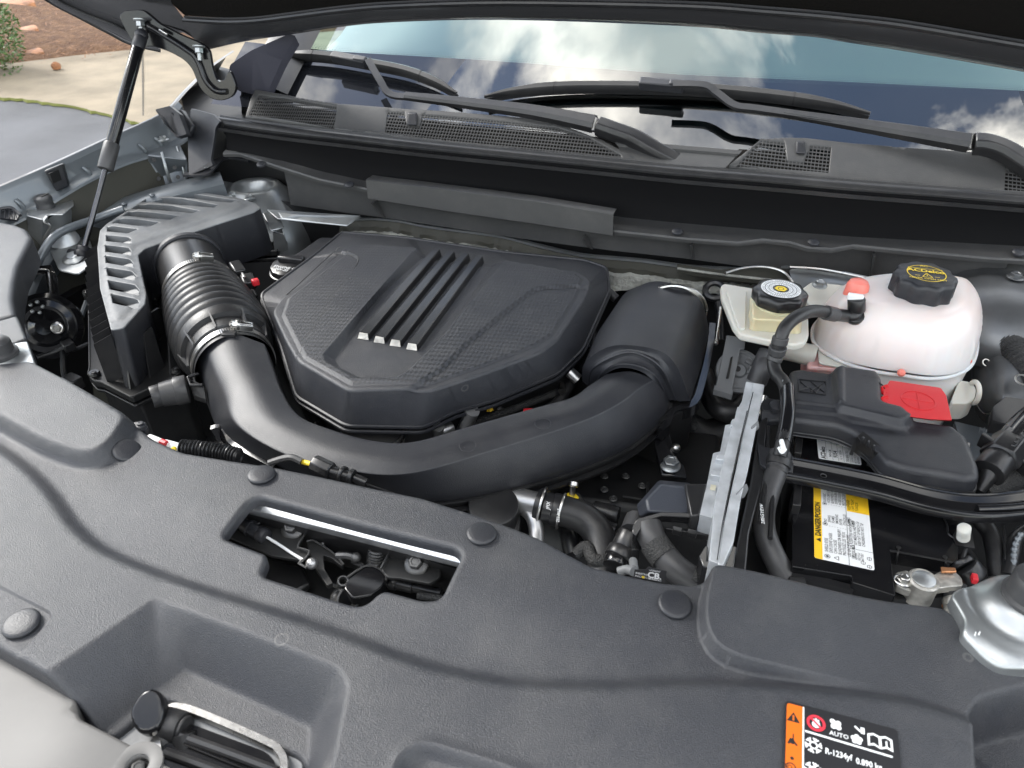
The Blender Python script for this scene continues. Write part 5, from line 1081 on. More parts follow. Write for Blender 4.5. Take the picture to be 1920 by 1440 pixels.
part('foot_bracket', [tube(UZ([(404, 812, .91), (418, 810, .912), (430, 824, .905), (440, 840, .90), (470, 858, .90), (520, 885, .90)]), 1, sm=4, prof=[(-.006, -.012), (-.006, .012), (.0, .014), (.006, .0), (.004, -.012)])], 'gloss', dct)
# right-hand snorkel box
ARC = lambda pts: cr(UZ(pts), 5)
a_back2 = ARC([(1196, 565, .94), (1200, 540, .985), (1222, 528, 1.0), (1262, 532, 1.0), (1296, 552, .985), (1312, 590, .94)])
a_back = ARC([(1160, 590, .93), (1166, 556, .98), (1204, 536, 1.003), (1282, 541, 1.003), (1316, 567, .985), (1330, 622, .93)])
a_mid = ARC([(1118, 655, .925), (1124, 618, .975), (1176, 592, 1.006), (1256, 600, 1.006), (1296, 628, .985), (1314, 690, .925)])
a_fr = ARC([(1092, 716, .92), (1097, 680, .965), (1150, 648, 1.004), (1231, 656, 1.004), (1268, 686, .985), (1294, 752, .92)])
a_f1 = ARC([(1097, 719, .92), (1103, 688, .960), (1156, 656, .997), (1221, 663, .997), (1256, 692, .978), (1280, 752, .92)])
a_f2 = ARC([(1104, 722, .92), (1112, 690, .962), (1168, 662, .996), (1209, 668, .996), (1244, 696, .978), (1266, 750, .92)])
a_f3 = ARC([(1107, 724, .92), (1115, 695, .958), (1168, 669, .990), (1206, 675, .990), (1238, 700, .972), (1259, 750, .92)])
a_f4 = ARC([(1118, 724, .92), (1128, 700, .957), (1160, 683, .984), (1203, 688, .986), (1232, 710, .97), (1250, 748, .92)])
a_f5 = ARC([(1120, 728, .92), (1132, 705, .953), (1162, 690, .978), (1200, 696, .978), (1228, 718, .964), (1246, 752, .91)])
bxr = thing('snorkel_box', 'boxy black resonator at the right end of the intake duct with stepped arches', 'resonator box', U(1210, 650, .9))
def mid2(a, b, t=.5, o=0): return a * (1 - t) + b * t + A([0, 0, o])
part('housing', grid([a_back2 * A([1, 1, 0]) + A([0, 0, .93]), a_back2, mid2(a_back2, a_back, .8), a_back, mid2(a_back, a_mid), a_mid, mid2(a_mid, a_fr), mid2(a_mid, a_fr, .93), a_fr, mid2(a_fr, a_f1), a_f1, mid2(a_f1, a_f2, .3, -.002), a_f2, mid2(a_f2, a_f3, .6), a_f3, mid2(a_f3, a_f4, .4, -.002), a_f4, a_f5]), 'plastic', bxr, sharp=35)
each('edge_bead', [tube(a, .0018, n=6, sm=1) for a in (a_f2, a_f4)], 'plastic', bxr)
part('base_flange', [tube(UZ([(1335, 612, .925), (1330, 660, .915), (1316, 720, .91), (1300, 762, .908), (1262, 776, .905), (1250, 800, .90), (1238, 812, .90)]), 1, sm=4, prof=[(-.005, -.012), (-.005, .008), (.005, .008), (.005, -.012)])], 'gloss', bxr)
part('lower_box', slab(UZ([(1170, 620, .91), (1328, 625, .91), (1300, 762, .91), (1240, 790, .91), (1110, 735, .91)]), .2), 'deep', bxr)
each('inlet_ring', [ring(U(1262, 578, .965), nrm([-.12, 1, .18]), .047, .0035), ring(U(1262, 574, .970), nrm([-.12, 1, .18]), .042, .0025), ring(U(1264, 582, .96), nrm([-.12, 1, .18]), .052, .003)], 'steel', bxr)
part('leg_bracket', [slab(UZ([(1236, 800, .90), (1250, 790, .90), (1268, 860, .86), (1284, 872, .86), (1288, 895, .86), (1240, 890, .86), (1226, 830, .88)]), .006)], 'gloss', bxr, bevel=.002)
part('bolt', hexbolt(U(1257, 873, .865), (0, -.1, 1), .011, .012, 1.35), 'zinc', bxr)
each('side_stud', [cyl(U(1088, 651, .93), U(1104, 648, .93), .006), cyl(U(1068, 697, .92), U(1084, 712, .91), .009)], 'steel', bxr)
# bits under the engine cover front
def misc(name, label, cat, shapes, m, **k): return part(name, shapes, m, cat=cat, label=label, **k)
tb_ = thing('throttle_body', 'black round throttle neck with thin bright rings under the engine cover front', 'throttle neck', U(700, 815, .85))
part('neck', [cyl(U(700, 822, .90), U(700, 840, .84), .045, 36)], 'satin', tb_)
each('bright_ring', [ring(U(700, 806, .918), (0, -.1, 1), .044, .0016), ring(U(700, 812, .905), (0, -.1, 1), .047, .0016)], 'steel', tb_)
misc('coolant_pipe', 'short bright aluminium pipe rising below the front edge of the engine cover', 'pipe', [cyl(U(858, 830, .86), U(886, 770, .935), .0105, 20)], 'pipe')
misc('bracket_stub', 'small dull grey casting stub left of the bright aluminium pipe', 'casting', [cyl(U(822, 830, .87), U(822, 800, .92), .008, 16), cyl(U(822, 812, .90), U(848, 800, .90), .010, 16, rb=.003)], 'pipe')
misc('yellow_clip', 'tiny yellow clip under the edge of the engine cover', 'clip', [lathe([(.006, 0), (.001, .008)], U(918, 768, .90), (0, 0, 1), 6)], 'lblyellow')
misc('red_clip', 'small red connector lock under the right front edge of the engine cover', 'connector lock', box(U(990, 772, .90), (.014, .008, .008), (1, .4, 0)), 'wirered', bevel=.001)
for px, py, z, l_ in [(1054, 727, .90, 'small threaded stud right of the engine cover'), (593, 802, .88, 'small threaded stud left of the throttle neck')]: misc('threaded_stud', l_, 'stud', [cyl(U(px, py + 8, z), U(px, py - 8, z), .0035, 10), cyl(U(px, py + 4, z), U(px, py + 8, z), .006, 6)], 'steel')
for i, (pts, r_, m_) in enumerate([([(560, 700, .88), (590, 790, .86), (640, 830, .85)], .012, 'rubber'), ([(760, 800, .86), (820, 830, .85), (900, 780, .87), (980, 790, .86)], .010, 'deep'), ([(930, 760, .89), (960, 790, .87), (1040, 760, .88), (1080, 700, .9)], .009, 'rubber'), ([(860, 800, .87), (940, 775, .885), (1060, 730, .89)], .006, 'sock'), ([(1085, 560, .9), (1110, 640, .9), (1085, 700, .88)], .01, 'rubber'), ([(1120, 560, .93), (1135, 545, .94), (1155, 560, .93)], .008, 'rubgrey')]):
    part('engine_hose', pxt(pts, r_, n=12), m_, en)
# ================================================================== COOLANT TANK
SEAM = cr([(1523, 628), (1533, 650), (1578, 678), (1633, 695), (1689, 704), (1744, 710), (1789, 704), (1820, 686), (1832, 650), (1826, 615), (1790, 590), (1700, 578), (1620, 580), (1556, 590), (1530, 606)], 5, True)
sm_ = UXY(SEAM, .955)
ct = thing('coolant_tank', 'milky white coolant tank with pink coolant tint and black knurled cap', 'coolant tank', U(1680, 650, .8))
tcn = sm_.mean(0)
def ztk(X): return .955 + .080 * 0 + .012 * (1 - np.clip(np.linalg.norm((X - tcn) / A([.16, .09]), axis=1), 0, 1) ** 2)
def dome():
    V, F = relief(sm_, lambda X: np.zeros(len(X)), step=.007, rd=.0)
    d, _ = dseg(V[:, :2], sm_, True); Rr, hh = .050, .082
    t = np.clip(d / Rr, 0, 1); z = .955 + hh * np.sqrt(np.clip(1 - (1 - t) ** 2, 0, 1)) ** .92
    z += .006 * np.exp(-(((V[:, 0] - tcn[0]) / .12) ** 2))
    z -= .007 * sst(((tcn[0] - .06) - V[:, 0]) / .08)            # lower shoulder at the left
    V[:, 2] = z; return V, F
dV, dF = dome()
part('upper_shell', (dV, dF), 'tank', ct, sharp=0)
s3 = np.column_stack([sm_, np.full(len(sm_), .955)])
part('seam_ridge', tube(s3, .0032, n=8, sm=1, closed=True), 'tank', ct)
lowr = [s3 + A([0, 0, -.001])] + [A([*tcn, 0]) + (s3 - A([*tcn, 0])) * A([k, k, 1]) + A([0, 0, dz]) for k, dz in ((.985, -.006), (.965, -.03), (.95, -.08), (.93, -.16), (.8, -.20))]
part('lower_shell', grid([r_ for r_ in lowr], closeu=True), 'tank', ct)
part('left_foot', [frustum(UZ([(1534, 644, .95), (1600, 672, .95), (1640, 694, .95), (1600, 700, .94), (1512, 690, .935), (1522, 650, .945)]), UZ([(1530, 650, .85), (1600, 680, .85), (1640, 700, .85), (1600, 740, .85), (1500, 730, .85), (1500, 670, .85)]))], 'tankpink', ct, bevel=.006, seg=3)
part('web_pocket', slab(rnd(UZ([(1533, 650, .952), (1578, 682, .952), (1600, 692, .950), (1536, 680, .950)]), .003), .003), 'milk', ct, bevel=.001)
part('mounting_flange', [slab(rnd(UZ([(1498, 545, .985), (1522, 528, .99), (1580, 534, .99), (1624, 545, .99), (1600, 575, .98), (1550, 580, .98), (1520, 575, .98)]), .006), .012)], 'milk', ct, bevel=.004, seg=3)
part('bolt', hexbolt(U(1537, 535, .998), (0, -.1, 1), .008, .009, 1.5), 'zinc', ct)
part('side_spigot', [slab(rnd(UZ([(1812, 592, .975), (1838, 597, .975), (1870, 602, .975), (1873, 612, .97), (1862, 620, .965), (1842, 634, .96), (1822, 640, .955)]), .005), .02)], 'milk', ct, bevel=.004, seg=3)
part('lower_outlet', [slab(rnd(UZ([(1798, 712, .93), (1820, 716, .93), (1831, 728, .93), (1828, 748, .92), (1812, 757, .92), (1782, 756, .92)]), .006), .03), ring(U(1826, 736, .925), (1, .2, 0), .016, .004)], 'milk', ct, bevel=.004, seg=3)
nc = U(1722, 556, 1.035)
part('neck', lathe([(.052, -.03), (.046, -.01), (.041, .0), (.039, .012)], nc + A([0, 0, -.004]), (0, 0, 1), 40), 'tank', ct)
cap = part('cap', lathe([(.038, -.006, .3), (.0425, -.004), (.0435, 0), (.043, .025), (.041, .029), (.037, .0305, .3), (.0001, .031, 0)], nc + A([0, 0, .008]), (0, -.04, 1), 120, lobes=10, amp=.045, capt=False), 'plastic', ct, sharp=60)
lc = Lab(nc + A([0, -.001, .0395]), (1, .03, 0), (-.03, 1, 0)); pr = [lc.circ(0, 0, 26, 27.3, .3, 48)]
pr += [lc.rect(-9, 24.5, 9, 28.5, .25)][:0] + [lc.txt('AC', -6, 22, 6, .35, bold=.01), lc.txt('ACDelco', 0, 3.5, 10, .35, align='CENTER', bold=.03), lc.line((-24, 15.5), (24, 15.5), 1, .35)]
pr += [lc.line((-7, -13), (7, -13), 1.2, .35), lc.line((-7, -13), (0, 0), 1.2, .352), lc.line((7, -13), (0, 0), 1.2, .354), lc.line((0, -4), (0, -9), 1.3, .356)]
pr += [lc.txt('NEVER OPEN HOT', 0, -20.5, 4.6, .35, align='CENTER', bold=.01), lc.line((-17, -10), (-10, -10), .9, .35), lc.line((10, -10), (17, -10), .9, .35)]
part('cap_lettering', pr, 'yellow', cap, flat=True, fixn=False)
part('bleed_nipple', lathe([(.022, -.02), (.019, -.004), (.0175, .008), (.0165, .020), (.013, .026), (.006, .028), (.0001, .0285)], U(1603, 556, 1.028), (0, 0, 1), 32, capt=False), 'nip', ct)
part('level_plug', lathe([(.006, 0), (.004, .003), (.0001, .004)], U(1690, 699, .965), (0, -.7, .5), 16, capt=False), 'nip', ct)
part('level_plug', lathe([(.004, 0), (.003, .002), (.0001, .003)], U(1818, 677, .965), (.3, -.7, .5), 16, capt=False), 'nip', ct)
# ------------------------------------------------------------------ bleed hose
bh_ = thing('bleed_hose', 'thin black hose arching from the tank down between the control unit and the battery', 'hose', U(1470, 700, .95))
part('elbow', [tube(UZ([(1606, 566, 1.045), (1605, 585, 1.03), (1600, 593, 1.025), (1585, 592, 1.025), (1560, 589, 1.036)]), .0095, n=16), cyl(U(1606, 560, 1.05), U(1606, 584, 1.03), .0125, 20, rb=.002), cyl(U(1604, 590, 1.028), U(1602, 596, 1.02), .0135, 20, rb=.002)], 'satin', bh_)
part('white_clip', box(U(1604, 557, 1.052), (.022, .008, .010), (1, 0, 0)), 'white', bh_, bevel=.002)
part('hose_tube', pxt([(1572, 591, 1.03), (1530, 583, 1.052), (1498, 592, 1.058), (1474, 612, 1.052), (1463, 636, 1.038), (1456, 660, 1.018), (1450, 678, 1.003), (1455, 700, .995), (1468, 715, .995), (1475, 735, .992), (1477, 770, .990), (1474, 800, .985), (1468, 830, .98), (1462, 858, .97)], .0092, n=18, step=None), 'rubber', bh_)
each('crimp', [tube(UZ([(1566, 590, 1.033), (1548, 586, 1.044)]), .0108, sm=1, n=18), tube(UZ([(1464, 632, 1.041), (1461, 645, 1.031)]), .0112, sm=1, n=18), tube(UZ([(1459, 650, 1.027), (1456, 662, 1.016)]), .0122, sm=1, n=18), tube(UZ([(1454, 668, 1.011), (1451, 676, 1.005)]), .011, sm=1, n=18)], 'rubgrey', bh_, bevel=.001)
part('hose_clip', [tube(UZ([(1466, 715, 1.0), (1476, 716, 1.0), (1484, 724, .995), (1487, 735, .99)]), .0025, n=8)], 'zinc', bh_)
part('clear_sleeve', pxt([(1476, 728, .9925), (1477, 770, .990), (1474, 800, .985), (1468, 832, .979)], .0100, n=18), 'gloss', bh_)
each('white_mark', [pxt([(1470, 842, .988), (1465, 826, .99), (1468, 838, .99)], .003, n=6), pxt([(1461, 840, .985), (1466, 848, .986), (1472, 842, .987)], .0025, n=6)], 'white', bh_)
lh = thing('lower_hose', 'worn grey coolant hose left of the battery with white lettering on its side', 'hose', U(1450, 980, .9))
part('hose_tube', pxt([(1463, 850, .965), (1455, 885, .955), (1442, 920, .945), (1432, 960, .935), (1434, 1000, .925), (1452, 1045, .915), (1478, 1092, .90), (1500, 1130, .89)], .0135, n=24), 'rubgrey', lh)
part('crimp_band', [tube(UZ([(1462, 862, .962), (1458, 876, .957)]), .0160, sm=1, n=24), tube(UZ([(1457, 880, .956), (1455, 888, .953)]), .0150, sm=1, n=24)], 'rubber', lh, bevel=.001)
part('band_clamp', [tube(UZ([(1474, 1080, .902), (1480, 1096, .897)]), .0152, sm=1, n=24), box(U(1494, 1092, .915), (.018, .010, .008), (1, .2, 0))], 'rubber', lh, bevel=.001)
Pq = U(1429, 985, .955); lq = Lab(Pq, U(1424, 925, .965) - Pq, A([-1, 0, .35])); part('lettering', [lq.txt('285GYEW', 0, -1.5, 4.6, 3.2)], 'white', lh, flat=True, fixn=False)
# ================================================================== BRAKE FLUID RESERVOIR
br = thing('brake_fluid_reservoir', 'yellowed brake fluid reservoir with black cap left of the coolant tank', 'reservoir', U(1440, 600, .95))
part('flange_body', [slab(rnd(UZ([(1351, 536, 1.0), (1357, 531, 1.0), (1412, 540, 1.0), (1490, 552, 1.0), (1505, 565, 1.0), (1516, 595, 1.0), (1517, 628, 1.0), (1509, 641, 1.0), (1490, 646, 1.0), (1440, 637, 1.0), (1388, 626, 1.0), (1375, 610, 1.0), (1353, 556, 1.0)]), .006), .012)], 'milk', br, bevel=.003, seg=3)
part('body', [slab(rnd(UZ([(1362, 545, 1.0035), (1400, 545, 1.0035), (1398, 615, 1.0035), (1388, 616, 1.0035), (1380, 600, 1.0035)]), .004), .01)], 'milk', br, bevel=.003)
part('filler_block', [frustum(rnd(UZ([(1410, 552, 1.030), (1480, 545, 1.030), (1503, 560, 1.028), (1496, 602, 1.024), (1410, 598, 1.026)]), .008), rnd(UZ([(1404, 560, .995), (1480, 550, .995), (1508, 570, .995), (1502, 632, .995), (1404, 624, .995)]), .008))], 'fluid', br, bevel=.005, seg=3)
part('neck', lathe([(.038, -.03), (.036, .0)], U(1458, 566, 1.03), (0, 0, 1), 32), 'fluid', br)
part('lower_body', slab(rnd(UZ([(1375, 560, .985), (1490, 575, .985), (1490, 606, .985), (1395, 596, .985)]), .01), .04), 'fluid', br, bevel=.004)
bc = U(1459, 565, 1.031)
cp2 = part('cap', lathe([(.036, 0, .2), (.0385, .002), (.039, .016), (.036, .0195), (.033, .0205, .2), (.0001, .021, 0)], bc, (0, -.02, 1), 96, lobes=8, amp=.045, capt=False), 'satin', br, sharp=60)
lc = Lab(bc + A([0, 0, .0213]), (1, .1, 0), (-.1, 1, 0)); pr = []
part('ring_print', [lc.circ(0, 0, 12, 17, .3, 40), lc.circ(0, 0, 18, 22.5, .3, 40), lc.circ(0, 0, 23.5, 29, .3, 48)], 'white', cp2, flat=True, fixn=False)
for r0, r1, n_ in ((12.4, 16.6, 26), (18.5, 22, 40), (24, 28.5, 56)):
    for i in range(n_):
        t = 2 * math.pi * i / n_
        if i % 9 == 8: continue
        c, s = math.cos(t), math.sin(t); h_ = (r1 - r0); pr.append(lc.line((c * (r0 + h_ * .1), s * (r0 + h_ * .1)), (c * (r0 + h_ * random.uniform(.5, .95)), s * (r0 + h_ * .9)), .7, .34))
part('tiny_print', pr, 'ink', cp2, flat=True, fixn=False)
part('yellow_hexagon', lc.poly([(9.5 * math.cos(t), 8.8 * math.sin(t)) for t in np.arange(6) * math.pi / 3], .36), 'yellow', cp2, flat=True, fixn=False)
part('hexagon_mark', lc.circ(0, 0, 3.5, 4.6, .38, 18), 'ink', cp2, flat=True, fixn=False)
misc('pushrod_tube', 'pale pinkish tube between the reservoir and the foot of the coolant tank', 'tube', [cyl(U(1460, 652, .94), U(1530, 668, .94), .017, 24)], 'milk')
misc('shift_cable', 'thin bright metal rod left of the brake fluid reservoir', 'rod', [cyl(U(1352, 575, .95), U(1342, 640, .90), .0035, 10), sphere(U(1341, 642, .90), .006, 8)], 'steel')
misc('lift_eye', 'dull metal lifting eye between the resonator box and the reservoir', 'lifting eye', [ring(U(1340, 545, .95), (0, -.5, .8), .016, .006), tube(UZ([(1345, 560, .94), (1350, 600, .91), (1352, 640, .89)]), .006)], 'satin')
# grey pulley cover piece with slots
gk = thing('cable_guide', 'mid grey plastic cable guide with round hub below the brake fluid reservoir', 'cable guide', U(1380, 680, .9))
part('front_plate', slab(UZ([(1362, 628, .95), (1398, 634, .95), (1396, 655, .95), (1388, 655, .945), (1372, 738, .90), (1340, 728, .90), (1358, 652, .945)]), .012, (0, .8, -.6)), 'grey', gk, bevel=.002)
part('hub', [lathe([(.036, -.01), (.036, 0), (.030, .002), (.028, -.002), (.012, -.001), (.010, .004)], U(1386, 695, .915), (.1, -.6, .7), 36)], 'grey', gk, bevel=.001)
part('hub_hole', lathe([(.005, 0), (.0048, .0015)], U(1383, 692, .918), (.1, -.6, .7), 16), 'ink', gk)
part('slot', slab(UZ([(1370, 670, .938), (1374, 668, .938), (1366, 710, .918), (1361, 710, .918)]), .001, (0, .8, -.6)), 'ink', gk, flat=True)
each('rib', [tube(UZ([(1398, 676, .93), (1410, 684, .925), (1402, 700, .915)]), .003, n=6, sm=1), slab(UZ([(1340, 722, .903), (1375, 732, .903), (1373, 740, .90), (1338, 730, .90)]), .01)], 'grey', gk)
# ================================================================== CONTROL UNIT
eu = thing('control_unit', 'cast aluminium engine control unit standing on edge left of the battery', 'control unit', U(1370, 900, .85))
part('cover_plate', slab(rnd(UZ([(1412, 717, .985), (1434, 721, .985), (1432, 732, .985), (1402, 884, .98), (1390, 930, .978), (1376, 1015, .972), (1356, 1060, .97), (1346, 1058, .97), (1358, 980, .974), (1382, 870, .98), (1402, 775, .985)]), .002), .09), 'alu', eu, bevel=.0012)
part('main_casting', slab(rnd(UZ([(1399, 715, .980), (1414, 718, .980), (1402, 790, .978), (1372, 890, .975), (1356, 985, .97), (1347, 1057, .967), (1330, 1050, .967), (1337, 975, .97), (1340, 940, .971), (1357, 860, .975), (1372, 800, .978), (1384, 765, .98), (1391, 752, .98)]), .002), .09), 'alu', eu, bevel=.0012)
part('stepped_casting', slab(rnd(UZ([(1385, 763, .965), (1372, 835, .963), (1352, 905, .96), (1337, 972, .957), (1312, 965, .957), (1327, 900, .96), (1337, 850, .962), (1351, 846, .963), (1360, 797, .964), (1371, 795, .964), (1373, 786, .965), (1380, 785, .965)]), .0015), .09), 'alu', eu, bevel=.0012)
for a in [(1383, 762), (1372, 787), (1345, 850), (1335, 880)]:
    part('cooling_fin', slab(UZ([(a[0], a[1], .969), (a[0] + 22, a[1] + 4, .969), (a[0] + 19, a[1] + 14, .969), (a[0] - 3, a[1] + 10, .969)]), .01), 'alu', eu, bevel=.001)
each('groove', [tube(UZ([(1401, 770, .9865), (1380, 860, .982), (1356, 975, .975), (1345, 1050, .971)]), .0006, n=4), tube(UZ([(1412, 735, .9865), (1396, 800, .985), (1370, 905, .981)]), .0006, n=4)], 'ink', eu)
each('spring_clip', [slab(UZ([(1408, 800, .985), (1422, 787, .985), (1424, 800, .98), (1410, 812, .98)]), .004), slab(UZ([(1380, 925, .98), (1400, 905, .98), (1404, 915, .975), (1396, 930, .97), (1384, 932, .97)]), .004)], 'grey', eu, bevel=.001)
part('stud', [cyl(U(1428, 742, .97), U(1424, 778, .95), .009, 20)], 'steel', eu)
part('marking', [slab(UZ([(1333, 908, .9635), (1343, 910, .9635), (1341, 920, .9635), (1331, 918, .9635)]), .0003)], 'fluid', eu, flat=True)
ek = thing('unit_bracket', 'black plastic bracket holding the aluminium control unit', 'bracket', U(1390, 950, .8))
each('side_frame', [slab(UZ([(1424, 790, .965), (1440, 780, .965), (1436, 830, .96), (1432, 900, .955), (1405, 1000, .95), (1398, 1080, .945), (1372, 1075, .945), (1384, 1010, .95), (1408, 900, .955)]), .12)], 'satin', ek, bevel=.002)
part('foot_cradle', [slab(UZ([(1310, 1042, .95), (1322, 1022, .955), (1328, 1024, .955), (1326, 1052, .955), (1352, 1064, .955), (1358, 1020, .96), (1382, 1024, .96), (1374, 1080, .95), (1318, 1062, .95)]), .08)], 'gloss', ek, bevel=.0015)
each('arm', [slab(rnd(UZ([(1426, 756, .975), (1440, 746, .975), (1472, 752, .975), (1488, 756, .972), (1488, 768, .970), (1430, 770, .97)]), .002), .006), slab(UZ([(1426, 768, .97), (1488, 770, .97), (1470, 788, .96), (1428, 790, .96)]), .01), slab(rnd(UZ([(1420, 830, .965), (1436, 838, .965), (1470, 845, .965), (1488, 855, .965), (1484, 885, .96), (1440, 880, .96), (1424, 870, .96)]), .003), .008)], 'plastic', ek, bevel=.002)
part('push_pin', lathe([(.011, -.003), (.010, .001), (.004, .003)], U(1458, 760, .978), (0, -.2, 1), 20), 'plastic', ek)
part('back_shield', [slab(A(UZ([(1434, 790, .955), (1486, 800, .955), (1480, 1080, .93), (1402, 1080, .93)])) - A([0, 0, .07]), .2)], 'deep', ek)
part('cage_rib', [tube(UZ([(1440, 800, .96), (1436, 900, .955), (1424, 980, .95)]), .003, n=6), tube(UZ([(1448, 930, .95), (1444, 1010, .945)]), .003, n=6)], 'satin', ek)
# connector block
kb = thing('connector_block', 'blue grey connector hood with ribbed black plug left of the control unit', 'connector', U(1260, 950, .9))
part('hood_shell', [frustum(UZ([(1211, 936, .95), (1238, 907, .955), (1283, 912, .957), (1302, 918, .957), (1290, 965, .945), (1215, 960, .945)]), UZ([(1192, 948, .92), (1235, 900, .91), (1290, 905, .91), (1315, 915, .91), (1306, 972, .92), (1198, 970, .92)]))], 'primer', kb, bevel=.003)
bpy.data.objects['hood_shell'].data.materials.clear(); bpy.data.objects['hood_shell'].data.materials.append(M['bluebl'])
part('latch_shell', [slab(UZ([(1284, 906, .962), (1326, 906, .962), (1312, 966, .955), (1296, 968, .955)]), .03)], 'satin', kb, bevel=.002)
part('lever_bar', [slab(rnd(UZ([(1196, 972, .945), (1240, 960, .948), (1300, 962, .95), (1336, 975, .95), (1334, 982, .948), (1298, 970, .948), (1240, 967, .946), (1204, 978, .942), (1202, 990, .938), (1192, 1005, .935), (1186, 1000, .935), (1186, 985, .938)]), .002), .01)], 'gloss', kb, bevel=.0015)
for i in range(6):
    o = i * 12; z = .93 - i * .014
    part('plug_rib', slab(UZ([(1248 - i * 2, 985 + o * .8, z), (1330 - i * 1, 998 + o * .8, z), (1330 - i * 1, 1004 + o * .8, z), (1248 - i * 2, 991 + o * .8, z)]), .009), 'satin', kb, bevel=.0008)
part('plug_body', [slab(UZ([(1235, 978, .935), (1330, 985, .935), (1322, 1050, .90), (1240, 1030, .90)]), .12)], 'deep', kb)
for a, b in [(1262, 985), (1290, 990), (1310, 975)]: part('detail_tab', slab(UZ([(a, b, .942), (a + 18, b + 4, .942), (a + 16, b + 12, .938), (a - 1, b + 8, .938)]), .008), 'satin', kb, bevel=.001)
each('side_frame', [slab(UZ([(1186, 985, .935), (1200, 980, .935), (1200, 1030, .91), (1184, 1032, .91)]), .03), slab(UZ([(1214, 974, .935), (1240, 972, .935), (1236, 980, .93), (1212, 984, .93)]), .02)], 'gloss', kb, bevel=.001)
wl = thing('wiring_loom', 'thick taped wiring loom running down from the connector block', 'wiring loom', U(1260, 1030, .9))
part('taped_sleeve', pxt([(1214, 985, .93), (1222, 1008, .925), (1236, 1030, .92), (1262, 1062, .915), (1300, 1090, .905), (1340, 1110, .90)], .0165, n=24), 'rubgrey', wl)
part('mesh_sleeve', pxt([(1226, 1018, .9245), (1238, 1036, .920), (1246, 1046, .918)], .0175, n=24), 'sock', wl)
part('tape_end', pxt([(1300, 1076, .915), (1325, 1088, .912), (1350, 1094, .91)], .013, n=20), 'sock', wl)
ca_ = thing('cable_tag', 'small black tag with white CB lettering at the edge of the radiator cover', 'tag', U(1215, 1082, .98))
q0, q1, q2 = U(1188, 1082, .99), U(1247, 1093, .99), U(1190, 1066, 1.0); lt_ = Lab(q0, q1 - q0, q2 - q0); Wt = np.linalg.norm(q1 - q0) * 1000
part('tag_sheet', lt_.slab([(0, 0), (Wt, 0), (Wt, 14), (Wt * .42, 15), (Wt * .34, 11), (0, 9)], .2, .8), 'lblblack', ca_, flat=True)
part('white_print', [lt_.txt('CB.', Wt * .42, 3.2, 7, .3, bold=.03), lt_.txt('84887900', Wt * .04, 4.6, 2.4, .3), lt_.txt('MADE IN MEXICO', Wt * .04, 1.2, 2.2, .3), lt_.txt('0034 076 003', Wt * .45, .8, 1.8, .3), lt_.txt('VARIANT', Wt * .45, 11, 2, .3)], 'white', ca_, flat=True, fixn=False)
part('yellow_print', lt_.rect(Wt * .26, 1.0, Wt * .34, 3.6, .32), 'yellow', ca_, flat=True, fixn=False)
part('tag_stem', [tube(UZ([(1188, 1072, .985), (1176, 1068, .98), (1160, 1072, .975)]), .005), cyl(U(1187, 1052, .97), U(1189, 1068, .985), .0045)], 'grey', ca_)
# hoses and motors between duct and cover
rh = thing('radiator_hose', 'curved black radiator hose with grey quick connector', 'hose', U(1090, 980, .85))
part('hose_tube', pxt([(1042, 955, .885), (1070, 962, .88), (1098, 974, .875), (1120, 998, .868), (1130, 1030, .86), (1132, 1070, .85), (1132, 1110, .84)], .0205, n=28), 'rubber', rh)
part('metal_neck', [cyl(U(960, 935, .885), U(1010, 947, .89), .0165, 28)], 'pipe', rh)
part('quick_connector', [cyl(U(1008, 946, .89), U(1022, 950, .89), .023, 32, rb=.002), cyl(U(1034, 953, .889), U(1052, 958, .887), .0215, 32, rb=.002), cyl(U(1020, 950, .89), U(1036, 954, .889), .020, 32)], 'satin', rh)
each('spring_band', [ring(U(1016, 948, .89), nrm(U(1052, 958, .887) - U(1008, 946, .89)), .0235, .0018), ring(U(1052, 958, .887), nrm(U(1052, 958, .887) - U(1008, 946, .89)), .0225, .0018)], 'steel', rh)
for (a, b, t_, s_) in [(1030, 948, 'JPIX', 5), (1048, 972, '2E3 M17', 4)]:
    P = U(a, b + 8, .915); ll = Lab(P, U(a + 3, b - 20, .92) - P, A([-1, -.2, .3])); part('white_print', ll.txt(t_, 0, 0, s_, .4), 'white', rh, flat=True, fixn=False)
part('paint_dot', sphere(U(1136, 1022, .873), .0035, 6, (1, 1, .5)), 'yellow', rh)
misc('bypass_pipe', 'bright bent aluminium pipe dropping behind the radiator cover', 'pipe', [pxt([(965, 950, .87), (985, 955, .88), (1000, 972, .88), (1006, 1000, .87), (1006, 1040, .86)], .0098, n=20)], 'pipe')
misc('pump_housing', 'round black pump housing behind the radiator cover below the duct', 'pump housing', [cyl(U(925, 945, .90), U(925, 985, .85), .033, 36, rb=.003), cyl(U(925, 978, .87), U(925, 990, .85), .036, 36, rb=.002)], 'satin')
misc('pump_housing', 'second dark cylinder left of the round pump housing', 'pump housing', [cyl(U(868, 940, .88), U(868, 980, .82), .026, 30, rb=.003)], 'satin')
plg = thing('coolant_valve', 'black ringed plug standing behind the middle of the radiator cover', 'plug', U(1165, 1030, .9))
part('barrel', [cyl(U(1186, 1000, .90), U(1168, 1036, .885), .0175, 28, rb=.002), cyl(U(1170, 1032, .89), U(1160, 1050, .885), .0195, 28, rb=.002)], 'satin', plg)
part('end_cap', [cyl(U(1160, 1046, .886), U(1154, 1064, .882), .0165, 28, rb=.002)], 'gloss', plg)
part('grey_hose', pxt([(1195, 975, .90), (1186, 1000, .90)], .016), 'rubgrey', plg)
stp = thing('yellow_tagged_fitting', 'brass coloured fitting with yellow tape below the intake duct', 'fitting', U(1073, 930, .85))
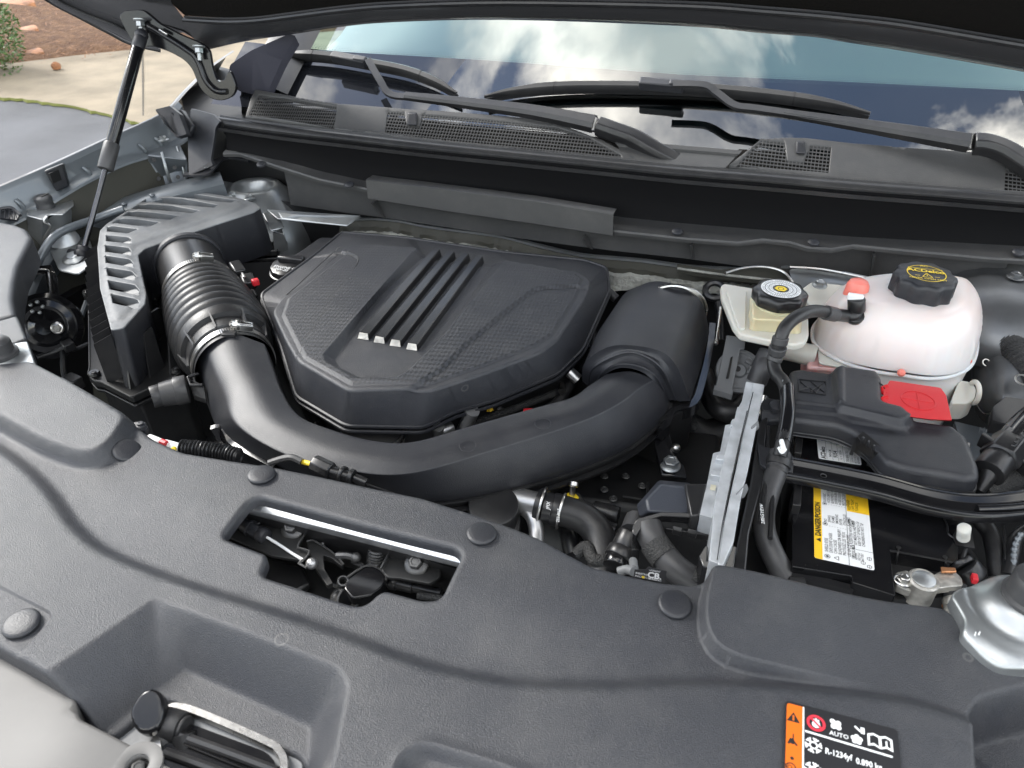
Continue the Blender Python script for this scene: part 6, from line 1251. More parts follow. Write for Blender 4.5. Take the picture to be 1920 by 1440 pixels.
part('stem', [cyl(U(1074, 910, .89), U(1072, 932, .87), .0042, 12), cyl(U(1076, 905, .892), U(1075, 912, .889), .0065, 14)], 'steel', stp)
part('yellow_tape', [cyl(U(1074, 930, .872), U(1069, 942, .862), .0085, 16)], 'yellow', stp)
part('braid', pxt([(1074, 936, .865), (1082, 950, .85), (1092, 975, .83)], .012), 'sock', stp)
pt2 = [((1112, 955), (1160, 968), .013, 'two tone black cylinder right of the yellow taped fitting'), ((1120, 985), (1156, 996), .010, 'small black spool below the larger cylinder'), ((1134, 994), (1155, 1000), .006, 'short bright pin end beside the curved hose')]
for (a, b), (c, d), r_, l_ in pt2: misc('solenoid', l_, 'solenoid', [cyl(U(a, b, .85), U(c, d, .85), r_, 20, rb=.002), cyl(U((a + c) / 2, (b + d) / 2, .85), U((a + c) / 2 + 4, (b + d) / 2 + 1, .85), r_ * 1.06, 20)], 'satin' if r_ > .007 else 'steel')
gbx = thing('gearbox_casting', 'dark casting with small bolts beneath the duct', 'gearbox', U(1180, 930, .7))
each('casing', [box(U(1180, 930, .76), (.26, .2, .14), (1, .1, 0)), box(U(1060, 1000, .74), (.16, .16, .1), (1, .3, 0)), cyl(U(1010, 990, .78), U(1080, 1010, .78), .05, 24)], 'deep', gbx, bevel=.01)
for a, b in [(1133, 893), (1173, 893), (1204, 911), (1133, 918), (1230, 940), (1150, 935)]: part('bolt', hexbolt(U(a, b, .84), (0, 0, 1), .004), 'boltm', gbx)
part('casing_rib', [tube(UZ([(1168, 930, .84), (1210, 937, .84), (1260, 955, .84)]), .002, n=6, sm=1), tube(UZ([(1215, 905, .84), (1213, 940, .84)]), .002, n=6, sm=1)], 'satin', gbx)
part('lower_hose', [pxt([(1062, 985, .83), (1066, 1005, .83), (1074, 1040, .82)], .012), ], 'satin', gbx)
part('braided_lead', [pxt([(1080, 1040, .86), (1100, 1025, .87), (1112, 1048, .87), (1140, 1052, .87)], .008, n=10)], 'sock', gbx)
# hoses in the dark gap left of the control unit
gap = thing('hose_bundle', 'dark hoses in the gap between the resonator box and the control unit', 'hose bundle', U(1340, 790, .8))
part('fat_hose', pxt([(1318, 700, .86), (1330, 740, .85), (1350, 768, .85), (1380, 772, .85), (1402, 750, .86)], .017, n=20), 'rubber', gap)
part('lower_hose', pxt([(1280, 800, .82), (1320, 820, .80), (1370, 810, .80)], .03, n=20), 'deep', gap)
part('convoluted_lead', pxt([(1278, 770, .86), (1290, 790, .86), (1300, 800, .85)], .009, n=12, rf=lambda s: 1 + .18 * math.sin(s * 2600), step=.0006), 'sock', gap)
part('grey_elbow', [pxt([(1442, 668, .96), (1430, 690, .95), (1418, 716, .93)], .0155, n=20), cyl(U(1444, 662, .965), U(1428, 694, .945), .0175, 20)], 'rubgrey', gap)
part('ball_stud', sphere(U(1267, 840, .87), .007, 10), 'steel', gap)
# ================================================================== BATTERY
bat = thing('battery', 'black car battery with yellow and white warning label, half under the fuse cover', 'battery', U(1620, 980, .76))
part('case', [slab(rnd(UZ([(1488, 780, .925), (1820, 830, .925), (1795, 1056, .925), (1669, 1034, .925), (1679, 1117, .925), (1599, 1092, .925), (1597, 1080, .925), (1485, 1062, .925)]), .002), .17)], 'gloss', bat, bevel=.0025)
part('terminal_well', slab(UZ([(1668, 1034, .906), (1790, 1056, .906), (1786, 1120, .906), (1676, 1125, .906)]), .14), 'satin', bat)
part('front_lip', slab(UZ([(1484, 1066, .915), (1600, 1097, .915), (1600, 1108, .915), (1484, 1080, .915)]), .02), 'satin', bat)
each('lid_seam', [tube(UZ([(1669, 1032, .9262), (1785, 1054, .9262)]), .0012, n=6, sm=1), tube(UZ([(1738, 920, .9262), (1772, 975, .9262), (1778, 1000, .9262), (1792, 1010, .9262)]), .0012, n=6)], 'satin', bat)
each('vent_slot', [lathe([(.0028, 0), (.0028, .0006)], U(1685, 1027, .9255), (0, 0, 1), 14), lathe([(.0028, 0), (.0028, .0006)], U(1772, 1045, .9255), (0, 0, 1), 14)], 'ink', bat)
each('wire_tail', [tube(UZ([(1685, 1028, .927), (1683, 1040, .925), (1679, 1058, .91)]), .0010, n=6), tube(UZ([(1773, 1046, .927), (1773, 1056, .925), (1771, 1064, .915)]), .0010, n=6)], 'ink', bat)
each('handle_lug', [slab(UZ([(1490, 905, .94), (1504, 908, .94), (1502, 948, .94), (1486, 946, .94)]), .03), slab(UZ([(1492, 818, .94), (1506, 822, .94), (1503, 850, .94), (1490, 848, .94)]), .02)], 'satin', bat, bevel=.001)
bO, bE, bN = U(1527, 1046, .9262), U(1525, 900, .9262), U(1640, 1072, .9262)
lb = Lab(bO, bE - bO, bN - bO)      # reads upwards: x towards the windscreen, y to the left... kept right handed below
lb.ey = -nrm((bN - bO) - lb.ex * ((bN - bO) @ lb.ex)); lb.n = A([0, 0, 1])
LW_ = np.linalg.norm(bE - bO) * 1000; LH = np.linalg.norm(bN - bO) * 1000; x2 = LW_ * 1.2
part('danger_label', lb.slab([(x, y - LH) for x, y in rrect(x2, LH, 3)], .15, .15), 'white', bat, flat=True)
part('yellow_stripe', lb.slab([(0 + 2, 0), (0, -2), (0, -LH * .14), (x2, -LH * .14), (x2, 0)], .2, .05), 'lblyellow', bat, flat=True)
part('yellow_panel', lb.rect(LW_ * .66, -LH, LW_ * .92, -LH * .60, .25), 'lblyellow', bat, flat=True)
pr = [lb.txt('DANGER/POISON', LW_ * .27, -LH * .115, LH * .10, .3, bold=.05, sx=.86), lb.poly([(LW_ * .2, -LH * .115), (LW_ * .25, -LH * .115), (LW_ * .225, -LH * .03)], .3)]
fr = LH * .06
def lines(x, y0, words, h=fr, gap=None):
    o = []
    for i, w_ in enumerate(words): o.append(lb.txt(w_, x, y0 - (i + 1) * (gap or h * 1.28), h, .3, sx=.78, bold=.012))
    return o
pr += lines(LW_ * .10, -LH * .16, ['SHIELD EYES', 'EXPLOSIVE GASES', 'CAN CAUSE', 'BLINDNESS OR INJURY', 'PROTEGEZ LES YEUX', 'LES GAZ EXPLOSIFS', 'BLESSURES'])
pr += lines(LW_ * .46, -LH * .16, ['NO', ' SPARKS', ' FLAMES', ' SMOKING', 'EVITER', ' ETINCELLES', ' FLAMMES', ' FUMER'], fr * .9)
pr += lines(LW_ * .72, -LH * .16, ['SULFURIC', 'ACID CAN CAUSE', 'BLINDNESS OR', 'SEVERE BURNS', 'ACIDE SULFURIQUE', 'PEUT CAUSER LA', 'CECITE'], fr * .9)
pr += lines(LW_ * .25, -LH * .60, ['FLUSH EYES WITH WATER', 'GET MEDICAL HELP FAST', 'KEEP OUT OF REACH OF', 'CHILDREN DO NOT TIP'], fr * .9)
pr += lines(LW_ * .68, -LH * .60, ['KEEP VENT', 'CAPS TIGHT', 'TOXIQUE'], fr * .9)
pr += lines(LW_ * .08, -LH * .62, ['LEAD', 'RETURN', 'RECYCLE', 'BATTERY'], fr * .7)
pr += [lb.line((0, -LH * .585), (x2, -LH * .585), .5, .3), lb.line((LW_ * .20, -LH * .6), (LW_ * .20, -LH), .5, .3)]
for i in range(9): pr += [lb.line((LW_ * .42, -LH * (.17 + .047 * i)), (LW_ * .42, -LH * (.195 + .047 * i)), .4, .3), lb.line((LW_ * .7, -LH * (.17 + .047 * i)), (LW_ * .7, -LH * (.195 + .047 * i)), .4, .3)]
for x, y, r_ in [(.05, .22, .05), (.44, .2, .045), (.70, .2, .04)]: pr += [lb.circ(LW_ * x, -LH * y, LH * r_ * .8, LH * r_, .3), lb.disc(LW_ * x, -LH * y, LH * r_ * .5, .3)]
for x, y in [(.05, .38), (.225, .66)]: pr += [lb.line((LW_ * x - 3, -LH * y - 2), (LW_ * x + 3, -LH * y - 2), .7, .3), lb.line((LW_ * x - 3, -LH * y - 2), (LW_ * x, -LH * y + 3), .7, .302), lb.line((LW_ * x + 3, -LH * y - 2), (LW_ * x, -LH * y + 3), .7, .304)]
for x, y in [(.06, .82), (.03, .92), (.12, .93)]: pr += [lb.circ(LW_ * x, -LH * y, LH * .035, LH * .045, .3, 6), lb.line((LW_ * x - 2, -LH * y), (LW_ * x + 2, -LH * y), .5, .305)]
part('label_print', pr, 'ink', bat, flat=True, fixn=False)
aO, aE, aN = U(1535, 860, .9262), U(1530, 808, .9262), U(1616, 878, .9262)
l2 = Lab(aO, aE - aO, aN - aO); l2.ey = -nrm((aN - aO) - l2.ex * ((aN - aO) @ l2.ex)); l2.n = A([0, 0, 1])
W2, H2 = np.linalg.norm(aE - aO) * 1000, np.linalg.norm(aN - aO) * 1000
part('rating_label', l2.slab([(x, y - H2) for x, y in rrect(W2, H2, 3)], .15, .15), 'white', bat, flat=True)
pr = [l2.txt('ACDelco', W2 * .03, -H2 * .17, H2 * .115, .3, bold=.04, sx=.8), l2.txt('94RAGM', W2 * .12, -H2 * .32, H2 * .07, .3, sx=.8, bold=.01), l2.txt('9354', W2 * .12, -H2 * .45, H2 * .1, .3, bold=.03), l2.txt('12 V 150 A', W2 * .08, -H2 * .56, H2 * .06, .3), l2.txt('730 80Ah 760', W2 * .04, -H2 * .72, H2 * .07, .3, sx=.8, bold=.01), l2.txt('CONTAINS SULFURIC ACID', W2 * .04, -H2 * .82, H2 * .05, .3, sx=.6), l2.txt('RECYCLE USED BATTERY', W2 * .04, -H2 * .89, H2 * .05, .3, sx=.6), l2.txt('KEEP UPRIGHT', W2 * .04, -H2 * .96, H2 * .05, .3, sx=.6)]
pr += [l2.line((W2 * .02, -H2 * y), (W2 * .70, -H2 * y), .3, .3) for y in (.2, .34, .47, .6, .75)] + [l2.line((W2 * .72, 0), (W2 * .72, -H2), .3, .3), l2.line((W2 * .36, -H2 * .2), (W2 * .36, -H2 * .6), .3, .3)]
pr += [l2.poly([(W2 * .74, -H2 * .38), (W2 * .74, -H2 * .54), (W2 * .95, -H2 * .46)], .31)]
part('rating_print', pr, 'ink', bat, flat=True, fixn=False)
part('warning_triangle', l2.poly([(W2 * .745, -H2 * .36), (W2 * .745, -H2 * .56), (W2 * .98, -H2 * .46)], .29), 'lblyellow', bat, flat=True, fixn=False)
part('prohibition_ring', [l2.circ(W2 * .86, -H2 * .18, H2 * .075, H2 * .1, .3), l2.line((W2 * .86 - 4, -H2 * .18 - 4), (W2 * .86 + 4, -H2 * .18 + 4), 1, .31)], 'inkred', bat, flat=True, fixn=False)
# ------------------------------------------------------------------ fuse and terminal cover
fu = thing('fuse_cover', 'black stepped plastic fuse cover lying across the back of the battery', 'fuse cover', U(1640, 800, .93))
FO = [(1482, 692), (1500, 689), (1562, 698), (1570, 689), (1642, 699), (1652, 712), (1654, 757), (1690, 764), (1706, 780), (1787, 791), (1816, 806), (1828, 830), (1842, 866), (1843, 886), (1820, 889), (1700, 868), (1664, 855), (1636, 822), (1604, 800), (1572, 788), (1484, 776), (1479, 760)]
FB = [(a + (0 if a < 1800 else 2), b, .94) for a, b in FO]
fo2 = UXY(FO, .985); raised = UXY(rnd([(1560, 690), (1570, 680), (1645, 690), (1660, 712), (1662, 760), (1700, 770), (1715, 786), (1690, 796), (1600, 775), (1572, 768), (1566, 750)], 7), .985); rA = UXY([(1470, 680), (1580, 695), (1580, 762), (1470, 750)], .985); low = UXY([(1470, 762), (1570, 772), (1600, 785), (1700, 800), (1712, 785), (1900, 815), (1900, 920), (1690, 900), (1440, 800)], .985)
def zfu(X): return .982 + .010 * plat(X, raised, .008) + .003 * plat(X, rA, .006) - .004 * plat(X, low, .01)
fo5 = A([[*p, *(p + (p - fo2.mean(0)) * .012), (.952 if 15 < i < 22 or i == 0 else .935)] for i, p in enumerate(fo2)])
part('lid', relief(rnd(fo5, .008, 5), zfu, step=.0045, rd=.009, lines=[raised, low, rA]), 'plastic', fu, sharp=55)
fo3 = A([[*(p + (p - fo2.mean(0)) * .014), z] for p, z in zip(rnd(fo2, .008, 5), np.full(200, .956))])
each('seam_bead', [tube(fo3, .0012, n=6, sm=1, closed=True), tube(fo3 + A([0, 0, -.005]), .0012, n=6, sm=1, closed=True)], 'satin', fu)
part('latch_frame', [slab(UZ([(1607, 818, .978), (1618, 808, .982), (1654, 838, .978), (1650, 850, .972), (1640, 846, .974), (1614, 826, .976)]), .012), slab(UZ([(1602, 822, .975), (1610, 818, .975), (1600, 850, .955), (1594, 848, .955)]), .004), slab(UZ([(1642, 848, .975), (1652, 848, .975), (1634, 872, .95), (1626, 868, .95)]), .004), slab(UZ([(1610, 824, .972), (1642, 848, .968), (1632, 862, .955), (1604, 840, .958)]), .006)], 'satin', fu, bevel=.001)
for a, b in [(1618, 816), (1628, 823), (1638, 831)]: part('latch_tooth', slab(UZ([(a, b, .988), (a + 5, b + 3, .988), (a + 2, b + 9, .984), (a - 3, b + 6, .984)]), .008), 'satin', fu, bevel=.001)
def fz(px, py, o=.0): z = .985; P = U(px, py, z); z = zfu(P[None, :2])[0]; P = U(px, py, z); return A([P[0], P[1], zfu(P[None, :2])[0] + o])
emb = []
for p in [[(1497, 712), (1548, 717), (1548, 741), (1497, 735), (1497, 712)], [(1500, 716), (1515, 728), (1500, 732)], [(1520, 716), (1545, 736)], [(1545, 718), (1520, 735)], [(1518, 728), (1530, 738), (1540, 724)]]: emb.append(tube([fz(a, b, .0008) for a, b in p], .0008, n=5, sm=1))
part('embossed_mark', emb, 'satin', fu)
e0, e1_ = fz(1613, 705, .001), fz(1640, 709, .001); le_ = Lab(e0, e1_ - e0, A([0, 1, 0])); le_.n = A([0, 0, 1]); part('embossed_text', [le_.txt('>PP-TD20<', 0, -2, 3.6, .3)], 'deep', fu, flat=True, fixn=False)
e0, e1_ = fz(1649, 808, .001), fz(1676, 812, .001); le_ = Lab(e0, e1_ - e0, A([0, 1, 0])); le_.n = A([0, 0, 1]); part('embossed_text', [le_.txt('A+4b', 0, -3, 6, .3)], 'deep', fu, flat=True, fixn=False)
rt = thing('terminal_cover', 'bright red battery terminal cover with embossed plus in a circle', 'terminal cover', U(1720, 750, .95))
RC = [(1668, 713), (1764, 727), (1774, 741), (1785, 788), (1743, 786), (1704, 781), (1690, 763), (1655, 757), (1657, 733)]
part('lid', [frustum(rnd(UZ([(a, b, .990) for a, b in RC]), .003, 4), rnd(UZ([(a, b + 2, .975) for a, b in RC]), .003, 4))], 'red', rt, bevel=.0025, seg=3)
rcn = U(1722, 750, .991); e1r = nrm(U(1760, 756, .991) - rcn); 
part('embossed_plus', [ring(rcn - A([0, 0, .0008]), (0, 0, 1), .021, .0007), tube([rcn - e1r * .020 - A([0, 0, .0008]), rcn + e1r * .020 - A([0, 0, .0008])], .0007, n=6, sm=1), tube([rcn + A([0, .020, -.0008]), rcn - A([0, .020, .0008])], .0007, n=6, sm=1)], 'red', rt)
each('hinge_loop', [tube(UZ([(1664, 724, .99), (1655, 728, .988), (1655, 736, .986), (1664, 738, .988)]), .003, n=8), tube(UZ([(1664, 744, .99), (1655, 748, .988), (1656, 756, .986), (1664, 757, .988)]), .003, n=8)], 'red', rt)
each('hinge_wire', [tube(UZ([(1644, 715, .99), (1654, 722, .99), (1658, 728, .99)]), .0012, n=6), tube(UZ([(1652, 743, .985), (1662, 745, .985), (1668, 740, .985)]), .0012, n=6)], 'ink', rt)
# ------------------------------------------------------------------ hold-down bar
tb2 = thing('tie_bar', 'glossy black pressed steel brace running across the battery', 'brace', U(1700, 930, .95))
tpth = UZ([(1440, 872, .955), (1480, 878, .955), (1560, 893, .955), (1650, 912, .955), (1745, 938, .955), (1830, 950, .957), (1920, 945, .962), (2020, 925, .968), (2160, 890, .975)])
tpr = [(-.019, -.008), (-.019, .004), (-.0165, .0055), (-.014, .0045), (-.012, .000), (.004, -.001), (.008, .0), (.011, .0045), (.0135, .0052), (.0155, .003), (.017, .0048), (.0195, .0035), (.0195, -.008)]
part('pressing', tube(tpth, 1, sm=8, prof=tpr, caps=True), 'gloss', tb2, sharp=60)
part('bead', [tube([p + A([0, -.006, .0015]) for p in tpth[5:]], .0052, n=12, sm=8)], 'gloss', tb2)
part('stamped_number', [ring(U(1544, 892, .957), (0, 0, 1), .0035, .0007, 16, 5), ring(U(1536, 902, .957), (0, 0, 1), .0030, .0006, 16, 5, .2, 3.3)], 'satin', tb2)
part('end_lug', slab(rnd(UZ([(1455, 848, .957), (1490, 856, .957), (1486, 890, .957), (1462, 888, .957)]), .003), .006), 'satin', tb2, bevel=.001)
# ------------------------------------------------------------------ battery terminal clamp
cl = thing('terminal_clamp', 'grey metal battery terminal clamp with bolt and copper strap', 'terminal clamp', U(1740, 1090, .9))
part('post_sleeve', [lathe([(.0165, -.03), (.0165, -.002), (.0145, 0), (.0125, .0), (.0115, -.002), (.0001, -.0015)], U(1733, 1085, .932), (0, 0, 1), 36, capt=False)], 'lead', cl)
part('post_top', lathe([(.0125, 0), (.0115, .0008), (.0001, .0010)], U(1733, 1085, .9315), (0, 0, 1), 28, capt=False), 'zinc', cl)
each('clamp_arm', [slab(rnd(UZ([(1680, 1072, .922), (1700, 1068, .922), (1722, 1078, .922), (1722, 1108, .922), (1704, 1106, .922), (1680, 1096, .922)]), .003), .012), slab(rnd(UZ([(1746, 1080, .925), (1765, 1070, .925), (1786, 1066, .925), (1804, 1084, .925), (1806, 1098, .925), (1780, 1100, .925), (1752, 1104, .925)]), .003), .010)], 'lead', cl, bevel=.002)
part('clamp_bolt', hexbolt(U(1693, 1089, .924), (0, 0, 1), .0065, .008, 1.5), 'steel', cl)
part('copper_strap', [slab(UZ([(1764, 1062, .93), (1792, 1064, .93), (1794, 1072, .93), (1766, 1072, .93)]), .003)], 'copper', cl, bevel=.0008)
part('cable_strands', [pxt([(1768, 1112, .90), (1772, 1122, .895), (1786, 1134, .89)], .011, n=14)], 'copper', cl)
part('crimp_nut', [cyl(U(1780, 1118, .905), U(1788, 1140, .90), .0095, 14, rb=.003), sphere(U(1785, 1140, .90), .009, 8)], 'lead', cl)
part('black_boot', slab(rnd(UZ([(1776, 1096, .925), (1800, 1090, .925), (1816, 1098, .92), (1800, 1112, .915), (1780, 1112, .915)]), .003), .02), 'rubber', cl, bevel=.003)
sq = thing('sensor_plug', 'round black plug with a red lock between the battery and the bump stop bracket', 'plug', U(1815, 1070, .9))
part('plug_body', [cyl(U(1806, 1062, .92), U(1826, 1084, .91), .017, 28, rb=.002), cyl(U(1800, 1052, .922), U(1808, 1062, .92), .014, 28, rb=.002)], 'satin', sq)
part('red_lock', box(U(1827, 1085, .925), (.006, .010, .008), (1, 0, 0)), 'wirered', sq, bevel=.001)
part('lead_wire', pxt([(1804, 1050, .92), (1812, 1030, .92), (1830, 1050, .90)], .003), 'rubber', sq)
fk = thing('stud_plate', 'small black plate with a ribbed white stud right of the battery', 'stud plate', U(1808, 1000, .92))
part('plate', slab(UZ([(1788, 1000, .93), (1800, 985, .93), (1820, 984, .93), (1828, 1028, .925), (1792, 1022, .925)]), .003), 'satin', fk)
part('ribbed_stud', tube([U(1806, 1008, .932), U(1808, 990, .952)], .0068, n=16, sm=1, step=.0005, rf=lambda s: 1 + .1 * math.sin(s * 4200)), 'milk', fk)
# ------------------------------------------------------------------ right side plug and looms
rp = thing('harness_connector', 'large black harness connector wrapped in tape right of the fuse cover', 'connector', U(1880, 850, .95))
part('taped_sleeve', pxt([(1960, 770, .97), (1925, 800, .965), (1895, 835, .96)], .021, n=24), 'gloss', rp)
part('collar', [cyl(U(1900, 828, .96), U(1872, 862, .955), .0245, 6, rb=.002), box(U(1857, 835, .96), (.006, .03, .02), (1, 1, 0)), box(U(1912, 872, .95), (.006, .035, .02), (1, 1, 0))], 'satin', rp, bevel=.002)
part('body', [cyl(U(1876, 858, .955), U(1852, 888, .948), .020, 20, rb=.002)], 'satin', rp)
part('tapered_nose', [cyl(U(1858, 882, .948), U(1836, 922, .93), .013, 16, r2=.006)], 'satin', rp)
part('tape_wrinkle', [tube([U(1925 - 6 * k + 8 * math.cos(t) , 800 + 7 * k + 8 * math.sin(t), .985) for t in np.linspace(-.8, 2.2, 7)], .001, n=5) for k in range(5)], 'satin', rp)
part('beaded_sleeve', pxt([(1840, 925, .92), (1880, 905, .925), (1960, 880, .93)], .016, n=16), 'sock', rp)
cv = thing('corrugated_conduit', 'thin corrugated black conduit with clip right of the coolant tank', 'conduit', U(1870, 588, .98))
part('conduit', pxt([(1815, 582, .985), (1860, 588, .985), (1930, 595, .985), (2000, 600, .985)], .0065, n=12, step=.0007, rf=lambda s: 1 + .14 * math.sin(s * 1900)), 'satin', cv)
part('clip', slab(UZ([(1878, 580, .993), (1897, 583, .993), (1896, 603, .985), (1878, 600, .985)]), .008), 'grey', cv, bevel=.001)
sw = thing('braided_loom', 'thick braided loom curving down at the right edge of the bay', 'wiring loom', U(1900, 660, .95))
part('braid', pxt([(1862, 638, .95), (1890, 645, .955), (1915, 672, .95), (1945, 730, .94)], .024, n=24, step=.0012, rf=lambda s: 1 + .03 * math.sin(s * 2400)), 'sock', sw)
t2 = thing('strut_tower', 'bare metal suspension tower and braces at the right side behind the tank', 'strut tower', U(1880, 700, .9))
part('tower_wall', grid([UZ([(1815, 640, .93), (1850, 630, .945), (1890, 640, .95), (1960, 660, .96), (2050, 680, .97)]), UZ([(1822, 680, .91), (1855, 690, .935), (1882, 700, .955), (1920, 705, .955), (2050, 730, .96)]), UZ([(1822, 720, .89), (1850, 735, .925), (1880, 740, .945), (1920, 745, .935), (2050, 780, .94)]), UZ([(1824, 752, .88), (1845, 778, .89), (1872, 770, .92), (1930, 770, .93), (2050, 820, .92)]), UZ([(1822, 760, .86), (1845, 800, .84), (1880, 800, .86), (1930, 830, .86), (2050, 850, .86)])]), 'steeld', t2, subs=2)
part('upper_brace', [grid([UZ([(1770, 546, .975), (1830, 555, .975), (1900, 568, .975), (2000, 582, .975)]), UZ([(1780, 556, .98), (1840, 566, .98), (1900, 574, .98), (2000, 588, .98)])])], 'steeld', t2)
part('dome', [lathe([(.16, -.07), (.13, -.02), (.10, .008), (.07, .020), (.04, .022)], U(1925, 548, .995), (0, 0, 1), 40)], 'steeld', t2, sharp=0)
part('dome_bolt', hexbolt(U(1904, 520, 1.02), (0, 0, 1), .009), 'steeld', t2)
part('lower_brace', [slab(rnd(UZ([(1858, 618, .965), (1870, 608, .97), (1990, 620, .975), (1990, 640, .97), (1878, 632, .965), (1868, 638, .96)]), .004), .006)], 'steeld', t2, bevel=.002)
part('pocket_plate', slab(UZ([(1862, 762, .945), (1885, 742, .95), (1960, 752, .95), (1960, 790, .93), (1900, 800, .92), (1858, 790, .925)]), .02), 'satin', t2, bevel=.002)
each('hole_rim', [ring(U(1849, 680, .935), (.2, -.6, .7), .0055, .0012, 20, 6), ring(U(1917, 712, .96), (0, -.3, .9), .009, .0015, 24, 6)], 'steel', t2)
part('flange_line', [pxt([(1824, 712, .90), (1826, 745, .885), (1845, 775, .88), (1862, 772, .90)], .0016, n=6), pxt([(1740, 545, .985), (1812, 557, .985), (1862, 572, .985), (1900, 575, .985)], .0016, n=6)], 'steel', t2)
part('stamped_text', [text('MA660F', U(1834, 811, .87), (1, .25, 0), (0, .5, .8), .012)], 'steeld', t2, flat=True, fixn=False)
part('apron_sheet', slab(UZ([(1790, 790, .86), (1960, 830, .86), (1960, 960, .84), (1830, 930, .84)]), .01), 'primer', t2)
bf = thing('left_bulkhead_edge', 'pressed metal shelf edge behind the brake reservoir and coolant tank', 'shelf edge', U(1540, 520, .98))
part('shelf', grid([UZ([(1478, 502, .985), (1530, 506, .985), (1600, 518, .985), (1660, 532, .985), (1760, 550, .985)]), UZ([(1480, 512, .99), (1530, 514, .99), (1600, 528, .99), (1660, 542, .99), (1760, 560, .99)]), UZ([(1494, 545, .97), (1530, 550, .97), (1600, 560, .97), (1660, 570, .97), (1760, 590, .97)])]), 'zinc', bf, sharp=0, subs=2)
each('edge_bead', [pxt([(1360, 512, .985), (1390, 503, .985), (1430, 500, .985), (1465, 508, .985), (1484, 525, .982), (1492, 545, .975)], .0022, n=8), pxt([(1480, 500, .988), (1540, 504, .988), (1620, 520, .988), (1700, 540, .988)], .003, n=8)], 'steel', bf)
part('liner_face', slab(UZ([(1270, 495, .975), (1350, 506, .975), (1400, 500, .975), (1470, 506, .975), (1490, 535, .965), (1350, 520, .965), (1270, 508, .965)]), .004), 'khaki', bf)
part('insulation_edge', pxt([(1270, 503, .975), (1340, 513, .975), (1400, 520, .975), (1488, 529, .97)], .0025, n=8), 'insul', bf)
# ================================================================== BUMP STOP BRACKETS
b1 = thing('bump_stop_bracket', 'zinc plated bump stop bracket with large black rubber at the lower right edge', 'bump stop bracket', U(1890, 1150, 1.0))
b1o = UXY([(1784, 1116), (1790, 1106), (1905, 1074), (1935, 1086), (2080, 1110), (2080, 1260), (1925, 1248), (1882, 1242), (1852, 1224), (1806, 1182), (1812, 1164), (1800, 1142)], 1.045); bc1 = U(1916, 1132, 1.05)[:2]
def zb1(X): d = np.linalg.norm(X - bc1, axis=1); return 1.045 + .014 * (1 - sst((d - .020) / .022)) - .035 * sst((d - .052) / .06) + .0015 * np.exp(-((d - .046) / .003) ** 2)
part('pressed_plate', relief(rnd(b1o, .006), zb1, step=.004, rd=.003, skirt=.012), 'zinc', b1, sharp=60)
part('rubber_buffer', lathe([(.024, -.002), (.024, .004), (.021, .006), (.021, .022), (.019, .026), (.014, .028), (.0001, .0285)], A([*bc1, 1.058]) + A([.004, 0, 0]), (0, 0, 1), 36, capt=False), 'rubgrey', b1)
each('white_mark', [slab([*US([(1827, 1190), (1829, 1184), (1831, 1185), (1829, 1192)], 1.047)], .001), slab([*US([(1834, 1188), (1837, 1183), (1839, 1185), (1836, 1191)], 1.047)], .001)], 'white', b1, flat=True)
b2 = thing('bump_stop_bracket', 'small zinc bracket with black rubber stop at the left edge above the radiator cover', 'bump stop bracket', U(20, 670, 1.0))
b2o = UXY([(-60, 660), (0, 650), (30, 640), (50, 637), (68, 688), (70, 696), (30, 704), (0, 714), (-60, 730)], 1.045); bc2 = U(4, 668, 1.047)[:2]
def zb2(X): d = np.linalg.norm(X - bc2, axis=1); return 1.043 + .008 * (1 - sst((d - .013) / .02))
part('pressed_plate', relief(rnd(b2o, .003), zb2, step=.004, rd=.002, skirt=.008), 'zinc', b2, sharp=60)
part('rubber_buffer', lathe([(.021, -.002), (.021, .003), (.017, .005), (.0165, .018), (.0125, .022), (.007, .024), (.0001, .024)], A([*bc2, 1.051]), (0, 0, 1), 32, capt=False), 'rubgrey', b2)
b3 = thing('bump_stop_bracket', 'folded zinc bracket with black rubber stop beside the gas strut foot', 'bump stop bracket', U(90, 400, .98))
part('top_plate', [slab(rnd(UZ([(48, 404, 1.02), (60, 375, 1.02), (92, 366, 1.02), (136, 372, 1.02), (138, 384, 1.018), (118, 402, 1.018), (92, 402, 1.018), (80, 412, 1.016)]), .004), .003)], 'zinc', b3, bevel=.0014)
part('front_leg', [grid([UZ([(50, 404, 1.018), (80, 412, 1.016), (90, 404, 1.018)]), UZ([(54, 440, .98), (78, 445, .98), (92, 430, .985)]), UZ([(60, 462, .955), (82, 462, .955), (96, 462, .955)])])], 'zinc', b3)
part('side_leg', [grid([UZ([(90, 404, 1.018), (118, 402, 1.018), (138, 384, 1.018)]), UZ([(86, 425, .99), (118, 422, .995), (132, 415, .995)]), UZ([(92, 440, .975), (122, 440, .975), (138, 432, .975)]), UZ([(92, 470, .95), (130, 465, .95), (160, 450, .955)])])], 'zinc', b3, subs=1, sharp=0)
part('foot_plate', [slab(rnd(UZ([(92, 465, .952), (130, 440, .957), (168, 448, .955), (177, 480, .95), (168, 500, .945), (145, 514, .94), (110, 506, .94)]), .008), .004)], 'zinc', b3, bevel=.002)
part('fold_edge', [pxt([(88, 405, 1.02), (82, 415, 1.012), (94, 425, 1.0), (82, 450, .975), (86, 462, .96)], .0025, n=8)], 'steel', b3)
part('ball_boss', lathe([(.022, 0), (.018, .003), (.012, .004), (.010, .006)], U(138, 482, .95), (0, -.3, .9), 28), 'zinc', b3)
part('rubber_buffer', lathe([(.016, -.002), (.0165, .004), (.015, .007), (.0155, .012), (.0165, .016), (.0155, .020), (.011, .023), (.0001, .024)], U(86, 388, 1.02), (0, 0, 1), 32, capt=False), 'rubgrey', b3)
part('shadow_slot', box(U(84, 366, 1.048), (.002, .018, .002)), 'ink', b3)
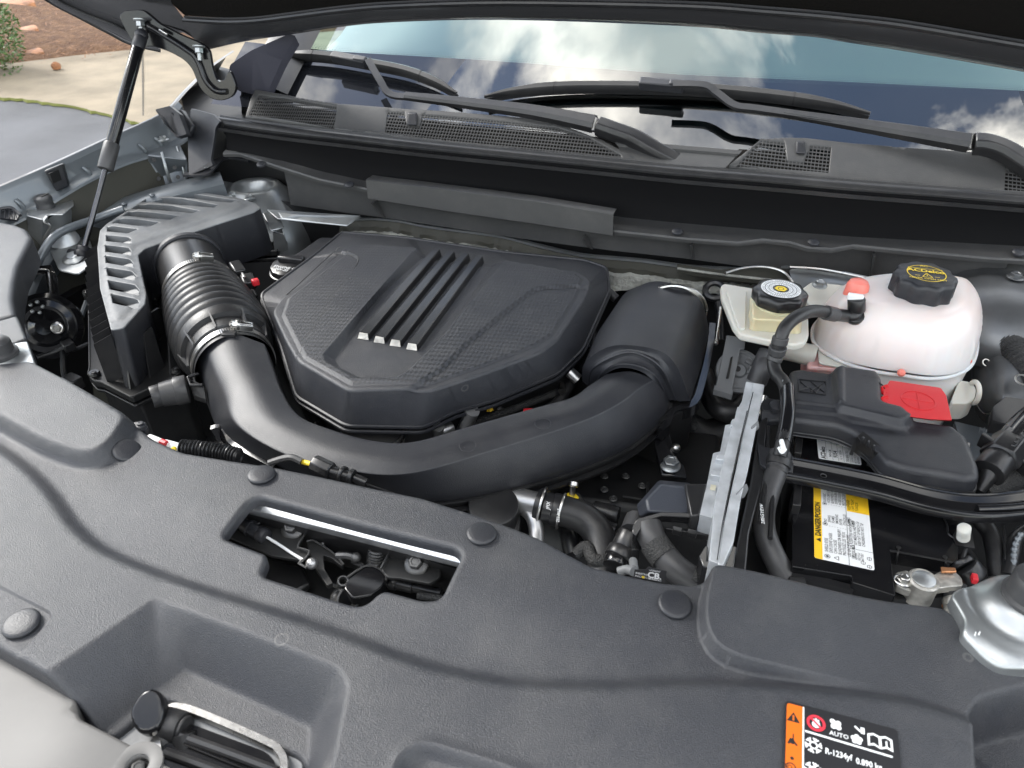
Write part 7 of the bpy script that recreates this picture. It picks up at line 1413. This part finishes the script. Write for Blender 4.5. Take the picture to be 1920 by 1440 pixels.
# ------------------------------------------------------------------ left edge: lamp housing top, horn, black bracket
sc_ = thing('lamp_cover', 'pale grey plastic cover panel at the left edge of the picture', 'cover panel', U(10, 480, 1.0))
s1 = UXY([(-260, 340), (-60, 404), (0, 414), (30, 420), (50, 428), (60, 444), (50, 466), (34, 498), (27, 530), (24, 560), (30, 590), (0, 598), (-60, 606), (-260, 640)], 1.04)
part('upper_panel', relief(rnd(s1, .006), lambda X: 1.04 - 0 * X[:, 0], step=.008, rd=.008, skirt=.04), 'grain', sc_, sharp=70)
s2_ = UXY([(-260, 655), (-60, 612), (0, 600), (32, 591), (38, 604), (50, 634), (30, 642), (0, 650), (-60, 668)], 1.04)
part('lower_panel', relief(rnd(s2_, .004), lambda X: 1.04 - 0 * X[:, 0], step=.008, rd=.004, skirt=.04), 'grain', sc_, sharp=70)
part('lattice_clip', [slab(UZ([(0, 396, 1.03), (20, 392, 1.03), (36, 402, 1.03), (32, 412, 1.025), (0, 408, 1.025)]), .004), pxt([(0, 392, 1.035), (22, 390, 1.035), (38, 404, 1.03)], .003, n=6)] + [pxt([(2 + k * 8, 392, 1.034), (0 + k * 9, 410, 1.03)], .0012, n=4, sm=1) for k in range(4)], 'plastic', sc_)
hn = thing('horn', 'black disc horn with a bolt on a glossy bracket in the dark left corner', 'horn', U(75, 620, .9))
hc = U(86, 612, .91); hax = nrm([.55, -.75, .45])
part('disc', lathe([(.055, -.03), (.058, -.006), (.050, .002), (.046, -.001), (.036, .003), (.030, .0), (.020, .006), (.014, .012), (.0001, .013)], hc, hax, 48, capt=False), 'gloss', hn, sharp=30)
for t in np.arange(5) * 1.257: e1h, e2h, _ = basis(hax); part('bright_stud', sphere(hc + hax * .018 + A([-.012, .012, .03]) + (e1h * math.cos(t) + e2h * math.sin(t)) * .0095, .0034, 6), 'zinc', hn)
part('mount_bolt', hexbolt(U(108, 615, .93), (.5, -.7, .4), .0075, .010, 1.4), 'steel', hn)
part('bracket_strap', [slab(rnd(UZ([(28, 502, .96), (60, 500, .965), (96, 496, .965), (108, 520, .95), (112, 600, .91), (100, 608, .91), (90, 540, .93), (84, 512, .95), (30, 512, .955)]), .003), .004)], 'gloss', hn, bevel=.001)
part('bracket_edge', [pxt([(30, 508, .965), (84, 506, .962), (92, 516, .955), (96, 560, .935), (102, 606, .915)], .0018, n=6)], 'steel', hn)
part('cable_lead', [pxt([(70, 670, .88), (100, 660, .88), (128, 650, .89), (140, 655, .88), (165, 645, .88)], .004, n=8), pxt([(118, 660, .88), (120, 700, .87), (130, 715, .86)], .005, n=8)], 'rubber', hn)
each('lead_plug', [box(U(128, 648, .89), (.022, .018, .015), (1, -.5, 0)), box(U(138, 716, .87), (.03, .02, .02), (1, -.2, 0))], 'satin', hn, bevel=.002)
part('pale_rod', [pxt([(135, 640, .87), (150, 600, .88), (165, 560, .89)], .005, n=8)], 'primer', hn)
wb2 = thing('wire_bundle', 'white and red wires ending in a corrugated conduit along the edge of the radiator cover', 'wire bundle', U(370, 845, .99))
part('white_sleeve', [pxt([(280, 822, .995), (300, 830, .995), (318, 836, .99)], .0055, n=10), pxt([(308, 834, .992), (330, 840, .992), (345, 846, .99)], .007, n=10)], 'white', wb2)
part('red_core', [pxt([(302, 828, .999), (312, 832, .999)], .004, n=8)], 'wirered', wb2)
part('yellow_spot', sphere(U(326, 842, 1.0), .0035, 6), 'yellow', wb2)
part('conduit', pxt([(340, 840, .995), (370, 842, .995), (410, 847, .992), (448, 856, .99)], .0095, n=16, step=.0007, rf=lambda s: 1 + .16 * math.sin(s * 1500)), 'satin', wb2)
part('conduit_end', ring(U(447, 856, .99), nrm(U(448, 856, .99) - U(410, 847, .992)), .008, .002), 'satin', wb2)
mp2 = thing('temperature_probe', 'black plug with yellow wire lying on the front edge of the intake duct', 'plug', U(610, 880, .96))
part('plug_shell', [cyl(U(588, 868, .965), U(622, 884, .962), .0115, 8, rb=.002), cyl(U(620, 884, .962), U(662, 896, .958), .0075, 14), cyl(U(640, 889, .96), U(646, 891, .96), .011, 14), cyl(U(656, 894, .958), U(664, 896, .958), .0105, 14), cyl(U(664, 896, .958), U(688, 906, .955), .006, 12)], 'satin', mp2, bevel=.001)
part('yellow_wire', pxt([(560, 864, .962), (575, 868, .963), (590, 872, .964)], .0032, n=8), 'yellow', mp2)
part('grey_wrap', pxt([(505, 868, .955), (530, 860, .962), (548, 858, .966), (566, 866, .964)], .0045, n=8), 'rubgrey', mp2)
part('thin_wire', pxt([(664, 900, .958), (700, 912, .955), (740, 926, .95)], .0012, n=6), 'rubber', mp2)
misc('cover_clip', 'small black screw clip at the tip of the raised left pad of the radiator cover', 'clip', [slab(rnd(UZ([(250, 792, 1.03), (268, 790, 1.03), (278, 800, 1.03), (272, 808, 1.028), (258, 806, 1.028)]), .002), .006), *hexbolt(U(264, 797, 1.032), (0, 0, 1), .004)], 'plastic')

sl2 = thing('side_loom', 'taped wires hanging in the dark between the battery and the right bump stop', 'wiring loom', U(1870, 1030, .9))
part('taped_wire', pxt([(1836, 975, .92), (1856, 1000, .915), (1866, 1040, .91), (1872, 1085, .90)], .010, n=14), 'rubber', sl2)
part('taped_wire', pxt([(1930, 990, .93), (1905, 1010, .925), (1898, 1040, .92), (1890, 1080, .91)], .008, n=14), 'satin', sl2)
part('twisted_lead', pxt([(1915, 1000, .94), (1906, 1015, .935), (1902, 1030, .93), (1900, 1060, .92)], .003, n=8, step=.001, rf=lambda s: 1 + .25 * math.sin(s * 900)), 'primer', sl2)
part('edge_rib', [pxt([(1880, 985, .93), (1884, 1010, .925), (1884, 1050, .92)], .0016, n=6)], 'satin', sl2)
